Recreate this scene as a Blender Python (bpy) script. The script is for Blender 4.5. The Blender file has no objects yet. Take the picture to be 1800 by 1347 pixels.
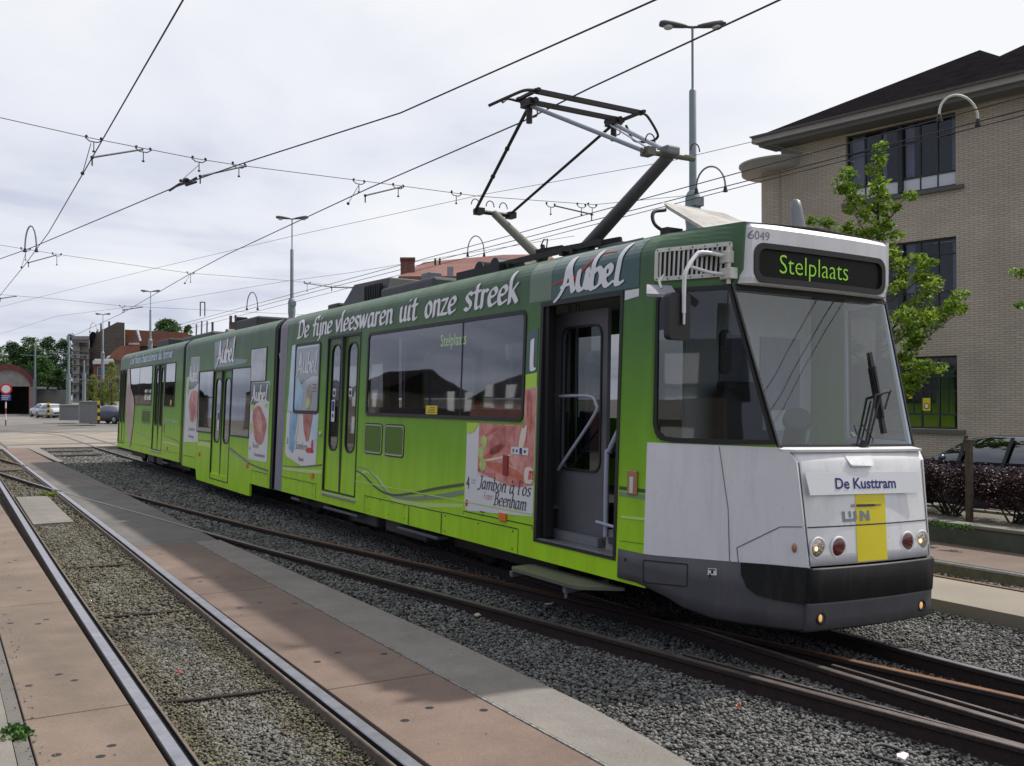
import bpy, math, random
import numpy as np
from mathutils import Vector, Matrix
rnd = random.Random(7)
nrs = np.random.RandomState(5)
scene = bpy.context.scene
COL = scene.collection
# ------------------------------------------------------------ camera
YAW = math.atan2(1020, 1735.0); PITCH = math.atan2(26.5, 1735.0); EYE = 2.0; FPX = 1735.0
cam_d = bpy.data.cameras.new("camera"); cam = bpy.data.objects.new("camera", cam_d); COL.objects.link(cam)
cam.location = (0, 0, EYE); cam.rotation_euler = (math.pi/2 + PITCH, 0, -YAW)
cam_d.sensor_width = 36; cam_d.lens = 36*FPX/1800; cam_d.clip_start = .05; cam_d.clip_end = 3000
scene.camera = cam
# ------------------------------------------------------------ world
SUN_EL, SUN_AZ = math.radians(51), math.radians(90)
w = bpy.data.worlds.new("World"); scene.world = w; w.use_nodes = True
nt = w.node_tree; N = nt.nodes; L = nt.links; N.clear()
out = N.new('ShaderNodeOutputWorld'); bg = N.new('ShaderNodeBackground'); bg.inputs[1].default_value = .1
sky = N.new('ShaderNodeTexSky'); sky.sky_type = 'NISHITA'; sky.sun_disc = False
sky.sun_elevation = SUN_EL; sky.sun_rotation = SUN_AZ; sky.altitude = 10
tc = N.new('ShaderNodeTexCoord')
sep = N.new('ShaderNodeSeparateXYZ'); L.new(tc.outputs['Generated'], sep.inputs[0])
mz = N.new('ShaderNodeMath'); mz.operation = 'MAXIMUM'; mz.inputs[1].default_value = 0.0; L.new(sep.outputs[2], mz.inputs[0])
az = N.new('ShaderNodeMath'); az.operation = 'ADD'; az.inputs[1].default_value = .16; L.new(mz.outputs[0], az.inputs[0])
dx = N.new('ShaderNodeMath'); dx.operation = 'DIVIDE'; L.new(sep.outputs[0], dx.inputs[0]); L.new(az.outputs[0], dx.inputs[1])
dy = N.new('ShaderNodeMath'); dy.operation = 'DIVIDE'; L.new(sep.outputs[1], dy.inputs[0]); L.new(az.outputs[0], dy.inputs[1])
cb = N.new('ShaderNodeCombineXYZ'); L.new(dx.outputs[0], cb.inputs[0]); L.new(dy.outputs[0], cb.inputs[1])
no = N.new('ShaderNodeTexNoise'); no.inputs['Scale'].default_value = .8; no.inputs['Detail'].default_value = 7; no.inputs['Roughness'].default_value = .52; no.inputs['Distortion'].default_value = .35
L.new(cb.outputs[0], no.inputs['Vector'])
# heavier grey cloud away from the sun (west side), brighter veil towards the sun
gx = N.new('ShaderNodeMath'); gx.operation = 'MULTIPLY_ADD'; gx.inputs[1].default_value = .34; gx.inputs[2].default_value = 0; L.new(sep.outputs[0], gx.inputs[0])
gz_ = N.new('ShaderNodeMath'); gz_.operation = 'MULTIPLY_ADD'; gz_.inputs[1].default_value = .30; L.new(sep.outputs[2], gz_.inputs[0]); L.new(gx.outputs[0], gz_.inputs[2])
sm = N.new('ShaderNodeMath'); sm.operation = 'ADD'; L.new(no.outputs[0], sm.inputs[0]); L.new(gz_.outputs[0], sm.inputs[1])
cr = N.new('ShaderNodeValToRGB'); e = cr.color_ramp.elements
e[0].position = .34; e[0].color = (.36, .39, .50, 1); e[1].position = .74; e[1].color = (.97, .98, 1.0, 1)
e2 = e.new(.47); e2.color = (.58, .62, .76, 1); e3 = e.new(.585); e3.color = (.82, .845, .935, 1)
L.new(sm.outputs[0], cr.inputs[0])
sc10 = N.new('ShaderNodeVectorMath'); sc10.operation = 'SCALE'; sc10.inputs['Scale'].default_value = 10.0; L.new(cr.outputs[0], sc10.inputs[0])
mx = N.new('ShaderNodeMix'); mx.data_type = 'RGBA'; mx.inputs[0].default_value = .94
L.new(sky.outputs[0], mx.inputs[6]); L.new(sc10.outputs[0], mx.inputs[7])
L.new(mx.outputs[2], bg.inputs[0]); L.new(bg.outputs[0], out.inputs[0])
# ------------------------------------------------------------ sun
sd = bpy.data.lights.new("sun", 'SUN'); so = bpy.data.objects.new("sun", sd); COL.objects.link(so)
sd.energy = 4.2; sd.angle = math.radians(1.6); sd.color = (1, .955, .89)
so.rotation_euler = (0, math.radians(39), 0); so.location = (40, 5, 60)
scene.view_settings.view_transform = 'Standard'; scene.view_settings.look = 'None'
scene.view_settings.exposure = 0; scene.view_settings.gamma = 1
scene.cycles.max_bounces = 8; scene.cycles.transparent_max_bounces = 24

# ------------------------------------------------------------ view helpers (pixel of the 1800 px photo -> place)
_f0 = np.array([math.sin(YAW), math.cos(YAW), 0]); _r = np.array([math.cos(YAW), -math.sin(YAW), 0]); _u0 = np.array([0, 0, 1.])
_f = _f0*math.cos(PITCH) + _u0*math.sin(PITCH); _u = -_f0*math.sin(PITCH) + _u0*math.cos(PITCH)
def ray(u, v): return FPX*_f + (u-900)*_r - (v-673.5)*_u
def at(u, v, D): return tuple(np.array([0, 0, EYE]) + ray(u, v)*D/FPX)
def gz(u, v, z): d = ray(u, v); return tuple(np.array([0, 0, EYE]) + d*(z-EYE)/d[2])

# ------------------------------------------------------------ materials
def mat(name, col=(.5, .5, .5), rough=.5, metal=0., var=.0, vscale=6., bump=0., bscale=40., coat=0., emit=None, es=1., alpha=None, spec=None, island=0., col2=None, detail=5):
    m = bpy.data.materials.new(name); m.use_nodes = True; t = m.node_tree; n = t.nodes; l = t.links
    b = n['Principled BSDF']; b.inputs['Roughness'].default_value = rough; b.inputs['Metallic'].default_value = metal
    b.inputs['Coat Weight'].default_value = coat; b.inputs['Coat Roughness'].default_value = .06
    if spec is not None: b.inputs['Specular IOR Level'].default_value = spec
    c = n.new('ShaderNodeRGB'); c.outputs[0].default_value = (*col, 1); src = c.outputs[0]
    tcn = n.new('ShaderNodeTexCoord')
    if var > 0 or col2:
        nz = n.new('ShaderNodeTexNoise'); nz.inputs['Scale'].default_value = vscale; nz.inputs['Detail'].default_value = detail; nz.inputs['Roughness'].default_value = .6
        l.new(tcn.outputs['Object'], nz.inputs['Vector'])
        rp = n.new('ShaderNodeMapRange'); rp.inputs[1].default_value = .3; rp.inputs[2].default_value = .7
        l.new(nz.outputs[0], rp.inputs[0])
        mm = n.new('ShaderNodeMix'); mm.data_type = 'RGBA'; l.new(rp.outputs[0], mm.inputs[0])
        c2 = col2 if col2 else tuple(x*(1+var) for x in col); c1 = col if col2 else tuple(x*(1-var) for x in col)
        mm.inputs[6].default_value = (*c1, 1); mm.inputs[7].default_value = (*c2, 1); src = mm.outputs[2]
    if island > 0:
        g = n.new('ShaderNodeNewGeometry'); mr = n.new('ShaderNodeMapRange'); mr.inputs[3].default_value = 1-island; mr.inputs[4].default_value = 1+island
        l.new(g.outputs['Random Per Island'], mr.inputs[0])
        ms = n.new('ShaderNodeVectorMath'); ms.operation = 'SCALE'; l.new(src, ms.inputs[0]); l.new(mr.outputs[0], ms.inputs['Scale']); src = ms.outputs[0]
    l.new(src, b.inputs['Base Color'])
    if bump > 0:
        nb = n.new('ShaderNodeTexNoise'); nb.inputs['Scale'].default_value = bscale; nb.inputs['Detail'].default_value = 6
        l.new(tcn.outputs['Object'], nb.inputs['Vector'])
        bp = n.new('ShaderNodeBump'); bp.inputs['Strength'].default_value = bump; bp.inputs['Distance'].default_value = .02
        l.new(nb.outputs[0], bp.inputs['Height']); l.new(bp.outputs[0], b.inputs['Normal'])
    if emit: b.inputs['Emission Color'].default_value = (*emit, 1); b.inputs['Emission Strength'].default_value = es
    m['_p'] = 1
    return m
def P_(m): return m.node_tree.nodes['Principled BSDF']
def glass(name, tint=(.3, .32, .34), rough=.02, ior=1.5, minr=.0):
    m = bpy.data.materials.new(name); m.use_nodes = True; t = m.node_tree; n = t.nodes; l = t.links; n.clear()
    o = n.new('ShaderNodeOutputMaterial'); tr = n.new('ShaderNodeBsdfTransparent'); tr.inputs[0].default_value = (*tint, 1)
    gl = n.new('ShaderNodeBsdfGlossy'); gl.inputs['Roughness'].default_value = rough; gl.inputs[0].default_value = (.95, .97, 1, 1)
    lw = n.new('ShaderNodeLayerWeight'); lw.inputs[0].default_value = .5; f5 = n.new('ShaderNodeMath'); f5.operation = 'POWER'; f5.inputs[1].default_value = 4.0; l.new(lw.outputs['Facing'], f5.inputs[0])
    fr = n.new('ShaderNodeMath'); fr.operation = 'MULTIPLY_ADD'; r0 = ((ior-1)/(ior+1))**2*1.6; fr.inputs[1].default_value = .9; fr.inputs[2].default_value = r0; l.new(f5.outputs[0], fr.inputs[0])
    ad = n.new('ShaderNodeMath'); ad.operation = 'ADD'; ad.use_clamp = True; ad.inputs[1].default_value = minr; l.new(fr.outputs[0], ad.inputs[0])
    tcn = n.new('ShaderNodeTexCoord'); nb = n.new('ShaderNodeTexNoise'); nb.inputs['Scale'].default_value = 1.3; nb.inputs['Detail'].default_value = 1
    l.new(tcn.outputs['Object'], nb.inputs['Vector']); bp = n.new('ShaderNodeBump'); bp.inputs['Strength'].default_value = .05; bp.inputs['Distance'].default_value = .03
    l.new(nb.outputs[0], bp.inputs['Height']); l.new(bp.outputs[0], gl.inputs['Normal'])
    mi = n.new('ShaderNodeMixShader'); l.new(ad.outputs[0], mi.inputs[0]); l.new(tr.outputs[0], mi.inputs[1]); l.new(gl.outputs[0], mi.inputs[2]); l.new(mi.outputs[0], o.inputs[0])
    return m
def leafmat(name, col, col2, tr=.35, island=.35, vscale=1.5):
    m = mat(name, col, .5, col2=col2, vscale=vscale, island=island, spec=.3)
    t = m.node_tree; n = t.nodes; l = t.links; b = P_(m); o = n['Material Output']
    ts = n.new('ShaderNodeBsdfTranslucent'); lk = b.inputs['Base Color'].links[0].from_socket; l.new(lk, ts.inputs[0])
    mi = n.new('ShaderNodeMixShader'); mi.inputs[0].default_value = tr; l.new(b.outputs[0], mi.inputs[1]); l.new(ts.outputs[0], mi.inputs[2]); l.new(mi.outputs[0], o.inputs[0])
    return m
def rampz(name, stops, rough=.3, coat=.12, dirt=.1):
    """paint whose colour runs up the body (the printed livery)"""
    m = mat(name, (1, 1, 1), rough, coat=coat, spec=.32); t = m.node_tree; n = t.nodes; l = t.links; b = P_(m)
    tcn = n.new('ShaderNodeTexCoord'); sp = n.new('ShaderNodeSeparateXYZ'); l.new(tcn.outputs['Object'], sp.inputs[0])
    mr = n.new('ShaderNodeMapRange'); mr.inputs[1].default_value = 0; mr.inputs[2].default_value = 4; l.new(sp.outputs[2], mr.inputs[0])
    cr = n.new('ShaderNodeValToRGB'); el = cr.color_ramp.elements
    for i, (z, c) in enumerate(stops):
        if i < 2: el[i].position = z/4; el[i].color = (*c, 1)
        else: x = el.new(z/4); x.color = (*c, 1)
    l.new(mr.outputs[0], cr.inputs[0])
    nz = n.new('ShaderNodeTexNoise'); nz.inputs['Scale'].default_value = 2.2; nz.inputs['Detail'].default_value = 8
    mp = n.new('ShaderNodeMapping'); mp.inputs['Scale'].default_value = (3, 3, .6); l.new(tcn.outputs['Object'], mp.inputs[0]); l.new(mp.outputs[0], nz.inputs[0])
    m2 = n.new('ShaderNodeMapRange'); m2.inputs[1].default_value = .3; m2.inputs[2].default_value = .7; m2.inputs[3].default_value = 1-dirt; m2.inputs[4].default_value = 1+dirt*.5; l.new(nz.outputs[0], m2.inputs[0])
    vs = n.new('ShaderNodeVectorMath'); vs.operation = 'SCALE'; l.new(cr.outputs[0], vs.inputs[0]); l.new(m2.outputs[0], vs.inputs['Scale']); l.new(vs.outputs[0], b.inputs['Base Color'])
    n2 = n.new('ShaderNodeTexNoise'); n2.inputs['Scale'].default_value = 1.6; l.new(tcn.outputs['Object'], n2.inputs[0])
    bp = n.new('ShaderNodeBump'); bp.inputs['Strength'].default_value = .12; bp.inputs['Distance'].default_value = .02; l.new(n2.outputs[0], bp.inputs['Height']); l.new(bp.outputs[0], b.inputs['Normal']); l.new(bp.outputs[0], b.inputs['Coat Normal'])
    return m
M = {}
M['green'] = rampz('livery_green', [(.3, (.44, .78, .006)), (.95, (.34, .64, .008)), (1.35, (.22, .49, .008)), (2.0, (.125, .32, .016)), (2.6, (.066, .185, .032)), (3.1, (.058, .125, .055)), (3.4, (.065, .14, .07))])
M['white_paint'] = mat('white_paint', (.72, .72, .735), .32, var=.03, vscale=3, coat=.3)
M['cream_metal'] = mat('cream_metal', (.62, .62, .56), .4, var=.06, vscale=9)
M['skirt_grey'] = mat('skirt_grey', (.068, .068, .078), .42, var=.12, vscale=4)
M['bumper_black'] = mat('bumper_black', (.010, .011, .012), .38, var=.25, vscale=3, spec=.28)
M['rubber'] = mat('rubber', (.012, .012, .013), .5)
M['black'] = mat('black', (.008, .008, .009), .6)
M['dark_grey'] = mat('dark_grey', (.04, .04, .042), .6, var=.25, vscale=5)
M['trim_grey'] = mat('trim_grey', (.26, .25, .30), .5, var=.1)
M['mid_grey'] = mat('mid_grey', (.155, .16, .175), .45, var=.07)
M['interior'] = mat('interior', (.22, .22, .22), .6, var=.08)
M['floor'] = mat('floor', (.07, .07, .075), .7, var=.2, vscale=12)
M['steel'] = mat('steel', (.55, .56, .58), .3, metal=1, var=.1, vscale=14)
M['alu'] = mat('checker_aluminium', (.5, .5, .52), .38, metal=.9, var=.3, vscale=45, bump=.6, bscale=60)
M['pole_paint'] = mat('grey_blue_tube', (.38, .40, .50), .35)
M['seat'] = mat('seat', (.05, .07, .12), .8, var=.3, vscale=30)
M['glass'] = glass('tram_window_glass', (.34, .35, .38), minr=.06)
M['wsglass'] = glass('windshield_glass', (.80, .89, .94), minr=.015, ior=1.55)
M['cabglass'] = glass('cab_side_glass', (.30, .33, .33), minr=.01)
M['clear'] = glass('clear_glass', (.8, .8, .8), minr=.08)
M['bglass'] = glass('building_glass', (.52, .53, .58), minr=.0)
M['orange'] = mat('orange_lens', (.75, .16, .01), .25, coat=.5)
M['amber'] = mat('amber_lens', (.35, .17, .07), .25, coat=.5)
M['red_lens'] = mat('red_lens', (.10, .003, .004), .2, coat=.8)
M['red'] = mat('red_paint', (.6, .02, .02), .4)
M['maroon'] = mat('maroon', (.25, .02, .02), .4)
M['yellow'] = mat('yellow_vinyl', (.68, .56, .0), .35, var=.03)
M['navy'] = mat('navy_ink', (.02, .02, .16), .5)
M['logo_grey'] = mat('logo_grey', (.20, .21, .27), .45)
M['ink'] = mat('black_ink', (.03, .03, .04), .5)
M['white_vinyl'] = mat('white_vinyl', (.72, .73, .75), .35, coat=.2)
M['letter_white'] = mat('letter_white', (.80, .80, .82), .35, coat=.2)
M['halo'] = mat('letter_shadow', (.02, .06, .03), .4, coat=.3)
M['teal'] = mat('dark_teal_vinyl', (.022, .085, .075), .3, coat=.4, var=.12, vscale=1.2)
M['lime'] = mat('lime_vinyl', (.45, .72, .05), .3, coat=.3)
M['lime_pale'] = mat('pale_lime_vinyl', (.50, .72, .20), .3, coat=.3)
M['wave_dark'] = mat('dark_wave_vinyl', (.012, .05, .028), .3, coat=.3)
M['wave_grey'] = mat('grey_wave_vinyl', (.17, .26, .16), .3, coat=.3)
M['led'] = mat('led_green', (.05, .1, .01), .4, emit=(.20, .46, .015), es=.8)
M['leddim'] = mat('led_dim', (.1, .15, .03), .4, emit=(.36, .55, .08), es=1.1)
M['warm'] = mat('lit_bulb', (1, .8, .5), .3, emit=(1, .72, .35), es=1.3)
M['lens'] = mat('headlight_reflector', (.50, .45, .38), .15, metal=.85, bump=.4, bscale=40)
M['rust'] = mat('rusty_steel', (.014, .009, .008), .75, col2=(.036, .019, .014), vscale=16, bump=.3, bscale=70)
M['rusto'] = mat('orange_rust_steel', (.22, .085, .02), .6, col2=(.12, .05, .02), vscale=10)
M['railtop'] = mat('rail_head_steel', (.17, .145, .135), .42, metal=.6, var=.3, vscale=9)
M['railshine'] = mat('polished_rail_head', (.30, .30, .335), .36, metal=.7, var=.2, vscale=7)
M['green_tube'] = mat('old_green_tube', (.12, .12, .09), .5, var=.15)
M['arm_light'] = mat('light_blue_grey_tube', (.27, .31, .36), .4)
M['arm_dark'] = mat('dark_tube', (.022, .018, .016), .55)
M['arm_grey'] = mat('slate_tube', (.085, .08, .09), .5, var=.1)
M['wire'] = mat('wire', (.03, .03, .035), .5, metal=.3)
M['galv'] = mat('galvanised_blue_grey', (.20, .24, .26), .5, var=.1, vscale=3)
M['radome'] = mat('weathered_grp', (.40, .38, .35), .55, var=.12, vscale=5)
M['ham'] = mat('ham_print', (.46, .07, .08), .35, col2=(.80, .42, .36), vscale=5, detail=5, coat=.1)
M['ham2'] = mat('ham_print_dark', (.32, .04, .05), .35, col2=(.62, .24, .20), vscale=7, detail=3, coat=.2)
M['hamred'] = mat('ham_print_red', (.55, .06, .04), .35, col2=(.60, .20, .12), vscale=5, coat=.2)
M['fat'] = mat('ham_fat_print', (.78, .66, .50), .35, col2=(.80, .72, .62), vscale=6, coat=.2)
M['grape'] = mat('grape_print', (.38, .50, .08), .35, col2=(.62, .70, .30), vscale=14, coat=.2)
M['blue_print'] = mat('blue_print', (.12, .34, .58), .35, col2=(.45, .68, .85), vscale=1.6, detail=2, coat=.2)
M['skyblue'] = mat('pale_blue_print', (.42, .62, .78), .35, col2=(.68, .8, .88), vscale=2.5, coat=.2)
M['pinkfig'] = mat('pink_print', (.42, .22, .22), .35, col2=(.5, .36, .3), vscale=1.8, detail=2, coat=.2)

def grime(k, am=.14, dark=(.10, .085, .07), zs=(5, 5, .7), thr=.56):
    m = M[k]; t = m.node_tree; n = t.nodes; l = t.links; b = P_(m); src = b.inputs['Base Color'].links[0].from_socket; tcn = n.new('ShaderNodeTexCoord'); mp = n.new('ShaderNodeMapping'); mp.inputs['Scale'].default_value = zs
    nz = n.new('ShaderNodeTexNoise'); nz.inputs['Scale'].default_value = 1.6; nz.inputs['Detail'].default_value = 9; nz.inputs['Roughness'].default_value = .7; l.new(tcn.outputs['Object'], mp.inputs[0]); l.new(mp.outputs[0], nz.inputs[0])
    mr = n.new('ShaderNodeMapRange'); mr.inputs[1].default_value = thr-.08; mr.inputs[2].default_value = thr+.16; mr.inputs[4].default_value = am; l.new(nz.outputs[0], mr.inputs[0])
    n2 = n.new('ShaderNodeTexNoise'); n2.inputs['Scale'].default_value = 38; n2.inputs['Detail'].default_value = 4; l.new(tcn.outputs['Object'], n2.inputs[0]); m3 = n.new('ShaderNodeMapRange'); m3.inputs[1].default_value = .66; m3.inputs[2].default_value = .74; m3.inputs[4].default_value = am*1.6; l.new(n2.outputs[0], m3.inputs[0])
    ad = n.new('ShaderNodeMath'); ad.operation = 'ADD'; l.new(mr.outputs[0], ad.inputs[0]); l.new(m3.outputs[0], ad.inputs[1])
    mx_ = n.new('ShaderNodeMix'); mx_.data_type = 'RGBA'; l.new(ad.outputs[0], mx_.inputs[0]); l.new(src, mx_.inputs[6]); mx_.inputs[7].default_value = (*dark, 1); l.new(mx_.outputs[2], b.inputs['Base Color'])
    r2 = n.new('ShaderNodeMapRange'); r2.inputs[3].default_value = b.inputs['Roughness'].default_value; r2.inputs[4].default_value = min(1, b.inputs['Roughness'].default_value+.35); l.new(nz.outputs[0], r2.inputs[0]); l.new(r2.outputs[0], b.inputs['Roughness'])
grime('white_paint', .16); grime('skirt_grey', .35, (.13, .11, .09)); grime('bumper_black', .3, (.09, .08, .07)); grime('green', .10, (.09, .09, .05), (2.2, 2.2, .5)); grime('cream_metal', .3); grime('radome', .35, (.12, .11, .09), (6, 6, 6)); grime('trim_grey', .3)
# ------------------------------------------------------------ mesh builder
ORG = {}
class MB:
    def __init__(s): s.v = []; s.f = []; s.m = []; s.sm = []
    def add(s, vs, fs, mi=0, smooth=False):
        k = len(s.v); s.v.extend([tuple(float(c) for c in p) for p in vs])
        for f in fs: s.f.append([i+k for i in f]); s.m.append(mi); s.sm.append(smooth)
        return s
    def box(s, x0, x1, y0, y1, z0, z1, mi=0):
        v = [(x0, y0, z0), (x1, y0, z0), (x1, y1, z0), (x0, y1, z0), (x0, y0, z1), (x1, y0, z1), (x1, y1, z1), (x0, y1, z1)]
        return s.add(v, [(0, 3, 2, 1), (4, 5, 6, 7), (0, 1, 5, 4), (1, 2, 6, 5), (2, 3, 7, 6), (3, 0, 4, 7)], mi)
    def hexa(s, b, t, mi=0):
        return s.add(list(b)+list(t), [(0, 3, 2, 1), (4, 5, 6, 7), (0, 1, 5, 4), (1, 2, 6, 5), (2, 3, 7, 6), (3, 0, 4, 7)], mi)
    def bar(s, p, q, wd, ht, mi=0, up=(0, 0, 1)):
        p = Vector(p); q = Vector(q); d = (q-p).normalized(); up = Vector(up)
        if abs(d.dot(up)) > .98: up = Vector((1, 0, 0))
        a = d.cross(up).normalized()*wd/2; b = a.normalized().cross(d).normalized()*ht/2
        return s.hexa([p-a-b, p+a-b, q+a-b, q-a-b], [p-a+b, p+a+b, q+a+b, q-a+b], mi)
    def tube(s, pts, r, n=8, mi=0, cap=True, smooth=True):
        pts = [Vector(p) for p in pts]; k = len(pts); rs = r if isinstance(r, (list, tuple)) else [r]*k
        rings = []; prev = None
        for i, p in enumerate(pts):
            d = (pts[min(i+1, k-1)]-pts[max(i-1, 0)])
            if d.length < 1e-9: d = Vector((0, 0, 1))
            d.normalize()
            if prev is None:
                a = d.cross(Vector((0, 0, 1)) if abs(d.z) < .9 else Vector((1, 0, 0))).normalized()
            else:
                a = (prev-d*prev.dot(d)).normalized()
            prev = a; b = d.cross(a)
            rings.append([p+(a*math.cos(t)+b*math.sin(t))*rs[i] for t in [2*math.pi*j/n for j in range(n)]])
        vs = [x for rg in rings for x in rg]; fs = []
        for i in range(k-1):
            for j in range(n): fs.append((i*n+j, i*n+(j+1) % n, (i+1)*n+(j+1) % n, (i+1)*n+j))
        s.add(vs, fs, mi, smooth)
        if cap: s.add(rings[0], [tuple(range(n))[::-1]], mi); s.add(rings[-1], [tuple(range(n))], mi)
        return s
    def cyl(s, p, q, r0, r1=None, n=12, mi=0, smooth=True): return s.tube([p, q], [r0, r0 if r1 is None else r1], n, mi, True, smooth)
    def lathe(s, c, prof, n=16, mi=0, axis='z'):
        vs = []; k = len(prof)
        for r, h in prof:
            for j in range(n):
                t = 2*math.pi*j/n
                if axis == 'z': vs.append((c[0]+r*math.cos(t), c[1]+r*math.sin(t), c[2]+h))
                elif axis == 'y': vs.append((c[0]+r*math.cos(t), c[1]+h, c[2]+r*math.sin(t)))
                else: vs.append((c[0]+h, c[1]+r*math.cos(t), c[2]+r*math.sin(t)))
        fs = [(i*n+j, i*n+(j+1) % n, (i+1)*n+(j+1) % n, (i+1)*n+j) for i in range(k-1) for j in range(n)]
        return s.add(vs, fs, mi, True)
    def ball(s, c, r, n=10, mi=0, sc=(1, 1, 1)):
        k = max(4, n//2); vs = []; fs = []
        for i in range(k+1):
            ph = math.pi*i/k
            for j in range(n):
                t = 2*math.pi*j/n; vs.append((c[0]+r*sc[0]*math.sin(ph)*math.cos(t), c[1]+r*sc[1]*math.sin(ph)*math.sin(t), c[2]+r*sc[2]*math.cos(ph)))
        for i in range(k):
            for j in range(n): fs.append((i*n+j, (i+1)*n+j, (i+1)*n+(j+1) % n, i*n+(j+1) % n))
        return s.add(vs, fs, mi, True)
    def prism(s, poly, a, b, mi=0, smooth=False):
        """poly: list of 3-D points; a,b: offset vectors of the two caps"""
        a = Vector(a); b = Vector(b); n = len(poly); p = [Vector(x) for x in poly]
        s.add([x+a for x in p]+[x+b for x in p], [tuple(range(n))[::-1], tuple(range(n, 2*n))], mi)
        s.add([x+a for x in p]+[x+b for x in p], [(i, (i+1) % n, n+(i+1) % n, n+i) for i in range(n)], mi, smooth)
        return s
    def grid(s, us, vs_, fn, mi=0, skip=None, smooth=False, flip=False):
        nv = len(vs_); pts = [fn(a, b) for a in us for b in vs_]; fs = []
        for i in range(len(us)-1):
            for j in range(nv-1):
                if skip and skip((us[i]+us[i+1])/2, (vs_[j]+vs_[j+1])/2): continue
                q = (i*nv+j, i*nv+j+1, (i+1)*nv+j+1, (i+1)*nv+j); fs.append(q[::-1] if flip else q)
        return s.add(pts, fs, mi, smooth)
    def build(s, name, mats, parent=None, smooth=False, bevel=0, solid=0, weld=False, label=None):
        if not isinstance(mats, (list, tuple)): mats = [mats]
        me = bpy.data.meshes.new(name)
        org = Vector((0, 0, 0)); pr = parent
        if parent is not None: org = ORG.get(parent.name, org)
        vs = [(a[0]-org[0], a[1]-org[1], a[2]-org[2]) for a in s.v]
        me.from_pydata(vs, [], s.f)
        for m_ in mats: me.materials.append(M[m_] if isinstance(m_, str) else m_)
        me.polygons.foreach_set('material_index', s.m)
        me.polygons.foreach_set('use_smooth', [smooth or x for x in s.sm]); me.update()
        o = bpy.data.objects.new(name, me); COL.objects.link(o)
        if parent is not None: o.parent = parent; ORG[o.name] = org
        if weld:
            x = o.modifiers.new('w', 'WELD'); x.merge_threshold = .0005
        if solid:
            x = o.modifiers.new('s', 'SOLIDIFY'); x.thickness = solid; x.offset = -1
        if bevel:
            x = o.modifiers.new('b', 'BEVEL'); x.width = bevel; x.segments = 2; x.limit_method = 'ANGLE'; x.angle_limit = math.radians(40)
        if label: o['label'] = label
        return o
def tag(o, label=None, cat=None, group=None, kind=None):
    if label: o['label'] = label
    if cat: o['category'] = cat
    if group: o['group'] = group
    if kind: o['kind'] = kind
    return o
def thing(name, loc, label, cat, group=None):
    o = bpy.data.objects.new(name, None); COL.objects.link(o); o.location = loc; o.empty_display_size = .3
    ORG[o.name] = Vector(loc); return tag(o, label, cat, group)
def struct(o): o['kind'] = 'structure'; return o
def rebase(o):
    """put a one-mesh thing's origin at its base"""
    me = o.data; n = len(me.vertices); co = np.empty(n*3, np.float32); me.vertices.foreach_get('co', co); co = co.reshape(-1, 3)
    c = np.array([(co[:, 0].min()+co[:, 0].max())/2, (co[:, 1].min()+co[:, 1].max())/2, co[:, 2].min()]); co -= c
    me.vertices.foreach_set('co', co.ravel()); o.location = tuple(float(x) for x in c); return o
def copy_tree(o, parent=None):
    c = o.copy(); COL.objects.link(c)
    if parent is not None: c.parent = parent
    for ch in [x for x in o.children]: copy_tree(ch, c)
    return c
def relabel(o, label, loc=None, rz=None, group=None):
    o['label'] = label
    if loc is not None: o.location = loc
    if rz is not None: o.rotation_euler[2] = rz
    if group: o['group'] = group
    return o
def smoothline(pts, k=8):
    P = [np.array(p, float) for p in pts]; P = [2*P[0]-P[1]]+P+[2*P[-1]-P[-2]]; o = []
    for i in range(1, len(P)-2):
        a, b, c, d = P[i-1:i+3]
        for j in range(k):
            t = j/k; o.append(.5*((2*b)+(-a+c)*t+(2*a-5*b+4*c-d)*t*t+(-a+3*b-3*c+d)*t**3))
    o.append(P[-2]); return o

# ------------------------------------------------------------ 2-D field -> flat mesh (lettering and printed shapes)
def field_mesh(fn, x0, x1, y0, y1, st):
    xs = np.arange(x0, x1+st, st); ys = np.arange(y0, y1+st, st); X, Y = np.meshgrid(xs, ys, indexing='ij'); F = fn(X, Y)
    V = []; idx = {}; Fc = []
    def key(k, p):
        if k not in idx: idx[k] = len(V); V.append(p)
        return idx[k]
    I, J = np.where((F[:-1, :-1] > 0) | (F[1:, :-1] > 0) | (F[1:, 1:] > 0) | (F[:-1, 1:] > 0))
    for i, j in zip(I.tolist(), J.tolist()):
        c = [(i, j), (i+1, j), (i+1, j+1), (i, j+1)]; pl = []
        for k in range(4):
            a = c[k]; b = c[(k+1) % 4]; fa = F[a]; fb = F[b]
            if fa > 0: pl.append(key(a, (xs[a[0]], ys[a[1]])))
            if (fa > 0) != (fb > 0):
                t = fa/(fa-fb); ek = (min(a, b), max(a, b))
                pl.append(key(ek, (xs[a[0]]+(xs[b[0]]-xs[a[0]])*t, ys[a[1]]+(ys[b[1]]-ys[a[1]])*t)))
        if len(pl) >= 3: Fc.append(pl)
    return V, Fc
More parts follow.
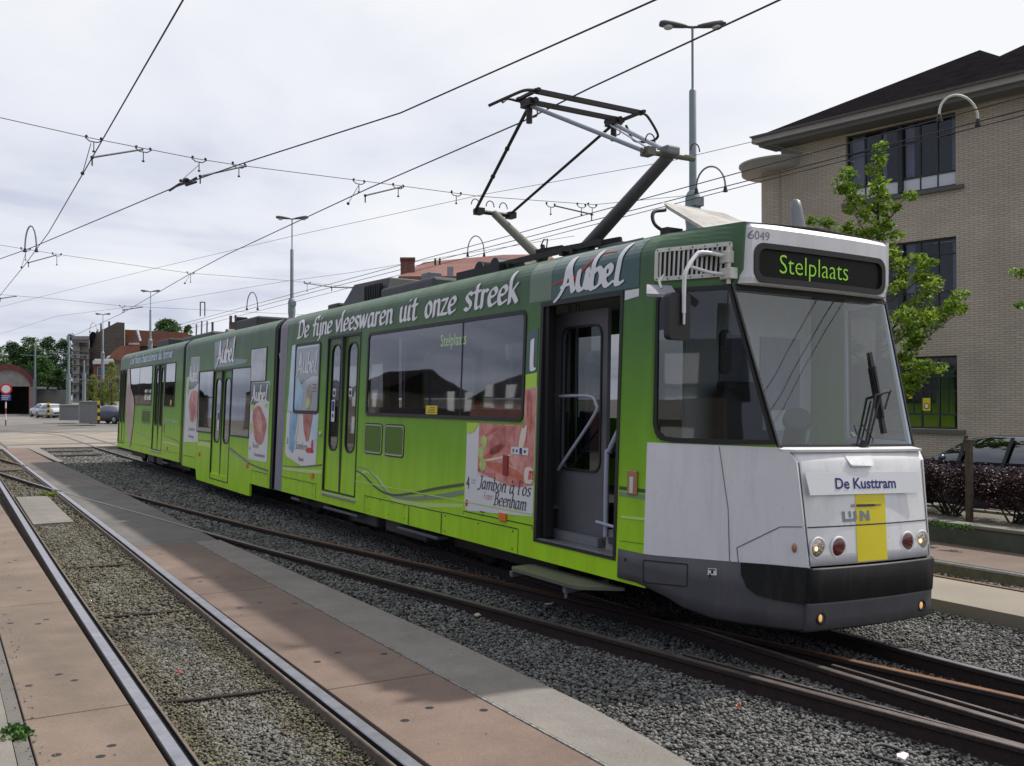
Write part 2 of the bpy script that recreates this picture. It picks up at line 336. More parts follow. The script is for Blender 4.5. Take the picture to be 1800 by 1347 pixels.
G = {  # pen strokes: x-height .6, ascender 1, descender -.3 ; (width, strokes)
 'D': (.66, [[(.14, 0), (.16, .92)], [(.02, .9), (.3, .95), (.55, .75), (.58, .42), (.42, .08), (.02, .02)]]),
 'e': (.46, [[(.09, .3), (.3, .34), (.4, .46), (.3, .6), (.12, .5), (.07, .25), (.17, .02), (.4, .1)]]),
 'f': (.36, [[(.46, .93), (.32, 1.0), (.2, .82), (.17, 0)], [(.02, .58), (.36, .6)]]),
 'i': (.24, [[(.1, .6), (.1, .1), (.2, .02)], [(.12, .82), (.13, .84)]]),
 'j': (.24, [[(.14, .6), (.14, -.1), (.0, -.26)], [(.16, .82), (.17, .84)]]),
 'n': (.48, [[(.1, .6), (.1, 0)], [(.1, .42), (.26, .6), (.37, .5), (.37, .08), (.45, .02)]]),
 'v': (.44, [[(.04, .6), (.1, .4), (.2, .03), (.32, .3), (.38, .6)]]),
 'l': (.24, [[(.1, 1.02), (.1, .1), (.2, .02)]]),
 's': (.4, [[(.35, .53), (.2, .6), (.08, .48), (.16, .34), (.28, .24), (.3, .1), (.18, .0), (.04, .06)]]),
 'w': (.66, [[(.04, .6), (.16, .03), (.3, .55), (.31, .5), (.42, .03), (.58, .6)]]),
 'a': (.5, [[(.36, .54), (.2, .6), (.07, .38), (.09, .08), (.2, .0), (.36, .22)], [(.38, .6), (.38, .08), (.47, .02)]]),
 'r': (.36, [[(.1, .6), (.1, 0)], [(.1, .42), (.22, .58), (.34, .55)]]),
 'u': (.5, [[(.09, .6), (.09, .14), (.19, .0), (.34, .14)], [(.37, .6), (.37, .08), (.46, .02)]]),
 't': (.36, [[(.18, .84), (.17, .12), (.25, .0), (.35, .06)], [(.02, .58), (.34, .6)]]),
 'o': (.48, [[(.24, .6), (.09, .45), (.09, .15), (.22, 0), (.38, .15), (.38, .45), (.24, .6)]]),
 'z': (.42, [[(.06, .57), (.37, .58)], [(.36, .56), (.05, .04)], [(.05, .03), (.38, .03)]]),
 'k': (.46, [[(.1, 1.02), (.1, 0)], [(.38, .6), (.14, .32)], [(.18, .36), (.42, .0)]]),
 'b': (.48, [[(.1, 1.02), (.1, .08), (.22, 0), (.38, .15), (.38, .45), (.25, .6), (.1, .42)]]),
 'h': (.48, [[(.1, 1.02), (.1, 0)], [(.1, .42), (.26, .6), (.37, .5), (.37, .08), (.45, .02)]]),
 'm': (.72, [[(.1, .6), (.1, 0)], [(.1, .42), (.24, .6), (.34, .5), (.34, 0)], [(.34, .42), (.5, .6), (.61, .5), (.61, .08), (.69, .02)]]),
 'c': (.42, [[(.37, .5), (.22, .6), (.08, .42), (.08, .16), (.2, 0), (.38, .1)]]),
 'd': (.5, [[(.36, .54), (.2, .6), (.07, .38), (.09, .08), (.2, .0), (.36, .22)], [(.38, 1.02), (.38, .08), (.47, .02)]]),
 'J': (.4, [[(.3, .95), (.27, .1), (.12, -.1), (-.02, -.04)], [(.12, .95), (.42, .95)]]),
 'B': (.56, [[(.14, 0), (.15, .94)], [(.02, .94), (.34, .95), (.42, .75), (.3, .53), (.15, .5)], [(.3, .53), (.48, .38), (.42, .06), (.02, 0)]]),
 'L': (.5, [[(.14, .95), (.13, .04)], [(.04, .02), (.46, .04)]]),
 'F': (.5, [[(.14, 0), (.16, .94)], [(.02, .93), (.48, .95)], [(.14, .5), (.38, .52)]]),
 'A': (.62, [[(-.06, -.04), (.12, .1), (.34, .98)], [(.34, .98), (.5, .0)], [(.12, .34), (.46, .36)]]),
 "'": (.2, [[(.12, 1.0), (.08, .8)]]), 'q': (.5, [[(.36, .54), (.2, .6), (.07, .38), (.09, .08), (.2, .0), (.36, .22)], [(.38, .6), (.38, -.3)]]),
 '^': (.5, [[(.36, .54), (.2, .6), (.07, .38), (.09, .08), (.2, .0), (.36, .22)], [(.38, .6), (.38, .08), (.47, .02)], [(.18, .92), (.28, .76)]]),
 'R': (.56, [[(.14, 0), (.15, .94)], [(.02, .94), (.34, .95), (.44, .75), (.3, .5), (.15, .48)], [(.26, .48), (.5, 0)]]),
 'O': (.66, [[(.32, .97), (.1, .7), (.1, .25), (.32, 0), (.55, .25), (.55, .7), (.32, .97)]]),
 ' ': (.34, []),
 'Logo': (2.0, [[(-.2, -.22), (-.05, -.06), (.12, .3), (.26, 1.08)], [(.27, 1.08), (.31, .55), (.40, .0)], [(.02, .20), (.32, .26)], [(.60, .60), (.55, .2), (.63, .0), (.77, .1), (.86, .5)], [(.88, .6), (.84, .1), (.93, .02)],
            [(1.12, 1.1), (.99, .1), (1.1, .0), (1.26, .12), (1.3, .42), (1.2, .58), (1.08, .45)], [(1.4, .28), (1.55, .34), (1.6, .5), (1.52, .6), (1.4, .45), (1.38, .18), (1.47, .0), (1.62, .08)], [(1.92, 1.14), (1.76, .12), (1.84, .0), (1.92, .04)]]),
}
def pen(word, nib=.135, thin=.38, ang=35, shear=.0, st=.028, grow=0, track=0):
    ca, sa = math.cos(math.radians(ang)), math.sin(math.radians(ang)); V = []; Fc = []; x = 0
    glyphs = [word] if word in G and len(word) > 1 else list(word)
    for ch in glyphs:
        wd, strokes = G[ch]
        if strokes:
            segs = []
            for sk in strokes:
                p = smoothline(sk, 6) if len(sk) > 2 else [np.array(sk[0], float), np.array(sk[1], float)]
                segs += [(p[i], p[i+1]) for i in range(len(p)-1)]
            def T(px, py): return (px*ca+py*sa), (-px*sa+py*ca)/thin
            def fn(X, Y):
                A, B = T(X, Y); best = np.full(X.shape, 9.)
                for p, q in segs:
                    a = T(*p); b = T(*q); dx_, dy_ = b[0]-a[0], b[1]-a[1]; L2 = dx_*dx_+dy_*dy_+1e-12
                    t = np.clip(((A-a[0])*dx_+(B-a[1])*dy_)/L2, 0, 1); best = np.minimum(best, np.hypot(A-a[0]-t*dx_, B-a[1]-t*dy_))
                return nib/2+grow-best
            xs = [q[0] for sg in segs for q in sg]; ys = [q[1] for sg in segs for q in sg]
            v, f = field_mesh(fn, min(xs)-.12-grow, max(xs)+.12+grow, min(ys)-.12-grow, max(ys)+.12+grow, st)
            k = len(V); V += [(a+x+shear*b, b) for a, b in v]; Fc += [[i+k for i in ff] for ff in f]
        x += wd+track
    return V, Fc, x-track
def bfont(txt, bold=0., shear=0., res=3):
    cu = bpy.data.curves.new('t', 'FONT'); cu.body = txt; cu.offset = bold; cu.shear = shear; cu.resolution_u = res
    o = bpy.data.objects.new('t', cu); me = bpy.data.meshes.new_from_object(o)
    V = [(v.co.x, v.co.y) for v in me.vertices]; Fc = [list(p.vertices) for p in me.polygons]
    bpy.data.objects.remove(o); bpy.data.meshes.remove(me); bpy.data.curves.remove(cu)
    x0 = min(v[0] for v in V); x1 = max(v[0] for v in V); return [(a-x0, b) for a, b in V], Fc, x1-x0
def put(mb, VF, fn, mi=0):
    V, Fc = VF[0], VF[1]; mb.add([fn(a, b) for a, b in V], Fc, mi); return mb
def blob(cx, cy, rx, ry, wob=.12, n=28, seed=0, rot=0.):
    r_ = random.Random(seed); ph = [r_.uniform(0, 6.28) for _ in range(4)]; o = []
    for i in range(n):
        t = 2*math.pi*i/n; k = 1+wob*(math.sin(2*t+ph[0])*.5+math.sin(3*t+ph[1])*.4+math.sin(5*t+ph[2])*.25)
        a, b = rx*k*math.cos(t), ry*k*math.sin(t); o.append((cx+a*math.cos(rot)-b*math.sin(rot), cy+a*math.sin(rot)+b*math.cos(rot)))
    return o
def rrect(x0, x1, y0, y1, r, n=5, sub=0):
    r = min(r, abs(x1-x0)/2*.99, abs(y1-y0)/2*.99); o = []
    for cx, cy, a in ((x1-r, y1-r, 0), (x0+r, y1-r, 90), (x0+r, y0+r, 180), (x1-r, y0+r, 270)):
        for i in range(n+1): t = math.radians(a+90*i/n); o.append((cx+r*math.cos(t), cy+r*math.sin(t)))
        if sub:
            nx = {0: (x0+r, y1-r, 90), 90: (x0+r, y0+r, 180), 180: (x1-r, y0+r, 270), 270: (x1-r, y1-r, 0)}[a]; p = o[-1]; tt = math.radians(nx[2]); q = (nx[0]+r*math.cos(tt), nx[1]+r*math.sin(tt))
            for i in range(1, sub): o.append((p[0]+(q[0]-p[0])*i/sub, p[1]+(q[1]-p[1])*i/sub))
    return o
# ============================================================ GROUND AND TRACKS
def gmat(name, a, b, scale, rough=.85, bump=.4, c=None, speck=0, stain=.0):
    m = mat(name, a, rough, col2=b, vscale=scale, bump=bump, bscale=scale*12, detail=9)
    if stain or speck:
        t = m.node_tree; n = t.nodes; l = t.links; bs = P_(m); src = bs.inputs['Base Color'].links[0].from_socket
        tcn = n.new('ShaderNodeTexCoord')
        for sc_, am, lo, hi in ((.45, stain, .42, .62), (90, speck, .35, .65)):
            if not am: continue
            nz = n.new('ShaderNodeTexNoise'); nz.inputs['Scale'].default_value = sc_; nz.inputs['Detail'].default_value = 6; l.new(tcn.outputs['Object'], nz.inputs[0])
            mr = n.new('ShaderNodeMapRange'); mr.inputs[1].default_value = lo; mr.inputs[2].default_value = hi; mr.inputs[3].default_value = 1-am; mr.inputs[4].default_value = 1+am*.6; l.new(nz.outputs[0], mr.inputs[0])
            vs = n.new('ShaderNodeVectorMath'); vs.operation = 'SCALE'; l.new(src, vs.inputs[0]); l.new(mr.outputs[0], vs.inputs['Scale']); src = vs.outputs[0]
        l.new(src, bs.inputs['Base Color'])
    return m
M['dirt'] = gmat('dirt', (.10, .085, .065), (.17, .15, .12), 3, speck=.3)
M['ballastbed'] = gmat('ballast_bed', (.03, .03, .028), (.08, .076, .07), 28, bump=1, speck=.5)
M['slab'] = gmat('red_brown_slab', (.142, .098, .077), (.190, .134, .105), 2.2, bump=.25, speck=.14, stain=.2)
M['slab_l'] = gmat('buff_slab', (.152, .114, .086), (.205, .153, .117), 2.0, bump=.25, speck=.14, stain=.16)
M['asph'] = gmat('grey_tar_strip', (.115, .105, .095), (.16, .145, .13), 2.6, bump=.3, speck=.12, stain=.18)
M['conc'] = gmat('concrete_edge', (.17, .155, .138), (.225, .205, .18), 3.0, bump=.3, speck=.12, stain=.1)
M['conc_far'] = gmat('pale_concrete', (.21, .18, .145), (.29, .25, .205), .5, bump=.1, speck=.05, stain=.15)
M['yard'] = gmat('yard_asphalt', (.14, .13, .12), (.215, .20, .18), .12, bump=.1, speck=.08, stain=.22)
M['road'] = gmat('road_asphalt', (.10, .10, .10), (.16, .155, .15), .8, bump=.2, speck=.1)
M['kerbdark'] = gmat('dark_kerb', (.075, .075, .075), (.12, .118, .115), 3, speck=.1, stain=.2)
M['stone'] = mat('ballast_stone', (.085, .083, .077), .85, col2=(.165, .162, .152), vscale=1.2, island=.7)
M['stone_b'] = mat('brown_ballast_stone', (.095, .08, .05), .88, col2=(.155, .145, .11), vscale=2.2, island=.5)
M['stone_c'] = mat('grey_track_stone', (.115, .11, .095), .85, col2=(.20, .195, .175), vscale=1.5, island=.55)
M['timber'] = mat('old_timber', (.07, .05, .035), .85, var=.4, vscale=8)
b = MB(); b.box(-900, 900, -300, 1500, -.6, -.30); struct(b.build('ground', 'dirt'))
def sheet(name, poly, z, th, m, bevel=0):
    b = MB(); b.prism([(x, y, z) for x, y in poly], (0, 0, -th), (0, 0, 0)); o = b.build(name, m, bevel=bevel); return struct(o)
sheet('ballast_bed', [(.3, -6), (9.6, -6), (9.6, 44), (.3, 44)], -.15, .1, 'ballastbed')
sheet('crossing_pavement', [(-14, 44), (13, 44), (13, 62), (-14, 62)], -.005, .2, 'conc_far')
sheet('yard', [(-120, 62.01), (60, 62.01), (60, 190), (-120, 190)], -.012, .2, 'yard')
sheet('left_platform', [(-14, -6), (.40, -6), (.42, 8), (.50, 44), (-14, 44)], .0, .3, 'conc', .01)
# joint between the platform edge and the slabs: mortar lumps
lw = [(.60, -6), (.60, 44)]
b = MB(); b.box(.425, .505, -6, 43.98, -.16, -.012); struct(b.build('gutter_strip', 'asph'))
b = MB(); b.box(3.6, 8.49, 12.2, 43.9, -.15, -.118); struct(b.build('ballast_bank', 'ballastbed'))
# slabs left of the near track
def slabs(name, x0, x1, joints, m, z=-.003):
    b = MB()
    for a, c in zip(joints[:-1], joints[1:]): b.box(x0, x1, a+.009, c-.009, z-.14, z)
    return struct(b.build(name, m, bevel=.006))
slabs('left_paving_slabs', .515, 1.132, [-4.5, -.7, 3.1, 6.86, 10.65, 14.65, 18.67, 22.5, 26.3, 30, 34, 38, 43.98], 'slab_l')
slabs('right_paving_slabs', 2.36, 3.17, [-4.9, -1.1, 2.7, 6.52, 10.32, 14.1], 'slab')
slabs('far_paving_slabs', 2.42, 3.3, [34.0, 37.3, 40.6, 43.98], 'slab')
sheet('tar_strip', [(2.37, 14.12), (3.50, 14.12), (3.52, 22.7), (3.42, 33.98), (2.40, 33.98)], -.006, .14, 'asph')
sheet('concrete_strip', [(3.19, -6), (3.56, -6), (3.57, 4.0), (3.645, 4.7), (3.69, 5.3), (3.71, 7.2), (3.52, 14.10), (3.19, 14.10)], .004, .15, 'conc', .008)
sheet('far_concrete_edge', [(3.44, 34), (3.60, 34), (3.74, 43.98), (3.32, 43.98)], .0, .15, 'conc')
b = MB()
for sl, xs in ((6.52, 0), (2.7, 0), (10.32, 0)):
    for dx_, dy_ in ((2.54, .72), (3.07, .68), (2.77, .9), (2.55, 2.95), (3.07, 2.88), (2.79, 3.1)): b.lathe((dx_, sl+dy_, -.0025), [(.03, 0), (.02, .0015), (0, .0015)], 12)
for sl in (-.7+3.8, 6.86, 10.65, 14.65):
    for dx_, dy_ in ((.60, .8), (.89, .78), (.81, 1.0), (.62, 3.0), (.91, 3.0), (.83, 2.85)): b.lathe((dx_, sl+dy_, -.0025), [(.028, 0), (.02, .0015), (0, .0015)], 12)
struct(b.build('slab_lifting_holes', 'black'))
sheet('mid_track_slab', [(1.44, 17.8), (2.05, 17.85), (2.10, 22.8), (1.52, 22.9)], -.05, .1, 'conc', .01)
# right-hand side: concrete strip, far track, wall, planted strip, parking, road
sheet('far_side_strip', [(8.50, -6), (9.55, -6), (9.55, 43.98), (8.50, 43.98)], .03, .3, 'conc_far', .01)
sheet('far_track_bed', [(9.551, -6), (10.80, -6), (10.80, 43.98), (9.551, 43.98)], -.14, .1, 'ballastbed')
slabs('far_side_slabs', 10.78, 12.10, [-6+3.75*i for i in range(13)]+[43.98], 'slab')
b = MB(); b.box(12.10, 12.32, -6, 43.98, -.3, .24)
struct(b.build('retaining_kerb', 'kerbdark', bevel=.01))
b = MB(); b.box(12.085, 12.335, -6, 43.98, .242, .29); struct(b.build('kerb_coping', 'conc', bevel=.01))
sheet('planting_strip', [(12.34, -6), (13.75, -6), (13.75, 43.9), (12.34, 43.9)], .26, .3, 'dirt')
b = MB(); b.box(13.76, 13.9, -6, 43.9, -.2, .30); struct(b.build('planting_kerb', 'conc', bevel=.01))
sheet('parking_pavement', [(13.91, -8), (16.6, -8), (16.6, 43.9), (13.91, 43.9)], .04, .4, 'conc_far')
sheet('street', [(16.61, -12), (26, -12), (23, 43.9), (16.61, 43.9)], .02, .4, 'road')
sheet('far_pavement', [(23.01, 62), (26.01, -12), (70, -12), (70, 62)], .2, .5, 'conc_far')

# ballast stones (nobody could count them)
def stones(name, regs, m, seed, zc=None):
    rs = np.random.RandomState(seed)
    ph = (1+5**.5)/2
    iv = np.array([(-1, ph, 0), (1, ph, 0), (-1, -ph, 0), (1, -ph, 0), (0, -1, ph), (0, 1, ph), (0, -1, -ph), (0, 1, -ph), (ph, 0, -1), (ph, 0, 1), (-ph, 0, -1), (-ph, 0, 1)])/math.hypot(1, ph)
    fi = np.array([(0, 11, 5), (0, 5, 1), (0, 1, 7), (0, 7, 10), (0, 10, 11), (1, 5, 9), (5, 11, 4), (11, 10, 2), (10, 7, 6), (7, 1, 8), (3, 9, 4), (3, 4, 2), (3, 2, 6), (3, 6, 8), (3, 8, 9), (4, 9, 5), (2, 4, 11), (6, 2, 10), (8, 6, 7), (9, 8, 1)])
    C = []; S = []
    for x0, x1, y0, y1, dens, sz in regs:
        n = int((x1-x0)*(y1-y0)*dens); p = np.stack([rs.uniform(x0, x1, n), rs.uniform(y0, y1, n)], 1); C.append(p); S.append(rs.uniform(.65, 1.25, n)*sz)
    C = np.concatenate(C); S = np.concatenate(S)
    keep = np.ones(len(C), bool)
    keep &= (zc is not None) | ~((C[:, 0] < np.interp(C[:, 1], [-6, 4.15, 4.7, 5.3, 7.2, 14, 22.7, 34, 44], [3.57, 3.58, 3.65, 3.70, 3.72, 3.53, 3.54, 3.6, 3.75])) & (C[:, 0] > 2.3))
    C = C[keep]; S = S[keep]; n = len(C)
    z = -.147+(.045 if m == 'stone_b' else 0)+.007*np.sin(C[:, 0]*3.1)*np.sin(C[:, 1]*2.3)+rs.uniform(0, .025, n)
    z += (.05 if m == 'stone' else 0)*np.clip((C[:, 1]-8)/4, 0, 1)*(C[:, 0] < 9)+(.028*np.clip((np.abs(C[:, 0]-1.74)-.28)/.2, 0, 1) if m == 'stone_b' else 0)
    if zc is not None: z = np.full(n, zc)
    # heaped shoulder against the concrete strips
    z += .035*np.exp(-np.abs(C[:, 0]-8.45)/.3)
    q = rs.normal(size=(n, 4)); q /= np.linalg.norm(q, axis=1)[:, None]; a, bq, c, d = q.T
    R = np.stack([1-2*(c*c+d*d), 2*(bq*c-a*d), 2*(bq*d+a*c), 2*(bq*c+a*d), 1-2*(bq*bq+d*d), 2*(c*d-a*bq), 2*(bq*d-a*c), 2*(c*d+a*bq), 1-2*(bq*bq+c*c)], 1).reshape(n, 3, 3)
    loc = iv[None]*(rs.uniform(.75, 1.2, (n, 12, 1)))*np.stack([rs.uniform(.9, 1.4, n), rs.uniform(.6, 1, n), rs.uniform(.5, .8, n)], 1)[:, None, :]*S[:, None, None]
    V = np.einsum('nij,nkj->nki', R, loc)*np.array([1, 1, .68])+np.stack([C[:, 0], C[:, 1], z], 1)[:, None, :]
    Fx = (fi[None]+12*np.arange(n)[:, None, None]).reshape(-1, 3)
    me = bpy.data.meshes.new(name); me.vertices.add(n*12); me.vertices.foreach_set('co', V.astype(np.float32).ravel())
    me.loops.add(len(Fx)*3); me.loops.foreach_set('vertex_index', Fx.astype(np.int32).ravel()); me.polygons.add(len(Fx))
    me.polygons.foreach_set('loop_start', (np.arange(len(Fx))*3).astype(np.int32)); me.polygons.foreach_set('loop_total', np.full(len(Fx), 3, np.int32))
    me.materials.append(M[m]); me.update(); me.validate()
    o = bpy.data.objects.new(name, me); COL.objects.link(o); return tag(o, kind='stuff')
o = stones('ballast', [(3.45, 8.5, 1.5, 8, 2500, .0165), (3.5, 8.5, 8, 16, 1300, .021), (3.4, 8.5, 16, 28, 420, .032), (3.4, 6.2, 28, 43.8, 260, .038), (9.6, 10.75, 2, 14, 700, .026)], 'stone', 3)
tag(o, 'dark grey crushed stone ballast around and under the tram', 'ballast')
o = stones('track_ballast', [(1.27, 1.55, 1.5, 9, 4200, .0128), (1.95, 2.2, 1.5, 9, 4200, .0128), (1.5, 2.0, 1.5, 9, 1100, .013), (1.27, 2.25, 9, 17.8, 1200, .020), (1.3, 2.35, 23, 43.8, 300, .032), (2.05, 2.3, 17.8, 23, 400, .025), (1.3, 1.5, 17.8, 23, 400, .025)], 'stone_b', 4)
tag(o, 'brownish fine ballast between the rails of the near track', 'ballast')

o = stones('track_ballast', [(1.5, 2.0, 1.5, 9, 3000, .0130), (1.55, 2.0, 9, 17.8, 600, .021)], 'stone_c', 6, -.093); tag(o, 'grey fine ballast along the middle of the near track', 'ballast')
# rails: lofted profiles, each rail its own thing
def loft(path, prof, mi_fn=None):
    """path: (x,y,z); prof: list of (lateral, up)"""
    b = MB(); P = [Vector(p) for p in path]; n = len(prof); vs = []
    for i, p in enumerate(P):
        d = (P[min(i+1, len(P)-1)]-P[max(i-1, 0)]); d.z = 0; d.normalize(); a = Vector((d.y, -d.x, 0))
        vs += [p+a*x+Vector((0, 0, y)) for x, y in prof]
    for k in range(n):
        fs = [(i*n+k, i*n+(k+1) % n, (i+1)*n+(k+1) % n, (i+1)*n+k) for i in range(len(P)-1)]
        b.add([vs[j] for f in fs for j in f], [tuple(range(4*q, 4*q+4)) for q in range(len(fs))], mi_fn(k) if mi_fn else 0, False)
    b.add(vs[:n], [tuple(range(n))]); b.add(vs[-n:], [tuple(range(n))[::-1]])
    return b
vign = [(-.06, -.15), (-.06, -.14), (-.012, -.125), (-.012, -.045), (-.034, -.03), (-.034, -.004), (-.026, 0.0), (.026, 0.0), (.034, -.004), (.034, -.03), (.012, -.045), (.012, -.125), (.06, -.14), (.06, -.15)]
def groove(s): return [(s*x, y) for x, y in [(-.09, -.16), (-.09, -.14), (-.062, -.05), (-.056, -.004), (-.048, 0), (.024, 0), (.030, -.006), (.032, -.04), (.062, -.04), (.064, -.008), (.068, -.006), (.078, -.006), (.084, -.012), (.084, -.05), (.09, -.14), (.09, -.16)]]
def rail(path, prof, top, mats, label, group, k=6, w_=None):
    if len(prof) == 16: mats = ['rust', 'railshine', 'black', 'raillip']  # black on groove and slab-side faces: recess shade put into the colour
    pts = [(x, y, 0) for x, y in path]; pts = [tuple(p) for p in smoothline(pts, k)]
    b = loft(pts, prof, (lambda i: 1 if i in (4, 5) else 2 if i in (2, 3, 6, 7, 8) else 3 if 9 <= i <= 13 else 0) if len(prof) == 16 else (lambda i: 1 if i in top else 0)); o = b.build('tram_rail', mats, weld=False); tag(o, label, 'rail', group); return rebase(o)
o = stones('scattered_grit', [(3.45, 3.7, 2, 14, 9, .008), (.43, .62, 3, 12, 90, .007), (2.36, 3.6, 2, 14, 2.2, .006), (.55, 1.1, 3, 14, 2.2, .006), (2.4, 3.5, 14, 30, 1.0, .01), (8.5, 9.5, 3, 14, 3, .01)], 'stone', 12, .004); tag(o, 'loose grit scattered over the slabs and edge strips', 'grit')
b = MB(); b.box(1.25, 2.22, -5, 17.7, -.13, -.105); struct(b.build('track_infill', 'ballastbed'))
M['rustnear'] = mat('brown_rail_side', (.060, .036, .028), .75, col2=(.11, .068, .05), vscale=14, bump=.3, bscale=70)
M['raillip'] = mat('tan_rail_lip', (.10, .075, .058), .7, col2=(.165, .13, .10), vscale=9, bump=.3, bscale=60)
M['mortar'] = mat('white_mortar', (.34, .33, .31), .9, col2=(.08, .075, .07), vscale=26)
b = MB(); b.box(3.172, 3.189, 2.0, 14.1, -.05, .003); struct(b.build('mortar_joint', 'mortar'))
grp = 'rails of the tram tracks'
rail([(1.18, -5), (1.21, 5), (1.24, 11), (1.28, 15), (1.34, 20), (1.42, 27), (1.52, 36), (1.6, 43.95)], groove(1), (4, 5), ['rustnear', 'railshine'], 'polished grooved rail beside the buff slabs at the left edge', grp)
rail([(2.25, -5), (2.27, 5), (2.30, 10.3), (2.33, 14.5), (2.36, 22.7), (2.38, 32), (2.46, 43.95)], groove(-1), (4, 5), ['rustnear', 'railshine'], 'polished grooved rail between brown ballast and red slabs', grp)
E_pts = [(.2, 43.9), (.9, 36), (1.6, 29.9), (2.33, 23.7), (3.12, 18.2), (3.66, 14.3), (3.95, 12.4), (4.42, 9.6), (4.70, 7.9), (4.94, 6.4), (5.15, 5.0), (5.30, 4.1), (5.43, 3.3), (5.56, 2.0), (5.66, 0), (5.7, -5)]
F_pts = [(1.3, 43.9), (1.95, 37), (2.56, 31), (3.08, 26.4), (3.66, 21), (4.23, 16.4), (4.52, 14.3), (4.94, 11.9), (5.32, 9.7), (5.72, 7.2), (5.97, 5.8), (6.13, 4.9), (6.3, 4.0), (6.42, 3.2), (6.58, 1.6), (6.7, -5)]
rail(E_pts, vign, (6,), ['rust', 'railtop'], 'long dark curving rail crossing the tar strip, nearest the camera', grp)
rail(F_pts, vign, (6,), ['rust', 'rusto'], 'rusty curving rail running in under the side of the tram', grp)
rail([(5.77, -5), (5.76, 3), (5.73, 5), (5.76, 9), (5.8, 20), (5.78, 43.95)], vign, (6,), ['rust', 'railtop'], 'rail under the near side of the tram, emerging below its bumper', grp)
rail([(6.80, -5), (6.74, 3), (6.70, 5), (6.74, 9), (6.8, 20), (6.78, 43.95)], vign, (6,), ['rust', 'railshine'], 'rail under the far side of the tram next to open ballast', grp)
rail([(9.80, -5), (9.80, 10), (9.80, 30), (9.80, 43.95)], vign, (6,), ['rust', 'rusto'], 'rusty low rail beside the concrete strip beyond the tram', grp)
rail([(10.68, -5), (10.68, 10), (10.68, 30), (10.68, 43.95)], groove(-1), (4, 5), ['rust', 'railshine'], 'shiny rail along the red slabs beyond the tram', grp)
# check rail lips / second guard line by the switch
rail([(5.90, -5), (5.87, 3), (5.85, 5.2)], [(x*.5, y) for x, y in vign], (6,), ['rust', 'railtop'], 'short guard rail laid close beside the rail below the bumper', grp)
rail([(5.42+.17, .0), (5.42+.10, 2.7), (5.25, 4.9), (5.10, 6.0)], [(x*.5, y) for x, y in vign], (6,), ['rust', 'railtop'], 'thin guard rail hugging the long curving rail at bottom right', grp)
# rails let into the far pavement
for nm, pts in (('left flush rail curving away over the far pavement', [(5.78, 44.05), (5.9, 52), (5.95, 58), (5.2, 63), (3.5, 67), (-1, 74), (-6, 82)]), ('right flush rail curving away over the far pavement', [(6.78, 44.05), (6.9, 52), (6.95, 58.5), (6.1, 64), (4.3, 68), (-.1, 75), (-5, 83)]),
                ('left flush rail straight ahead over the far pavement', [(1.6, 44.05), (1.8, 60), (2.6, 80), (4, 100)]), ('right flush rail straight ahead over the far pavement', [(2.6, 44.05), (2.8, 60), (3.6, 80), (5, 100)])):
    rail(pts, [(-.05, -.05), (-.05, .0), (.05, .0), (.05, -.05)], (1,), ['rust', 'dark_grey'], nm, grp)
# strips of darker patching in the yard
for nm, pl in (('patched_asphalt', [(-30, 66), (2, 63), (14, 76), (10, 86), (-8, 78), (-34, 74)]), ('patched_asphalt', [(-14, 47.6), (13, 46.2), (13, 47.2), (-14, 49.0)])):
    sheet(nm, pl, -.0005 if pl[0][1] < 60 else -.008, .003, 'road' if 0 else 'asph')
# tie bars across the near track
for y, lb in ((13.05, 'farthest rusty tie rod between the near rails'), (9.96, 'middle rusty tie rod between the near rails'), (6.95, 'nearest rusty tie rod between the near rails')):
    b = MB(); b.tube([(1.30, y+.06, -.066), (1.6, y+.02, -.070), (1.9, y-.02, -.068), (2.18, y-.05, -.066)], .014, 6); rebase(tag(b.build('tie_rod', 'rust'), lb, 'tie rod', 'tie rods between the near rails'))
for (x, y), lb in (((4.6, 41.2), 'upper of two old brown timbers lying on the gravel'), ((4.5, 38.2), 'lower of two old brown timbers lying on the gravel')):
    b = MB(); b.box(x-.75, x+.8, y-.11, y+.11, -.14, -.01); rebase(tag(b.build('timber', 'timber', bevel=.02), lb, 'timber', 'timbers on the gravel'))
b = MB(); b.box(.5+.75, 2.3, 31.2, 32.4, -.14, -.03); rebase(tag(b.build('sleeper', 'timber', bevel=.02), 'dark wooden sleeper across the near track far to the left', 'sleeper'))
# litter
def scrap(u, v, cols, r, lb, name='litter', z=-.10, mm=None):
    x, y, _ = gz(u, v, z); b = MB(); rr = random.Random(int(u*7+v))
    poly = [(x+r*(rr.uniform(.6, 1.1))*math.cos(t), y+r*.8*(rr.uniform(.5, 1.1))*math.sin(t), z+rr.uniform(0, .02)) for t in [2*math.pi*i/9 for i in range(9)]]
    b.prism(poly, (0, 0, -.006), (0, 0, .006)); rebase(tag(b.build(name, mm or mat(name+'_c', cols, .5)), lb, 'litter'))
scrap(229, 987, (.75, .6, .62), .06, 'crumpled pink and white wrapper lying against the near rail')
scrap(312, 1184, (.75, .08, .1), .022, 'small bright red scrap on the brown ballast')
scrap(669, 1073, (.75, .05, .08), .014, 'tiny red scrap beside the middle tie rod') if 0 else None
scrap(465, 1221, (.7, .12, .02), .02, 'small orange scrap on the ballast beside the near rail')
scrap(965, 1232, (.03, .42, .2), .045, 'flattened green scrap at the edge of the concrete strip')
scrap(1588, 1333, (.75, .68, .66), .05, 'pale crumpled paper on the ballast at the bottom right')
scrap(1298, 1243, (.6, .12, .06), .02, 'small red scrap on the grey ballast')
scrap(966, 1063, (.7, .7, .7), .05, 'white paper scrap in the shade below the tram')
scrap(840, 1083, (.5, .42, .3), .04, 'tan leaf scrap beside the long curving rail')
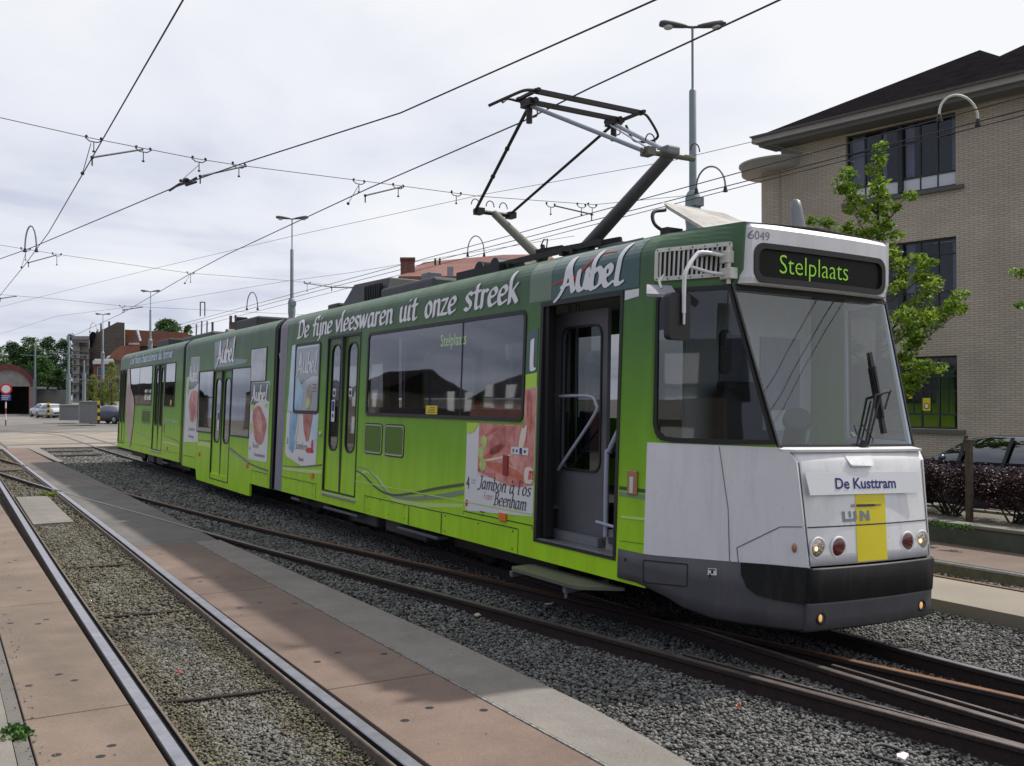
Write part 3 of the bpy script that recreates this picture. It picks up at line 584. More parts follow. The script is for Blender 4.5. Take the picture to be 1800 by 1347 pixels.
pc = gz(1545, 1330, -.12); b = MB(); b.tube(smoothline([(pc[0]+.10, pc[1]-.28, -.13), (pc[0]-.05, pc[1]-.05, -.10), (pc[0]+.0, pc[1]+.05, -.085), (pc[0]+.1, pc[1]+.06, -.085), (pc[0]+.2, pc[1]+.0, -.12)], 6), .011, 6)
rebase(tag(b.build('cable', 'dark_grey'), 'dark cable end looping out of the ballast at the bottom right', 'cable'))
# ============================================================ TRAM (built in its own frame: x across, y along, z up; leans 1 deg on the canted track)
TR = bpy.data.objects.new('tram', None); COL.objects.link(TR); TR.location = (6.40, 19.5, 0); TR.rotation_euler = (0, .02, 0)
ORG['tram'] = Vector((0, 19.5, 0)); tag(TR, 'long articulated green tram with white cab front, open front door and raised pantograph', 'tram')
def lerp(a, b, t): return a+(b-a)*t
def interp(tab, z):
    if z <= tab[0][0]: return tab[0][1:]
    for p, q in zip(tab[:-1], tab[1:]):
        if z <= q[0]:
            t = (z-p[0])/(q[0]-p[0]); return tuple(lerp(a, b, t) for a, b in zip(p[1:], q[1:]))
    return tab[-1][1:]
def sx(z):
    x = -1.22+.02*(z-1)
    if z > 3.20: k = (z-3.20)/.2; x += .16*k*k
    return x
CN = [(.2, -.71, 5.33), (.72, -.695, 5.30), (1.55, -.735, 5.405), (1.60, -.79, 5.53), (2.88, -.922, 5.93), (2.95, -.89, 5.90), (3.02, -.875, 5.865), (3.40, -.865, 5.855)]
def SP(y, z, off=0.):
    """point on the left side at (y,z), 'off' metres outside it"""
    if y >= 6.6: return (sx(z)-off, y, z)
    c = interp(CN, z); t = (6.6-y)/(6.6-c[1]); return CP(t, z, off)
def CP(t, z, off=0.):
    c = interp(CN, z); a = (sx(z), 6.6); dx_, dy_ = c[0]-a[0], c[1]-a[1]; Ln = math.hypot(dx_, dy_)
    return (lerp(a[0], c[0], t)+dy_/Ln*off, lerp(a[1], c[1], t)-dx_/Ln*off, z)
def mir(p): return (-p[0], p[1], p[2])
def cuts(a, b, holes, k, step=.6):
    s = {round(a, 4), round(b, 4)}
    for h in holes: s |= {round(h[k], 4), round(h[k+1], 4)}
    s = sorted(x for x in s if a-1e-3 <= x <= b+1e-3); o = []
    for p, q in zip(s[:-1], s[1:]):
        n = max(1, int((q-p)/step)); o += [p+(q-p)*i/n for i in range(n)]
    return o+[s[-1]]
ZC = [3.0, 3.1, 3.2, 3.24, 3.28, 3.32, 3.36, 3.40]
def wall(y0, y1, z0, holes, fn=SP, flip=False, z1=3.40, step=1.2, zs_extra=()):
    b = MB(); hz = [(0, 0, h[2], h[3]) for h in holes]; ys = cuts(y0, y1, holes, 0, step)
    zs = sorted(set([round(z, 4) for z in cuts(z0, min(z1, 3.0), hz, 2, .7)]+[z for z in ZC if z <= z1]+list(zs_extra)))
    b.grid(ys, zs, lambda y, z: fn(y, z), skip=lambda y, z: any(h[0] < y < h[1] and h[2] < z < h[3] for h in holes), flip=flip)
    return b
L_ = lambda y, z: SP(y, z)
R_ = lambda y, z: mir(SP(y, z))
H1 = [(7.03, 8.38, .57, 2.92), (8.69, 12.89, 1.77, 2.85), (13.22, 14.56, .56, 2.91), (14.92, 16.09, 1.76, 2.84)]
H2 = [(17.80, 18.76, 2.30, 2.90), (18.76, 20.13, 1.24, 2.56), (20.17, 21.64, .24, 2.57), (21.68, 22.98, 1.24, 2.56)]
H3 = [(25.6, 26.76, 1.78, 2.86), (26.97, 28.25, .6, 2.89), (28.62, 32.48, 1.80, 2.87), (32.78, 33.93, .56, 2.87)]
HR1 = [(8.2, 11.2, 1.77, 2.85), (11.5, 13.9, 1.77, 2.85), (14.2, 16.1, 1.77, 2.85)]
HR2 = [(17.9, 19.9, 1.4, 2.7), (20.2, 22.2, 1.4, 2.7), (22.5, 23.9, 1.4, 2.7)]
HR3 = [(25.6, 28.4, 1.77, 2.85), (28.7, 32.3, 1.77, 2.85)]
S1 = wall(6.6, 16.62, .38, H1).build('front_car_body', 'green', TR, solid=.045, weld=True)
S2 = wall(17.33, 24.36, .37, H2).build('middle_car_body', 'green', TR, solid=.045, weld=True)
S3 = wall(24.75, 34.0, .42, H3).build('rear_car_body', 'green', TR, solid=.045, weld=True)
for nm, y0, y1, z0, hr in (('front_car_far_side', 6.6, 16.62, .38, HR1), ('middle_car_far_side', 17.33, 24.36, .37, HR2), ('rear_car_far_side', 24.75, 34, .42, HR3)):
    wall(y0, y1, z0, hr, R_, True).build(nm, 'green', TR, solid=.045, weld=True)
    g = MB()
    for h in hr: g.add([mir(SP(h[0], h[2], -.02)), mir(SP(h[1], h[2], -.02)), mir(SP(h[1], h[3], -.02)), mir(SP(h[0], h[3], -.02))], [(0, 1, 2, 3)])
    g.build('far_side_windows', 'glass', TR)
# dropped middle skirt, car ends, roofs
b = MB(); zt = .372
pl = [(18.55, zt), (22.98, zt), (22.86, .14), (18.57, .13)]
b.prism([SP(y, z) for y, z in pl], (0, 0, 0), (.045, 0, 0)); b.build('low_floor_skirt', 'green', TR, bevel=.006)
b = MB()
for y0, y1 in ((6.6, 16.62), (17.33, 24.36), (24.75, 34.0)):
    xs = [-1.018, -.96, -.8, -.5, -.2, .2, .5, .8, .96, 1.018]
    b.grid([y0, y1], xs, lambda y, x: (x, y, 3.40+.075*(1-(x/1.018)**2)))
b.build('roof', 'green', TR, solid=.03, smooth=True)
b = MB(); b.add([(-.865, 5.855, 3.398), (.865, 5.855, 3.398), (1.018, 6.6, 3.40), (0, 6.6, 3.475), (-1.018, 6.6, 3.40), (0, 5.86, 3.44)], [(0, 5, 3, 4), (5, 1, 2, 3)]); b.build('cab_roof', 'white_paint', TR)
def endwall(b, y, zb, mi=0):
    pr = [(sx(z)+.05, z) for z in [zb, 1, 2, 3, 3.2, 3.3, 3.38]]; poly = [(x, y, z) for x, z in pr]+[(-x, y, z) for x, z in pr[::-1]]
    b.prism(poly, (0, -.02, 0), (0, .02, 0), mi)
b = MB(); endwall(b, 33.97, .45); b.build('rear_end_panel', 'green', TR)
# gangways: grey end trims and ribbed black bellows
b = MB()
for y0, y1 in ((16.625, 17.02),):
    b.grid([y0, y1], [.38, 1, 2, 3, 3.1, 3.2, 3.26, 3.32, 3.37], lambda y, z: SP(y, z, -.004)); b.build('end_trim', 'trim_grey', TR, solid=.03); b = MB(); b.grid([y0, y1], [.38, 1, 2, 3, 3.2, 3.3, 3.37], lambda y, z: mir(SP(y, z, -.004)), flip=True); b.build('end_trim', 'trim_grey', TR, solid=.03); b = MB()
for y0, y1 in ((24.37, 24.50),):
    b.grid([y0, y1], [.4, 1, 2, 3, 3.2, 3.3, 3.37], lambda y, z: SP(y, z, -.004))
b.build('end_trim', 'trim_grey', TR, solid=.03)
for y0, y1 in ((17.0, 17.34), (24.36, 24.76)):
    b = MB(); n = 6
    pr = lambda k: [(sx(z)+.10+k, z) for z in [.42, 1, 2, 3, 3.2, 3.28, 3.34]]
    st = []
    for i in range(n*2+1):
        k = .045 if i % 2 else 0; y = lerp(y0, y1, i/(n*2)); q = pr(k); st.append([(x, y, z) for x, z in q]+[(-x, y, z) for x, z in q[::-1]])
    m_ = len(st[0])
    for i in range(len(st)-1):
        vs = st[i]+st[i+1]; b.add(vs, [(j, (j+1) % m_, m_+(j+1) % m_, m_+j) for j in range(m_)])
    b.build('gangway_bellows', 'black', TR)
b = MB(); b.grid([17.20, 17.335], [.38, 1, 2, 3, 3.1, 3.2, 3.3, 3.38], lambda y, z: SP(y, z, -.012)); b.build('car_end_edge', 'black', TR, solid=.03)

# ---- generic side pieces
def ring(outer, inner, fn, d0, d1, mi=0, b=None):
    b = b or MB(); n = len(outer)
    vo = [fn(*p, d1) for p in outer]; vi = [fn(*p, d1) for p in inner]; wo = [fn(*p, d0) for p in outer]; wi = [fn(*p, d0) for p in inner]
    fs = []
    for i in range(n):
        j = (i+1) % n; fs += [(i, j, n+j, n+i), (2*n+i, 2*n+j, j, i), (n+i, n+j, 3*n+j, 3*n+i)]
    return b.add(vo+vi+wo+wi, fs, mi)
def pane(pts, fn, off, b=None, mi=0):
    b = b or MB(); return b.add([fn(*p, off) for p in pts], [tuple(range(len(pts)))], mi)
def window(y0, y1, z0, z1, wd=.045, r=.09, bars=(), fn=SP, name='window', gm='glass'):
    f = ring(rrect(y0, y1, z0, z1, r), rrect(y0+wd, y1-wd, z0+wd, z1-wd, r*.65), fn, -.01, .012).build('window_frame' if name == 'window' else name, 'rubber', TR)
    pane(rrect(y0+wd*.5, y1-wd*.5, z0+wd*.5, z1-wd*.5, r*.8), fn, .002).build('pane', gm, f)
    if bars:
        b = MB()
        for y in bars: b.add([fn(y-.014, z0+wd, .006), fn(y+.014, z0+wd, .006), fn(y+.014, z1-wd, .006), fn(y-.014, z1-wd, .006)], [(0, 1, 2, 3)])
        b.build('window_bar', 'rubber', f)
    return f
def quadline(b, y0, z0, y1, z1, wd=.008, off=.0035, fn=SP, mi=0):
    d = math.hypot(y1-y0, z1-z0); ny, nz = -(z1-z0)/d*wd/2, (y1-y0)/d*wd/2; n = max(1, int(d/.4)) if min(y0, y1) < 6.7 else 1
    for i in range(n):
        a, c = i/n, (i+1)/n; ya, za, yb, zb = lerp(y0, y1, a), lerp(z0, z1, a), lerp(y0, y1, c), lerp(z0, z1, c)
        b.add([fn(ya+ny, za+nz, off), fn(yb+ny, zb+nz, off), fn(yb-ny, zb-nz, off), fn(ya-ny, za-nz, off)], [(0, 1, 2, 3)], mi)
window(8.66, 12.93, 1.73, 2.89, bars=(10.07,)); window(14.88, 16.13, 1.72, 2.88)
window(28.58, 32.52, 1.77, 2.90, wd=.03, r=.05, bars=(30.5,)); window(25.56, 26.8, 1.75, 2.89, wd=.03, r=.05)
window(18.73, 20.16, 1.21, 2.59, wd=.03, r=.03); window(21.65, 23.01, 1.21, 2.59, wd=.03, r=.03); window(17.78, 18.79, 2.28, 2.92, wd=.02, r=.02)
# ---- folding doors
def door(y0, y1, z0, z1, wz0, wz1, lbl=None, leaf='green', split=True):
    ym = (y0+y1)/2; fr = ring(rrect(y0, y1, z0, z1, .004, 1), rrect(y0+.032, y1-.032, z0+.02, z1-.04, .004, 1), SP, -.03, .006).build('door', 'rubber', TR)
    for a, c in ((y0+.03, ym-.028), (ym+.028, y1-.03)):
        b = MB(); n = 4; o = [(c, z1-.04)]*(n+1)+[(a, z1-.04)]*(n+1)+[(a, z0+.02)]*(n+1)+[(c, z0+.02)]*(n+1)
        iw = rrect(a+.13, c-.13, wz0, wz1, .14, n); ring(o, iw, SP, -.05, -.022, 0, b); b.build('door_leaf', leaf, fr)
        ring(rrect(a+.11, c-.11, wz0-.02, wz1+.02, .155, n), rrect(a+.135, c-.135, wz0+.005, wz1-.005, .135, n), SP, -.03, -.014).build('leaf_seal', 'rubber', fr)
        pane(iw, SP, -.032).build('leaf_pane', 'glass', fr)
    b = MB(); b.box(sx(2)-.012, sx(2)+.04, ym-.03, ym+.03, z0+.02, z1-.03); b.build('centre_seal', 'dark_grey', fr)
    return fr
d2 = door(13.21, 14.58, .56, 2.925, 1.2, 2.78); d3 = door(20.14, 21.67, .25, 2.585, 1.05, 2.38); d4 = door(26.95, 28.28, .58, 2.90, 1.25, 2.78); d5 = door(32.76, 33.96, .55, 2.89, 1.2, 2.8)
for (a, c, z) in ((13.18, 14.56, .53), (26.9, 28.3, .57)):
    b = MB(); b.box(sx(z)-.02, sx(z)+.06, a, c, z-.035, z+.005); b.build('door_sill', 'steel', TR, bevel=.004)
# stickers on the second door
b = MB(); pane(rrect(14.20, 14.34, 1.62, 1.95, .01, 1), SP, -.012, b); pane(rrect(14.19, 14.31, 2.0, 2.12, .01, 1), SP, -.012, b); pane(rrect(13.52, 13.64, 2.0, 2.12, .01, 1), SP, -.012, b); pane(rrect(21.1, 21.25, 1.3, 1.7, .01, 1), SP, -.012, b)
b.build('door_stickers', 'white_vinyl', TR)
b = MB(); pane(rrect(14.22, 14.32, 1.78, 1.93, .01, 1), SP, -.009, b); pane(rrect(21.12, 21.23, 1.52, 1.67, .01, 1), SP, -.009, b); b.build('sticker_symbol', 'navy', TR)
b = MB(); pane(rrect(14.235, 14.30, 1.68, 1.74, .03, 3), SP, -.009, b); pane(rrect(14.21, 14.29, 2.02, 2.09, .03, 3), SP, -.009, b); pane(rrect(13.54, 13.62, 2.02, 2.09, .03, 3), SP, -.009, b); b.build('sticker_marks', 'dark_grey', TR)
b = MB(); pane(rrect(10.66, 10.98, 1.78, 1.885, .008, 1), SP, .006, b); pane(rrect(25.9, 26.05, 1.80, 1.93, .008, 1), SP, .006, b); b.build('yellow_sticker', 'yellow', TR)
b = MB()
for i in range(3): quadline(b, 10.72, 1.805+i*.027, 10.94-.04*i, 1.805+i*.027, .008, .009)
b.build('sticker_print', 'ink', TR)
# ---- open front doorway
fr = ring(rrect(7.02, 8.39, .55, 2.935, .004, 1), rrect(7.06, 8.34, .58, 2.89, .004, 1), SP, -.05, .008).build('front_doorway', 'rubber', TR)
b = MB(); b.box(-1.17, -1.11, 8.27, 8.36, .60, 2.9); b.box(-1.12, -1.06, 8.30, 8.40, .60, 2.9); b.build('folded_door_leaves', 'black', fr)
b = MB(); b.box(-1.225, -1.14, 7.05, 8.37, .535, .585); b.box(-1.19, .2, 7.06, 8.35, .50, .572); b.build('tread_plate', 'alu', fr)
b = MB(); n = 4; X0 = -.93  # inner partition leaf with tall window
def PT(y, z, o=0): return (X0-o, y, z)
a, c = 7.60, 8.56
o_ = [(c, 2.84)]*(n+1)+[(a, 2.84)]*(n+1)+[(a, .62)]*(n+1)+[(c, .62)]*(n+1)
iw = rrect(a+.10, c-.20, 1.28, 2.68, .10, n); ring(o_, iw, PT, -.04, 0, 0, b); b.build('inner_door', mat('inner_door_grey', (.10, .103, .115), .5, var=.12, vscale=3), fr)
ring(rrect(a+.08, c-.18, 1.26, 2.70, .12, n), iw, PT, 0, .012).build('inner_door_seal', 'rubber', fr); pane(iw, PT, -.02).build('inner_door_pane', 'cabglass', fr)
b = MB(); b.tube(smoothline([(-.97, 8.36, 2.0), (-1.0, 7.80, 2.0), (-1.0, 7.68, 1.93), (-1.0, 7.72, 1.8), (-.97, 8.36, 1.26)], 5), .016, 8); b.build('grab_rail', 'pole_paint', fr)
b = MB(); b.tube(smoothline([(-1.02, 7.06, 1.98), (-1.03, 7.25, 1.72), (-1.04, 7.40, 1.50), (-1.04, 7.44, 1.42), (-1.04, 7.44, .70)], 5), .021, 8); b.tube([(-1.08, 7.53, .83), (-1.02, 7.05, .78)], .015, 8); b.build('grab_rail', 'pole_paint', fr)
b = MB(); b.box(-1.02, -.2, 7.04, 7.46, .575, .76); b.build('entrance_step', 'interior', fr); b = MB(); b.box(-1.035, -1.022, 7.08, 7.16, .63, .73); b.box(-1.035, -1.022, 7.2, 7.40, .64, .70); b.build('step_socket', 'dark_grey', fr)
b = MB(); b.box(-1.0, -.94, 7.62, 8.45, .575, .66); b.build('door_foot_pad', 'mid_grey', fr)
# outside running board
b = MB(); b.prism([(-1.46, 7.22, .31), (-1.50, 7.32, .31), (-1.50, 8.32, .31), (-1.46, 8.42, .31), (-1.14, 8.48, .31), (-1.14, 7.0, .31)], (0, 0, -.03), (0, 0, 0)); o = b.build('running_board', 'green_tube', TR, bevel=.004)
b = MB(); b.bar((-1.48, 7.45, .24), (-1.0, 7.45, .28), .05, .05); b.build('board_bracket', 'mid_grey', o); b = MB(); b.bar((-1.48, 8.4, .24), (-1.0, 8.4, .28), .05, .05); b.cyl((-1.46, 7.45, .17), (-1.46, 7.45, .28), .015); b.build('board_bracket', 'mid_grey', o)
# ---- inside
b = MB(); b.box(-1.12, 1.13, 8.40, 16.9, .86, .90); b.box(-.2, 1.13, 6.96, 8.4, .86, .90); b.prism([(-.62, 5.5, .86), (.62, 5.5, .86), (1.08, 6.6, .86), (1.08, 6.95, .86), (-1.08, 6.95, .86), (-1.08, 6.6, .86)], (0, 0, 0), (0, 0, .039)); b.box(-1.12, 1.13, 17.35, 24.4, .33, .38); b.box(-1.12, 1.13, 24.7, 33.9, .86, .9); b.build('floor', 'floor', TR)
b = MB(); b.box(-1.05, 1.05, 6.0, 16.9, 3.14, 3.17); b.box(-1.05, 1.05, 17.35, 33.9, 3.14, 3.17); b.build('ceiling', 'interior', TR)
b = MB(); b.box(-1.10, 1.1, 6.9, 16.5, .30, .855); b.box(-1.1, 1.1, 24.9, 33.6, .34, .855); b.box(-1.1, 1.1, 17.4, 18.5, .34, .86)
# leave the stairwell free
b = MB(); b.box(-1.10, 1.1, 8.42, 16.5, .45, .855); b.box(-.18, 1.1, 6.9, 8.42, .45, .855); b.box(-1.1, 1.1, 24.9, 33.6, .45, .855); b.box(-1.1, 1.1, 17.4, 18.5, .4, .86); b.box(-1.1, 1.1, 6.9, 8.40, .42, .50); b.box(-.66, .66, 5.5, 6.8, .30, .85)
b.build('underframe', 'black', TR)
b = MB(); b.box(-.5, 1.12, 6.98, 7.02, .9, 3.14); b.build('cab_partition', mat('pale_panel', (.62, .60, .58), .6, var=.05), TR); b = MB(); b.box(-.1, .28, 6.965, 6.978, 1.55, 2.6); b.box(.42, .95, 6.965, 6.978, 1.9, 2.6); b.box(.45, .8, 6.8, 6.978, 1.2, 1.7); b.build('cab_lockers', 'trim_grey', TR)
b = MB(); b.box(-.20, -.16, 7.05, 8.38, .90, 1.15); b.build('stair_panel', 'mid_grey', fr)
def seat(x, y, rot, z=.9):
    c, s_ = math.cos(rot), math.sin(rot)
    def T(px, py, pz): return (x+px*c-py*s_, y+px*s_+py*c, z+pz)
    b = MB()
    for bx in ((-.21, .21, -.2, .2, .38, .45), (-.21, .21, .16, .22, .42, .95), (-.05, .05, -.05, .05, 0, .38)):
        x0, x1, y0, y1, z0, z1 = bx; b.hexa([T(x0, y0, z0), T(x1, y0, z0), T(x1, y1, z0), T(x0, y1, z0)], [T(x0, y0, z1), T(x1, y0, z1), T(x1, y1+(.05 if y0 > .1 else 0), z1), T(x0, y1+(.05 if y0 > .1 else 0), z1)])
    b.build('passenger_seat', 'seat', TR, bevel=.02)
for y in (9.2, 10.1, 11.0, 11.9, 12.7): seat(-.85, y, 0); seat(-.40, y, 0); seat(.85, y, 0)
for y in (14.9, 15.7): seat(.85, y, 0); seat(-.85, y, 0)
for y in (25.6, 26.4, 29, 30, 31, 32): seat(-.85, y, 0); seat(.85, y, 0)
b = MB()
for x, y, z in ((-.6, 8.6, .9), (-.3, 11.45, .9), (-.6, 13.0, .9), (-.6, 14.8, .9), (.3, 14, .9), (-.5, 20, .38), (-.5, 22, .38), (-.6, 28.6, .9), (.3, 10.1, .9)): b = MB(); b.tube([(x, y, z), (x, y, 3.14)], .018, 8); b.build('grab_pole', 'steel', TR)
b = MB(); b.box(-1.0, -.96, 10.0, 11.3, 2.52, 2.86); b.build('side_display_box', 'dark_grey', TR)
b = MB(); put(b, bfont('Stelplaats', .004), lambda a, c: (-1.003, 11.02-a*.80/4.35, 2.62+c*.21)); b.build('side_display_text', 'leddim', TR)
# cab: desk, round instrument pod, wheel, seat
b = MB(); b.prism([(-.74, 5.6, .9), (.74, 5.6, .9), (.95, 6.05, .9), (-.95, 6.05, .9)], (0, 0, 0), (0, 0, .60)); cabd = b.build('driver_desk', 'interior', TR, bevel=.03)
b = MB(); b.cyl((-.18, 6.0, 1.45), (-.40, 5.72, 1.80), .10, .085, 16); b.cyl((-.40, 5.72, 1.80), (-.425, 5.69, 1.835), .115, .11, 16); b.cyl((-.1, 6.1, 1.3), (-.18, 6.0, 1.5), .13, .11, 16); b.build('instrument_pod', mat('pod_dark_green', (.012, .02, .014), .7, spec=.08), cabd)
b = MB(); b.tube([(-.05+.13*math.cos(t), 6.0-.05*math.sin(t), 1.66+.13*math.sin(t)) for t in [2*math.pi*i/20 for i in range(21)]], .016, 6); b.cyl((-.05, 6.08, 1.5), (-.05, 6.0, 1.66), .02); b.build('control_wheel', 'dark_grey', cabd)
b = MB(); b.box(-.25, .25, 6.35, 6.8, 1.3, 1.42); b.box(-.25, .25, 6.74, 6.86, 1.35, 2.15); b.box(-.06, .06, 6.5, 6.62, .9, 1.3); b.build('driver_seat', 'dark_grey', TR, bevel=.03)
b = MB(); b.box(-.75, .3, 5.75, 6.4, 1.5, 1.505); b.build('paper_sheet', 'white_vinyl', cabd)

# ---- cab shell
def cabwall(fn, flip):
    b = MB(); ts = [0, .06, .3, .6, .9, .955, 1.0]; zs = [1.60, 1.645, 2.0, 2.5, 2.86, 2.9, 2.95, 3.02, 3.2, 3.24, 3.28, 3.32, 3.36, 3.40]
    b.grid(ts, zs, fn, flip=flip, skip=lambda t, z: .06 < t < .955 and 1.645 < z < 2.86); return b
cabwall(lambda t, z: CP(t, z), True).build('cab_side', 'green', TR, solid=.03, weld=True)
cabwall(lambda t, z: mir(CP(t, z)), False).build('cab_far_side', 'white_paint', TR, solid=.03, weld=True)
for s, nm in ((0, 'cab_lower_panel'), (1, 'cab_lower_far_panel')):
    b = MB(); ts = [-.012, .25, .5, .75, .9, .96, 1.0]; zs = [.665, .72, 1.1, 1.5, 1.57, 1.603]
    b.grid(ts, zs, (lambda t, z: mir(CP(t, z, .012))) if s else (lambda t, z: CP(t, z, .012)), flip=not s); b.build(nm, 'white_paint', TR, solid=.03, weld=True)
# cab side window: outline measured on the side, rubber seal with rounded rear corners
CW = [(.045, 2.80), (.09, 2.88), (.14, 2.90), (.975, 2.895), (.985, 2.6), (.985, 2.2), (.985, 1.8), (.99, 1.625), (.6, 1.612), (.2, 1.61), (.10, 1.625), (.055, 1.68), (.035, 1.76), (.038, 2.3)]
CI = [(.075, 2.79), (.105, 2.845), (.15, 2.86), (.955, 2.855), (.958, 2.6), (.958, 2.2), (.958, 1.8), (.955, 1.66), (.6, 1.65), (.22, 1.65), (.13, 1.66), (.085, 1.70), (.068, 1.77), (.07, 2.3)]
f = ring(CW, CI, CP, -.01, .018).build('cab_side_window', 'rubber', TR); pane(CI, CP, .006).build('pane', 'cabglass', f)
f = ring(CW, CI, lambda t, z, o: mir(CP(t, z, o)), -.01, .018).build('cab_side_window', 'rubber', TR); pane(CI, lambda t, z, o: mir(CP(t, z, o)), .006).build('pane', 'cabglass', f)
# front lower panel (white), slightly bowed
def FY(z): return interp([(a, c) for a, _, c in CN], z)[0]
def FP(x, z, off=0.): return (x, FY(z)-.045*(1-(x/.72)**2)-off, z)
b = MB(); b.grid([-.70, -.685]+[-.6+.1*i for i in range(13)]+[.685, .70], [.715, .8, 1.0, 1.2, 1.4, 1.5, 1.56, 1.592], lambda x, z: FP(x, z)if abs(x) < .69 else (FP(x, z)[0]*(1+.05*(z-.7)), FP(x, z)[1]+.006, z), flip=True)
b.build('front_panel', 'white_paint', TR, solid=.03, smooth=True)
b = MB(); b.grid([-.80, -.74]+[-.6+.2*i for i in range(7)]+[.74, .80], [1.590, 1.606], lambda x, z: (x, (5.412 if z < 1.6 else 5.515)-.04*(1-(x/.8)**2)+(.10 if abs(x) > .75 else 0), z), flip=True); b.build('windshield_ledge', 'white_paint', TR, solid=.02)
b = MB()
for z in (1.004,):
    xs = [-.69+.115*i for i in range(13)]
    for p, q in zip(xs[:-1], xs[1:]): b.add([FP(p, z-.005, .003), FP(q, z-.005, .003), FP(q, z+.005, .003), FP(p, z+.005, .003)], [(0, 1, 2, 3)])
for x in (-.693, .693):
    zs = [.72+.0855*i for i in range(11)]
    for p, q in zip(zs[:-1], zs[1:]): b.add([FP(x*(1+.045*(p-.7))-.005, p, .003), FP(x*(1+.045*(p-.7))+.005, p, .003), FP(x*(1+.045*(q-.7))+.005, q, .003), FP(x*(1+.045*(q-.7))-.005, q, .003)], [(0, 1, 2, 3)])
CQ = lambda t, z, o=0: CP(t, z, o)
def cl(b, pts, wd=.0055, off=.016):
    for (t0, z0), (t1, z1) in zip(pts[:-1], pts[1:]):
        d = math.hypot((t1-t0)*1.4, z1-z0); nt_, nz = -(z1-z0)/d*wd/2/1.4, (t1-t0)*1.4/d*wd/2
        b.add([CP(t0+nt_, z0+nz, off), CP(t1+nt_, z1+nz, off), CP(t1-nt_, z1-nz, off), CP(t0-nt_, z0-nz, off)], [(0, 1, 2, 3)])
cl(b, [(.56, 1.595), (.548, 1.1), (.545, .67)]); cl(b, [(.60, .67), (.59, .80), (.86, .995), (.99, 1.01)], .006)
b.build('panel_seams', 'dark_grey', TR)
# recessed wiper handle hood
b = MB(); hp = [(-.24, 1.56, .0), (.07, 1.56, .0), (.052, 1.475, .022), (.03, 1.462, .022), (-.19, 1.462, .022), (-.212, 1.475, .022)]; b.add([FP(x, z, o_+.001) for x, z, o_ in hp]+[FP(x*.93-.006, z-.02, -.003) for x, z, _ in hp[2:]], [(0, 1, 2, 3, 4, 5), (2, 6, 7, 3), (3, 7, 8, 4), (4, 8, 9, 5), (1, 6, 2), (0, 5, 9)], 0, False); b.build('wiper_hood', 'white_paint', TR)
# lamps
def lampset(x, z, kind):
    c = Vector(FP(x, z, 0)); b = MB(); r = .070
    pr = [(r+.020, -.001), (r+.013, -.009), (r+.003, -.008), (r-.004, .0)]; b.lathe(c, pr, 24, 0, 'y'); o = b.build('lamp_bezel' if 0 else ('headlight' if kind == 'h' else 'tail_light'), 'white_paint', TR)
    b = MB(); b.lathe(c, [(r, -.004), (r*.85, -.007), (r*.5, -.010), (0, -.011)], 24, 0, 'y'); b.build('lens', 'lens' if kind == 'h' else 'red_lens', o)
    if kind == 'h':
        b = MB(); b.ball((c.x-.03, c.y-.014, c.z), .018, 8, 0, (1, .4, 1)); b.build('bulb', 'warm', o)
lampset(-.605, .845, 'h'); lampset(-.40, .842, 't'); lampset(.40, .842, 't'); lampset(.605, .842, 'h')
for t in (.93,):
    b = MB(); c = Vector(CP(t, .845, .012)); b.ball(c, .036, 12, 0, (.6, .6, 1)); b.build('side_indicator', 'amber', TR)
# yellow stripe, nameplate, operator logo
b = MB()
zs = [.725, .9, .998]; xs = [(-.205, .135), (-.19, .15), (-.183, .157)]
for z0, z1, (a0, a1), (c0, c1) in ((.725, .85, (-.215, .130), (-.207, .137)), (.85, .998, (-.207, .137), (-.195, .15)), (1.010, 1.12, (-.193, .152), (-.185, .16)), (1.12, 1.26, (-.185, .16), (-.175, .17))):
    n_ = 6
    for i in range(n_):
        p, q = i/n_, (i+1)/n_; b.add([FP(lerp(a0, a1, p), z0, .003), FP(lerp(a0, a1, q), z0, .003), FP(lerp(c0, c1, q), z1, .003), FP(lerp(c0, c1, p), z1, .003)], [(0, 1, 2, 3)])
b.build('yellow_stripe', 'yellow', TR)
b = MB(); sg = [(-.715, 1.42), (.60, 1.405), (.62, 1.235), (-.68, 1.25)]
yp = FY(1.33)-.052; b.prism([(x, yp+(z-1.33)*.13, z) for x, z in sg], (0, -.004, 0), (0, .003, 0)); npl = b.build('name_board', 'white_vinyl', TR)
vf = bfont('De Kusttram', .022); b = MB(); k = .70/vf[2]
put(b, vf, lambda a, c: (-.40+a*k, yp-.0065+(1.29+c*.125-.005*(a*k)-1.33)*.13, 1.292+c*.118-.015*(a*k))); b.build('name_lettering', 'navy', npl)
b = MB()
def blk(pl, off=.006): b.add([FP(x, z, off) for x, z in pl], [tuple(range(len(pl)))])
X = -.335; zb, zt_ = 1.035, 1.115
blk([(X, zt_), (X, zb), (X+.095, zb), (X+.095, zb+.022), (X+.03, zb+.022), (X+.03, zt_)])
blk([(X+.07, zt_), (X+.07, zb+.032), (X+.095, zb+.032), (X+.095, zt_)])
blk([(X+.155, zt_), (X+.125, zt_), (X+.125, zb-.002+.028), (X+.105, zb+.026), (X+.105, zb+.0), (X+.135, zb), (X+.155, zb+.02)])
x = X+.19; blk([(x, zb), (x+.028, zb), (x+.028, zt_), (x, zt_)]); blk([(x+.08, zb), (x+.108, zb), (x+.108, zt_), (x+.08, zt_)]); blk([(x+.029, zt_), (x+.029, zt_-.035), (x+.079, zb), (x+.079, zb+.035)])
b.build('operator_logo', 'logo_grey', TR)
b = MB(); blk([(-.175, 1.145), (-.175, 1.165), (.03, 1.162), (.03, 1.142)], .006)
for i in range(5): blk([(.035+i*.018, 1.142), (.035+i*.018, 1.162), (.045+i*.018-.001*i, 1.161), (.045+i*.018-.001*i, 1.143)], .006)
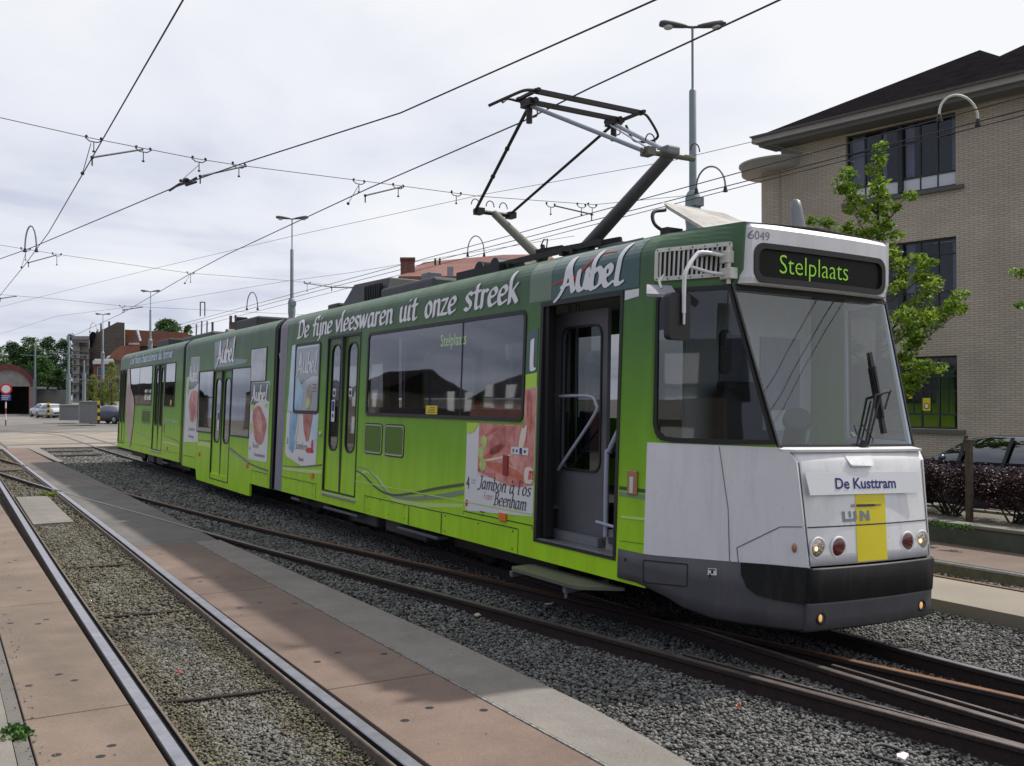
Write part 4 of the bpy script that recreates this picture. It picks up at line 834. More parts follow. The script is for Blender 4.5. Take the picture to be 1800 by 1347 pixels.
put(b, bfont('DE', .02), lambda a, c: FP(-.232+a*.034, 1.145+c*.030, .006)); b.build('logo_bar', 'ink', TR)
# bumper and skirt
def zbot(t): return interp([(-.28, .40), (-.1, .40), (.0, .385), (.15, .32), (.25, .26), (.45, .205), (.7, .195), (1.0, .215)], t)[0]
b = MB(); ts = [-.285, -.1, 0, .08, .15, .2, .25, .35, .45, .6, .8, 1.0]
def SK(t, k, s=1, off=.018):
    z = lerp(zbot(t), .662+.045*max(0, t), k); p = (sx(z)-off, 6.6-t*1.3*1.0, z) if t < 0 else CP(t, z, off)
    if k < .05: p = (p[0]+.03, p[1]+(.03 if t > .5 else 0), p[2])
    return p if s > 0 else mir(p)
b.grid(ts, [0, .06, .3, .6, 1], lambda t, k: SK(t, k), flip=True); b.build('cab_skirt', 'skirt_grey', TR, solid=.03, smooth=True); b = MB(); b.grid(ts, [0, .06, .3, .6, 1], lambda t, k: SK(t, k, -1)); b.build('cab_skirt', 'skirt_grey', TR, solid=.03, smooth=True)
b = MB()
def BF(x, z):
    c = CP(1, z, .018); return (x, c[1]-.03-.045*(1-(x/.74)**2)+(.035 if z < .24 else 0), z)
b.grid([-.725, -.70]+[-.6+.1*i for i in range(13)]+[.70, .725], [.215, .24, .32, .42, .44], lambda x, z: (BF(x, z)[0], BF(x, z)[1]+(.03 if abs(x) > .71 else 0), z), flip=True); bm = b.build('bumper', 'skirt_grey', TR, solid=.03, smooth=True)
b = MB(); b.grid([-.725, -.70]+[-.6+.1*i for i in range(13)]+[.70, .725], [.435, .45, .69, .706], lambda x, z: (BF(x, z)[0], BF(x, z)[1]-.008+(.03 if abs(x) > .71 else 0)+(.012 if z in (.435, .706) else 0), z), flip=True); b.build('bumper_pad', 'bumper_black', bm, solid=.04, smooth=True)
for s in (1, -1):
    pl = [(.615, .69), (.62, .60), (.66, .50), (.72, .455), (.84, .435), (1.0, .432), (1.0, .706), (.8, .70)]
    b = MB(); q = [CP(t, z, .03) for t, z in pl]; q = q if s > 0 else [mir(p) for p in q]; b.prism(q, (0, 0, 0), (.03*s, .02, 0)); b.build('bumper_corner', 'bumper_black', bm)
for x in (-.60, .56):
    c = Vector(BF(x, .325)); b = MB(); b.lathe(c, [(.052, .002), (.047, -.008), (.034, -.006), (.031, .004)], 18, 0, 'y'); o = b.build('fog_light', 'rubber', bm)
    b = MB(); b.ball((c.x-.008, c.y-.002, c.z), .03, 10, 0, (.6, .35, 1)); b.build('lit_lens', 'warm', o) if 0 else b.build('lit_lens', mat('fog_glow', (.8, .5, .2), .2, emit=(1, .50, .16), es=.5), o)
b = MB(); pl = [(-.01, .615), (.285, .625), (.285, .445), (-.005, .43)]
for (t0, z0), (t1, z1) in zip(pl, pl[1:]+pl[:1]): cl(b, [(t0, z0), (t1, z1)], .009, .022)
for t, z in ((-.20, .585), (.43, .56)): b.ball(CP(max(t, 0), z, .02) if t > 0 else (sx(z)-.02, 6.6-t*1.3, z), .017, 8, 0, (.5, .5, 1))
b.build('skirt_hatch', 'black', TR)
b = MB(); pane([(.415, .615), (.47, .618), (.47, .565), (.415, .56)], CP, .021, b); b.build('coupling_symbol', 'white_vinyl', TR)
b = MB(); pane([(.42, .61), (.465, .612), (.465, .603), (.42, .601)], CP, .024, b); pane([(.437, .60), (.45, .60), (.45, .575), (.437, .575)], CP, .024, b); b.build('symbol_print', 'black', TR)
# fascia with destination display
FZ = [(2.905, .0), (2.94, -.0), (3.33, .0), (3.40, .035)]
def FF(x, z, off=0.):
    y = 5.835-.03*(1-(x/.84)**2)+(.04 if z > 3.37 else 0)-off
    if abs(x) > .8: y += .06*(abs(x)-.8)/.07
    return (x, y, z)
b = MB(); dz = (2.955, 3.205); xs = [-.872, -.84, -.80, -.745, -.6, -.4, -.2, 0, .2, .4, .6, .745, .80, .84, .872]
b.grid(xs, [2.905, 2.955, 3.08, 3.205, 3.30, 3.36, 3.402], lambda x, z: FF(x, z, -.02 if z == 2.905 else 0), skip=lambda x, z: abs(x) < .745 and dz[0] < z < dz[1], flip=True)
fa = b.build('destination_fascia', 'white_paint', TR, solid=.03, smooth=False)
b = MB(); b.grid(xs, [5.83, 6.03], lambda x, y: (x*(1 if y < 5.9 else 1.02), FF(x, 2.91)[1] if y < 5.9 else 6.03, 2.907 if y < 5.9 else 2.895)); b.build('fascia_underside', 'cream_metal', fa)
ring(rrect(-.785, .785, 2.92, 3.24, .10, 5, 8), rrect(-.735, .735, 2.965, 3.195, .07, 5, 8), lambda x, z, o: FF(x, z, o), -.03, .009).build('display_surround', 'rubber', fa)
b = MB(); n_ = 10
for i in range(n_):
    x0, x1 = lerp(-.77, .77, i/n_), lerp(-.77, .77, (i+1)/n_); b.add([FF(x0, 2.94, -.016), FF(x1, 2.94, -.016), FF(x1, 3.22, -.016), FF(x0, 3.22, -.016)], [(0, 1, 2, 3)])
b.build('display_screen', mat('display_black', (.008, .010, .008), .5, var=.1, spec=.15), fa)
vf = bfont('Stelplaats', -.012); b = MB(); k = .80/vf[2]; put(b, vf, lambda a, c: FF(-.50+a*k, 3.01+c*.225, -.010)); b.build('display_text', 'led', fa)
b = MB(); put(b, bfont('6049', .0), lambda a, c: FF(-.83+a*.108, 3.262+c*.10, .003)); b.build('fleet_number', 'logo_grey', fa)
# windshield
def WP(x, z, off=0.):
    t = (z-1.605)/(2.88-1.605); h = lerp(.80, .925, t); y = lerp(5.53, 5.93, t)-.028*(1-(x/h)**2); return (x, y-off, z)
def wsx(a, z): t = (z-1.605)/(2.88-1.605); return a*lerp(.80, .925, t)
wf = MB(); A = [-1, -.985]+[-.9+.15*i for i in range(13)]+[.985, 1]
for z0, z1 in ((1.598, 1.625), (2.862, 2.905)): wf.grid(A, [z0, z1], lambda a, z: WP(wsx(a, z), z, .006), flip=True)
for a0, a1 in ((-1.0, -.978), (.978, 1.0)): wf.grid([a0, a1], [1.6, 2.0, 2.4, 2.88], lambda a, z: WP(wsx(a, z), z, .008), flip=True)
wo = wf.build('windshield', 'rubber', TR, solid=.02)
b = MB(); b.grid([-.985+.197*i for i in range(11)], [1.61+.1265*i for i in range(11)], lambda a, z: WP(wsx(a, z), z), smooth=True); b.build('windshield_glass', 'wsglass', wo)
# wiper
b = MB(); tip, low = WP(.50, 2.40, .012), WP(.43, 1.72, .012); b.bar(tip, low, .03, .02); wi = b.build('wiper', 'black', TR)
b = MB(); b.bar(WP(.49, 2.28, .028), WP(.44, 1.85, .028), .018, .02); p0 = WP(.06, 1.60, .03); b.bar(WP(.07, 1.575, .05), WP(.385, 2.03, .05), .018, .015); b.bar(WP(.10, 1.57, .045), WP(.43, 2.01, .05), .014, .012); b.bar(WP(.38, 2.03, .05), WP(.60, 2.07, .05), .02, .015); b.bar(WP(.60, 2.08, .05), WP(.46, 1.92, .05), .014, .012)
b.cyl(WP(.05, 1.58, .02), WP(.09, 1.65, .06), .028, .02); b.tube(smoothline([WP(.1, 1.6, .05), WP(.2, 1.66, .06), WP(.15, 1.75, .05), WP(.13, 1.8, .04)], 5), .005, 5); b.build('wiper_arm', 'black', wi)
# mirrors
b = MB(); pl = rrect(-1.50, -1.29, 2.43, 2.80, .04, 4); b.prism([(x, 6.02, z) for x, z in pl], (0, -.02, 0), (0, .05, 0)); mo = b.build('door_mirror', 'rubber', TR, bevel=.012)
b = MB(); b.tube(smoothline([(-.93, 5.99, 3.13), (-1.17, 6.0, 3.14), (-1.25, 6.0, 3.10), (-1.36, 5.98, 2.97), (-1.375, 5.98, 2.88), (-1.375, 5.98, 2.64)], 5), .0165, 10); b.tube([(-.93, 5.99, 2.98), (-1.10, 6.0, 2.985), (-1.31, 6.0, 3.015)], .014, 10); b.build('mirror_arm', 'white_paint', mo)
b = MB(); b.cyl((-1.375, 5.98, 2.55), (-1.375, 5.98, 2.64), .014); b.build('mirror_clamp', 'steel', mo)
b = MB(); b.box(-.97, -.90, 5.93, 6.03, 3.07, 3.17); b.box(-.965, -.885, 5.90, 6.03, 2.94, 3.03); b.cyl((-.94, 5.95, 2.9), (-.94, 5.95, 3.2), .018); b.build('mirror_bracket', 'cream_metal', mo, bevel=.006)
b = MB(); b.prism([(-1.51, 6.28, 2.80), (-1.24, 6.22, 2.80), (-1.19, 6.36, 2.895), (-1.40, 6.42, 2.895)], (0, 0, -.012), (0, 0, .012)); sm = b.build('kerb_mirror', 'trim_grey', TR, bevel=.006)
b = MB(); b.tube([(-1.32, 6.33, 2.87), (-1.30, 6.38, 2.93), (-1.2, 6.45, 3.0)], .012, 6); b.build('mirror_stalk', 'cream_metal', sm)
# louvred grille on the cab side
b = MB(); C3 = lambda t, z, o=0: CP(t, z, o)
ring(rrect(.01, .89, 2.965, 3.245, .03, 3), rrect(.05, .85, 3.0, 3.21, .012, 3), CP, .0, .016, 0, b); gr = b.build('ventilation_grille', 'cream_metal', TR)
b = MB()
for i in range(15):
    t = .06+i*.054; b.prism([CP(t, 3.0, .004), CP(t+.034, 3.0, .018), CP(t+.034, 3.21, .018), CP(t, 3.21, .004)], (0, 0, 0), (.006, .006, 0))
b.build('slats', 'cream_metal', gr)
b = MB(); pane([(.05, 3.0), (.85, 3.0), (.85, 3.21), (.05, 3.21)], CP, .003, b)
b.build('grille_back', 'black', gr)
b = MB()
for i in range(7):
    for z in (2.98, 3.228): b.ball(CP(.04+i*.137, z, .016), .007, 6)
b.build('grille_bolts', 'dark_grey', gr)
# interior mirror
b = MB(); pl = rrect(-.86, -.74, 2.18, 2.55, .05, 4); b.prism([(x, 6.12, z) for x, z in pl], (0, 0, 0), (0, .02, 0)); b.build('cab_inner_mirror', 'dark_grey', TR)
# ---- livery print and fittings on the side
b = MB()
def rectl(y0, y1, z0, z1, wd=.008): quadline(b, y0, z0, y1, z0, wd); quadline(b, y0, z1, y1, z1, wd); quadline(b, y0, z0, y0, z1, wd); quadline(b, y1, z0, y1, z1, wd)
for y0, y1, z0, z1 in ((8.69, 10.44, .385, .635), (10.46, 11.36, .385, .63), (11.38, 12.85, .385, .625), (14.86, 16.6, .40, .632), (17.4, 18.45, .42, .62), (23.1, 24.3, .40, .62), (8.42, 9.9, .66, .70)):
    quadline(b, y0, z1, y1, z1, .010); quadline(b, y0, z0, y0, z1, .009); quadline(b, y1, z0, y1, z1, .007)
quadline(b, 6.62, .96, 6.96, .93, .004); quadline(b, 6.62, .745, 6.96, .73, .004); quadline(b, 24.8, .62, 26.9, .62, .006); quadline(b, 28.3, .62, 33.9, .62, .006); quadline(b, 16.60, .4, 16.60, 3.2, .006)
for y, z in [(8.8, .6), (9.55, .6), (10.35, .6), (10.35, .42), (8.8, .42), (11.5, .6), (11.9, .6), (12.3, .6), (12.75, .6), (11.5, .45), (12.0, .45), (12.7, .45), (15.0, .6), (15.7, .6), (16.4, .6), (15, .45), (16.3, .45), (17.6, .59), (18.2, .59)]:
    pane(blob(y, z, .011, .011, 0, 8), SP, .004, b)
for y0, z0 in ((10.92, .80), (9.46, .735)): quadline(b, y0-.06, z0, y0+.06, z0, .01); quadline(b, y0, z0-.05, y0, z0, .008)
b.build('body_panel_seams', 'black', TR)
b = MB(); quadline(b, 8.42, .815, 13.2, .80, .012, .009); quadline(b, 14.6, .80, 16.55, .755, .014, .008); quadline(b, 6.62, .955, 6.96, .94, .022, .005); quadline(b, 17.35, .63, 20.1, .66, .008, .005); b.build('highlight_line', 'lime_pale', TR)
def ribbon(pts, wds, m, name, off):
    P = smoothline(pts, 8); W = np.interp(np.linspace(0, 1, len(P)), np.linspace(0, 1, len(wds)), wds); b = MB()
    for i in range(len(P)-1):
        d = P[i+1]-P[i]; d = d/np.linalg.norm(d); nn = np.array([-d[1], d[0]]); a0, a1 = P[i]+nn*W[i]/2, P[i]-nn*W[i]/2; c0, c1 = P[i+1]+nn*W[i+1]/2, P[i+1]-nn*W[i+1]/2
        b.add([SP(*a0, off), SP(*c0, off), SP(*c1, off), SP(*a1, off)], [(0, 1, 2, 3)])
    return b.build(name, m, TR)
def band(top, bot, m, name, off, parent=None):
    T_ = smoothline(top, 8); B_ = smoothline(bot, 8); n = min(len(T_), len(B_)); b = MB()
    for i in range(n-1): b.add([SP(*T_[i], off), SP(*T_[i+1], off), SP(*B_[i+1], off), SP(*B_[i], off)], [(0, 1, 2, 3)])
    return b.build(name, m, parent or TR)
wv = [(16.58, .81), (15.7, .85), (14.6, .95)]
ribbon([(16.58, .815), (15.72, .85), (14.62, .945)], [.012, .02, .028], 'wave_dark', 'dark_wave', .0045)
ribbon([(13.19, .95), (12.9, .90), (12.55, .79), (12.2, .725), (11.8, .72), (11.2, .80), (10.6, .90), (9.92, 1.0)], [.02, .03, .035, .03, .03, .03, .035, .035], 'wave_dark', 'dark_wave', .0045)
ribbon([(13.19, 1.0), (12.85, .99), (12.5, .90), (12.2, .78), (11.9, .70), (11.3, .72), (10.6, .80), (9.92, .91)], [.012, .02, .025, .025, .04, .05, .06, .06], 'wave_grey', 'grey_wave', .003)
ribbon([(13.19, .88), (12.8, .96), (12.45, .90), (12.2, .80), (11.9, .68), (11.3, .65), (10.6, .70), (9.92, .76)], [.02, .03, .05, .06, .06, .06, .05, .04], 'lime_pale', 'pale_wave', .0015)
ribbon([(16.58, .775), (15.6, .80), (14.62, .84)], [.04, .05, .05], 'lime_pale', 'pale_wave', .003)
ribbon([(22.78, 1.03), (21.7, 1.04)], [.02, .03], 'wave_dark', 'dark_wave', .003)
ribbon([(20.12, .97), (19.5, .88), (18.9, .79), (18.4, .725), (17.4, .68)], [.04, .035, .03, .03, .025], 'wave_dark', 'dark_wave', .003)
ribbon([(20.12, .92), (19.4, .82), (18.7, .74), (17.4, .66)], [.03, .03, .03, .03], 'wave_grey', 'grey_wave', .0015)
band([(22.9, .98), (22.3, 1.01), (21.7, 1.0)], [(22.9, .90), (22.3, .92), (21.7, .90)], 'lime', 'light_field', .0015)
ribbon([(26.8, 1.0), (26.0, .98), (25.3, .94), (24.8, .90)], [.02, .02, .03, .03], 'wave_dark', 'dark_wave', .003)
ribbon([(32.6, .86), (31, .98), (29.6, .93), (28.4, .84)], [.02, .02, .03, .03], 'wave_grey', 'grey_wave', .003)
ribbon([(26.8, .82), (25.8, .84), (24.8, .80)], [.03, .04, .03], 'lime_pale', 'pale_wave', .0045)
b = MB(); b.add([SP(6.62, 1.175, .003), SP(7.0, 1.175, .003), SP(7.0, 1.205, .003), SP(6.62, 1.205, .003)], [(0, 1, 2, 3)]); b.build('dark_wave', 'wave_dark', TR)
b = MB(); b.add([SP(6.62, 1.12, .003), SP(7.0, 1.12, .003), SP(7.0, 1.155, .003), SP(6.62, 1.155, .003)], [(0, 1, 2, 3)]); b.build('grey_wave', 'wave_grey', TR)
# roof-edge slogan
def slog(word_list, y0, y1, z0, h, m='letter_white', nib=.165, off=.006, halo=True, thin=.36, name='slogan', spc=None):
    """fit the text between y0 (left end) and y1 (right end)"""
    V, F_, wd = pen(word_list, nib, thin, shear=.10, st=.03); k = (y0-y1)/wd; o = None
    b = MB(); put(b, (V, F_), lambda a, c: SP(y0-a*k, z0+c*h, off)); o = b.build(name, m, TR)
    if halo:
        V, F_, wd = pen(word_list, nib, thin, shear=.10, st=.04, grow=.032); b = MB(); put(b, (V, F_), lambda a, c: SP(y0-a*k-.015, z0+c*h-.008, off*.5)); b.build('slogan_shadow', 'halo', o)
    return o
slog('De fijne', 16.07, 14.42, 2.975, .305); slog('vleeswaren', 14.28, 12.12, 2.975, .305); slog('uit', 11.90, 11.36, 2.975, .31); slog('onze', 11.13, 10.28, 2.975, .315); slog('streek', 10.06, 8.86, 2.985, .32)
slog('Les fines charcuteries du terroir', 32.2, 26.0, 3.02, .24, 'skyblue', halo=False)
slog('fijne', 26.7, 25.9, 1.36, .12, 'white_vinyl', halo=False, nib=.1); slog('vleeswaren', 25.8, 25.0, 1.36, .12, 'white_vinyl', halo=False, nib=.1)
# the ham-maker's logo blocks
def logo(y0, y1, z0, z1, plate, off=.004, red=True, hz=1.0):
    """plate: polygon (y,z); letters fill y0..y1 (left to right), z0..z1"""
    b = MB(); pl = plate; b.add([SP(y, z, off) for y, z in pl], [tuple(range(len(pl)))]) if all(z < 3.2 for _, z in pl) else None
    if not b.v:
        ya = max(p[0] for p in pl); yb = min(p[0] for p in pl); za = min(p[1] for p in pl); zb_ = max(p[1] for p in pl)
        b.grid([yb, ya], sorted([za, 3.0, 3.1, 3.2, 3.24, 3.28, 3.32, 3.36, zb_]) if za < 3 else [za, 3.2, 3.25, 3.3, zb_], lambda y, z: SP(y, z, off))
    o = b.build('logo_plate', 'teal', TR)
    V, F_, wd = pen('Logo', .175, .42, shear=0, st=.03); k = (y0-y1)/2.0; h = (z1-z0)/1.3
    b = MB(); put(b, (V, F_), lambda a, c: SP(y0-a*k, z0+(c+.2)*h, off+.008)); b.build('logo_lettering', 'letter_white', o)
    if red:
        P = smoothline([(-.34, .30), (.0, .40), (.22, .52), (.42, .42), (.65, .55), (.98, .90), (1.25, 1.04), (1.62, 1.0)], 6); b = MB(); W = np.interp(range(len(P)), [0, len(P)*.4, len(P)*.7, len(P)-1], [.03, .09, .08, .03])
        for i in range(len(P)-1):
            a, c = P[i], P[i+1]; b.add([SP(y0-a[0]*k, z0+(a[1]+.2+W[i]/2)*h, off+.0045), SP(y0-c[0]*k, z0+(c[1]+.2+W[i+1]/2)*h, off+.0045), SP(y0-c[0]*k, z0+(c[1]+.2-W[i+1]/2)*h, off+.0045), SP(y0-a[0]*k, z0+(a[1]+.2-W[i]/2)*h, off+.0045)], [(0, 1, 2, 3)])
        b.build('logo_swash', 'red', o)
    return o
logo(8.02, 7.0, 2.935, 3.335, [(8.20, 2.94), (6.80, 2.94), (6.80, 3.385), (8.20, 3.385)])
b = MB(); b.grid([8.21, 8.62], [2.95, 3.05, 3.2, 3.24, 3.28, 3.32, 3.36], lambda y, z: SP(y, z, .002)); b.build('faded_patch', mat('faded_green_vinyl', (.13, .19, .12), .35, coat=.3), TR)
b = MB(); pane([(7.0, 2.93), (7.0, 2.905), (6.84, 2.895), (6.84, 2.83), (6.66, 2.80), (6.66, 2.93)][::-1], SP, .003, b)
b = MB(); pane([(7.0, 2.925), (6.80, 2.925), (6.80, 2.86), (7.0, 2.84)], SP, .003, b); b.build('white_vinyl_corner', 'white_vinyl', TR)
logo(21.35, 19.98, 2.64, 3.19, [(21.65, 2.63), (20.3, 2.63), (19.2, 2.66), (19.0, 2.72), (20.0, 2.78), (20.0, 3.19), (21.7, 3.19)])
# torn corner of the roof fairing
b = MB(); b.prism([(-1.02, 7.35, 3.38), (-1.02, 6.95, 3.38), (-1.06, 7.05, 3.30), (-1.07, 7.15, 3.24), (-1.06, 7.25, 3.30)], (-.02, 0, 0), (0, 0, .03)); b.build('roof_edge_dent', 'dark_grey', TR)
# advertising posters
def dec(par, polys, m, name, off):
    b = MB()
    for pl in polys: b.add([SP(y, z, off) for y, z in pl], [tuple(range(len(pl)))])
    return b.build(name, m, par)
def clip_poly(pl, y0=None, y1=None, z0=None, z1=None):
    def cl_(pl, f, ip):
        o = []
        for i in range(len(pl)):
            a, c = pl[i-1], pl[i]
            if f(c):
                if not f(a): o.append(ip(a, c))
                o.append(c)
            elif f(a): o.append(ip(a, c))
        return o
    def ix(k, v): return lambda a, c: tuple(a[j]+(c[j]-a[j])*(v-a[k])/(c[k]-a[k]) for j in (0, 1))
    if y0 is not None: pl = cl_(pl, lambda p: p[0] >= y0, ix(0, y0))
    if y1 is not None: pl = cl_(pl, lambda p: p[0] <= y1, ix(0, y1))
    if z0 is not None: pl = cl_(pl, lambda p: p[1] >= z0, ix(1, z0))
    if z1 is not None: pl = cl_(pl, lambda p: p[1] <= z1, ix(1, z1))
    return pl
def ptext(par, s, y0, y1, z0, h, m='ink', off=.007, nib=.075, shear=.18, name='poster_text', pn=True):
    V, F_, wd = pen(s, nib, .42, shear=shear, st=.032) if pn else bfont(s, .0, 0)
    k = (y0-y1)/wd; b = MB(); put(b, (V, F_), lambda a, c: SP(y0-a*k, z0+c*h, off)); return b.build(name, m, par)
# poster beside the front door
P1 = dec(TR, [[(9.885, 1.70), (9.885, .80), (9.86, .735), (9.80, .715), (8.42, .79), (8.42, 2.235), (8.64, 2.215), (8.64, 1.70)][::-1]], 'white_vinyl', 'advert_poster', .003)
dec(P1, [clip_poly([(9.60, 1.70), (9.60, 1.17), (9.3, 1.12), (8.95, 1.06), (8.7, 1.06), (8.43, 1.10), (8.43, 2.08), (8.645, 2.06), (8.645, 1.70)], 8.42)], 'ham', 'ham_picture', .005)
dec(P1, [blob(9.0, 1.22, .36, .055, .2, 24, 3, .12), blob(9.25, 1.40, .2, .05, .3, 22, 9, -.3)], 'hamred', 'ham_edge', .0062)
dec(P1, [blob(9.1, 1.54, .30, .10, .25, 28, 5, -.4), blob(8.55, 1.9, .06, .14, .2, 20, 6)], 'ham2', 'ham_shade', .0062)
dec(P1, [blob(8.66, 1.56, .05, .16, .3, 22, 7, .3), blob(9.2, 1.33, .28, .016, .4, 20, 8, -.15)], 'fat', 'ham_fat', .0074)
dec(P1, [blob(9.3, 1.62, .2, .02, .5, 20, 11, -.3), blob(8.95, 1.33, .12, .014, .4, 16, 12, .5), blob(8.52, 1.75, .02, .16, .3, 16, 13)], 'hamred', 'ham_rind', .0084)
dec(P1, [blob(9.47, 1.50, .075, .07, .06, 18, 1), blob(9.53, 1.37, .07, .075, .06, 18, 2), blob(9.48, 1.25, .075, .07, .06, 18, 3)], 'grape', 'grapes', .0086)
dec(P1, [[(9.885, 1.70), (9.60, 1.70), (9.72, 1.60), (9.85, 1.57), (9.885, 1.60)]], 'lime', 'leaf_corner', .0072); dec(P1, [[(8.42, 2.235), (8.42, 2.09), (8.63, 2.07), (8.64, 2.215)]], 'lime', 'leaf_corner', .0072)
dec(P1, [rrect(8.53, 8.88, 1.395, 1.47, .008, 1)], 'white_vinyl', 'pictogram_strip', .010)
dec(P1, [rrect(8.655, 8.705, 1.40, 1.465, .004, 1)], 'navy', 'pictogram', .0115); dec(P1, [blob(8.83, 1.432, .014, .022, .2, 10, 2), blob(8.76, 1.432, .016, .018, .3, 10, 3), blob(8.60, 1.432, .022, .016, .2, 10, 4)], 'ink', 'pictogram', .0115)
b = MB(); b.box(sx(1.3)-.02, sx(1.3), 8.93, 9.03, 1.165, 1.375); b.build('red_reflector', 'maroon', TR, bevel=.004)
dec(P1, [rrect(8.42, 8.60, 1.11, 1.28, .06, 4)], 'fat', 'round_seal', .010); ptext(P1, 'm', 8.52, 8.43, 1.16, .13, 'red', .0115, .2)
ptext(P1, "Jambon ^ l'os", 9.58, 8.47, .985, .145, nib=.10); ptext(P1, 'Beenham', 9.22, 8.55, .835, .145, nib=.10); ptext(P1, 'Fermier', 9.6, 9.2, 1.12, .075, 'red', nib=.06); ptext(P1, 'Frans', 9.45, 9.24, .88, .08, 'red', nib=.06)
ptext(P1, '4', 9.85, 9.78, .96, .2, pn=False); ptext(P1, 'tranches', 9.74, 9.63, 1.06, .025, pn=False, m='logo_grey'); ptext(P1, 'sneetjes', 9.74, 9.64, 1.03, .025, pn=False, m='logo_grey')
dec(P1, [blob(9.83, .80, .03, .045, .2, 12, 4, .5)], 'red', 'red_mark', .006)
b = MB(); b.box(sx(.7)-.022, sx(.7), 8.93, 9.075, .685, .77); b.build('orange_marker', 'orange', TR, bevel=.004)
for y, z in ((15.04, .755), (18.76, .70), (22.66, .72), (26.2, .70)):
    b = MB(); b.box(sx(z)-.02, sx(z), y-.06, y+.06, z-.045, z+.045); b.build('orange_marker', 'orange', TR, bevel=.004)
b = MB(); b.box(sx(1.25)-.02, sx(1.25), 6.735, 6.87, 1.145, 1.355); so_ = b.build('side_lamp', 'amber', TR, bevel=.008)
b = MB(); b.add([SP(6.78, 1.16, .021), SP(6.83, 1.16, .021), SP(6.83, 1.34, .021), SP(6.78, 1.34, .021)], [(0, 1, 2, 3)]); b.build('lamp_rib', 'cream_metal', so_)
# dark block and a stroke of lettering left of the front door
P2 = dec(TR, [[(8.64, 2.64), (8.60, 2.66), (8.43, 2.69), (8.43, 2.25), (8.55, 2.23), (8.64, 2.235)]], 'teal', 'logo_fragment', .0045)
V, F_, wd = pen('l', .17, .4, st=.03); b = MB(); put(b, (V, F_), lambda a, c: SP(8.58-a*.5+.0, 2.26+c*.30, .007)); b.build('logo_lettering', 'letter_white', P2)
# poster over the rear window of the front car
P3 = dec(TR, [[(16.47, 1.74), (16.47, 1.05), (16.40, .99), (15.58, .87), (14.92, .91), (14.86, 1.74)][::-1]], 'white_vinyl', 'advert_poster', .003)
dec(P3, [[(16.30, 1.74), (16.30, 1.12), (16.05, 1.05), (15.9, 1.3), (15.75, 1.74)]], 'blue_print', 'blue_field', .0045); dec(P3, [[(15.25, 1.74), (15.15, 1.35), (15.0, 1.1), (14.93, 1.2), (14.88, 1.74)]], 'skyblue', 'pale_field', .0045)
dec(P3, [[(15.62, 1.74), (15.55, 1.45), (15.40, 1.27), (15.28, 1.30), (15.10, 1.74)]], 'ham2', 'ham_picture', .006); dec(P3, [[(15.85, 1.74), (15.98, 1.26), (15.94, 1.25), (15.74, 1.74)]], 'fat', 'fork', .006)
dec(P3, [blob(15.22, 1.14, .16, .05, .3, 20, 3), blob(15.1, 1.22, .05, .11, .2, 16, 4)], 'red', 'tomato', .007); ptext(P3, 'Jambon', 15.95, 15.35, 1.14, .12); ptext(P3, 'Ham', 15.75, 15.5, .95, .10, pn=False); ptext(P3, '3', 16.4, 16.33, 1.20, .15, pn=False)
P3b = dec(TR, [[(16.33, 2.86), (16.16, 2.88), (16.16, 1.75), (16.45, 1.75)][::-1]], 'skyblue', 'advert_strip', .003)
P4 = dec(TR, [rrect(14.935, 16.075, 1.775, 2.835, .05, 4)], mat('window_foil', (.34, .42, .48), .2, col2=(.50, .57, .62), vscale=1.2, coat=.8), 'window_foil', .0055)
dec(P4, [[(16.05, 2.80), (14.95, 2.80), (14.95, 2.32), (15.25, 2.33), (15.5, 2.28), (15.75, 2.20), (16.0, 2.33), (16.06, 2.33)]], mat('foil_slate', (.10, .145, .145), .15, coat=.9), 'slate_block', .007)
V, F_, wd = pen('Logo', .15, .42, st=.03); b = MB(); put(b, (V, F_), lambda a, c: SP(15.95-a*.48, 2.36+(c+.1)*.30, .0105)); b.build('logo_lettering', mat('foil_white', (.55, .57, .6), .2, coat=.6), P4)
dec(P4, [clip_poly([(16.07, 2.32), (15.8, 2.22), (15.6, 2.1), (15.7, 1.8), (16.07, 1.8)], 15)], 'blue_print', 'blue_field', .007); dec(P4, [blob(15.35, 1.98, .15, .20, .2, 24, 5)], mat('foil_ham', (.40, .24, .20), .2, col2=(.55, .42, .36), vscale=6, coat=.8), 'ham_picture', .008); dec(P4, [blob(15.40, 1.9, .10, .10, .2, 24, 8)], 'grape', 'grapes', .009)
dec(P4, [rrect(15.0+.0, 15.2, 2.18-.05*i, 2.195-.05*i, .003, 1) for i in range(3)], 'maroon', 'small_print', .0095)
b = MB(); b.ball((sx(1.42)-.01, 14.74, 1.42), .04, 10, 0, (.5, 1, 1)); b.build('door_button', 'cream_metal', TR)
# middle car posters
P5 = dec(TR, [rrect(17.5, 18.72, .82, 2.28, .07, 5)], 'white_vinyl', 'advert_poster', .004)
dec(P5, [[(18.70, 2.22), (18.64, 2.27), (17.58, 2.26), (17.52, 2.2), (17.52, 1.92), (18.0, 1.95), (18.3, 1.88), (18.5, 1.82), (18.70, 1.86)]], 'teal', 'slate_block', .0055)
V, F_, wd = pen('Logo', .165, .42, st=.03); b = MB(); put(b, (V, F_), lambda a, c: SP(18.62-a*.50, 1.90+(c+.1)*.26, .0075)); b.build('logo_lettering', 'letter_white', P5)
dec(P5, [blob(18.08, 1.48, .46, .33, .16, 32, 2, .2)], 'ham2', 'ham_picture', .0065); dec(P5, [blob(18.1, 1.52, .28, .16, .3, 30, 6, .5)], 'ham', 'ham_light', .0075); dec(P5, [blob(18.55, 1.8, .09, .07, .2, 14, 7), blob(18.6, 1.42, .07, .12, .2, 14, 8), blob(17.68, 1.84, .10, .04, .2, 14, 9)], 'lime', 'salad', .0085)
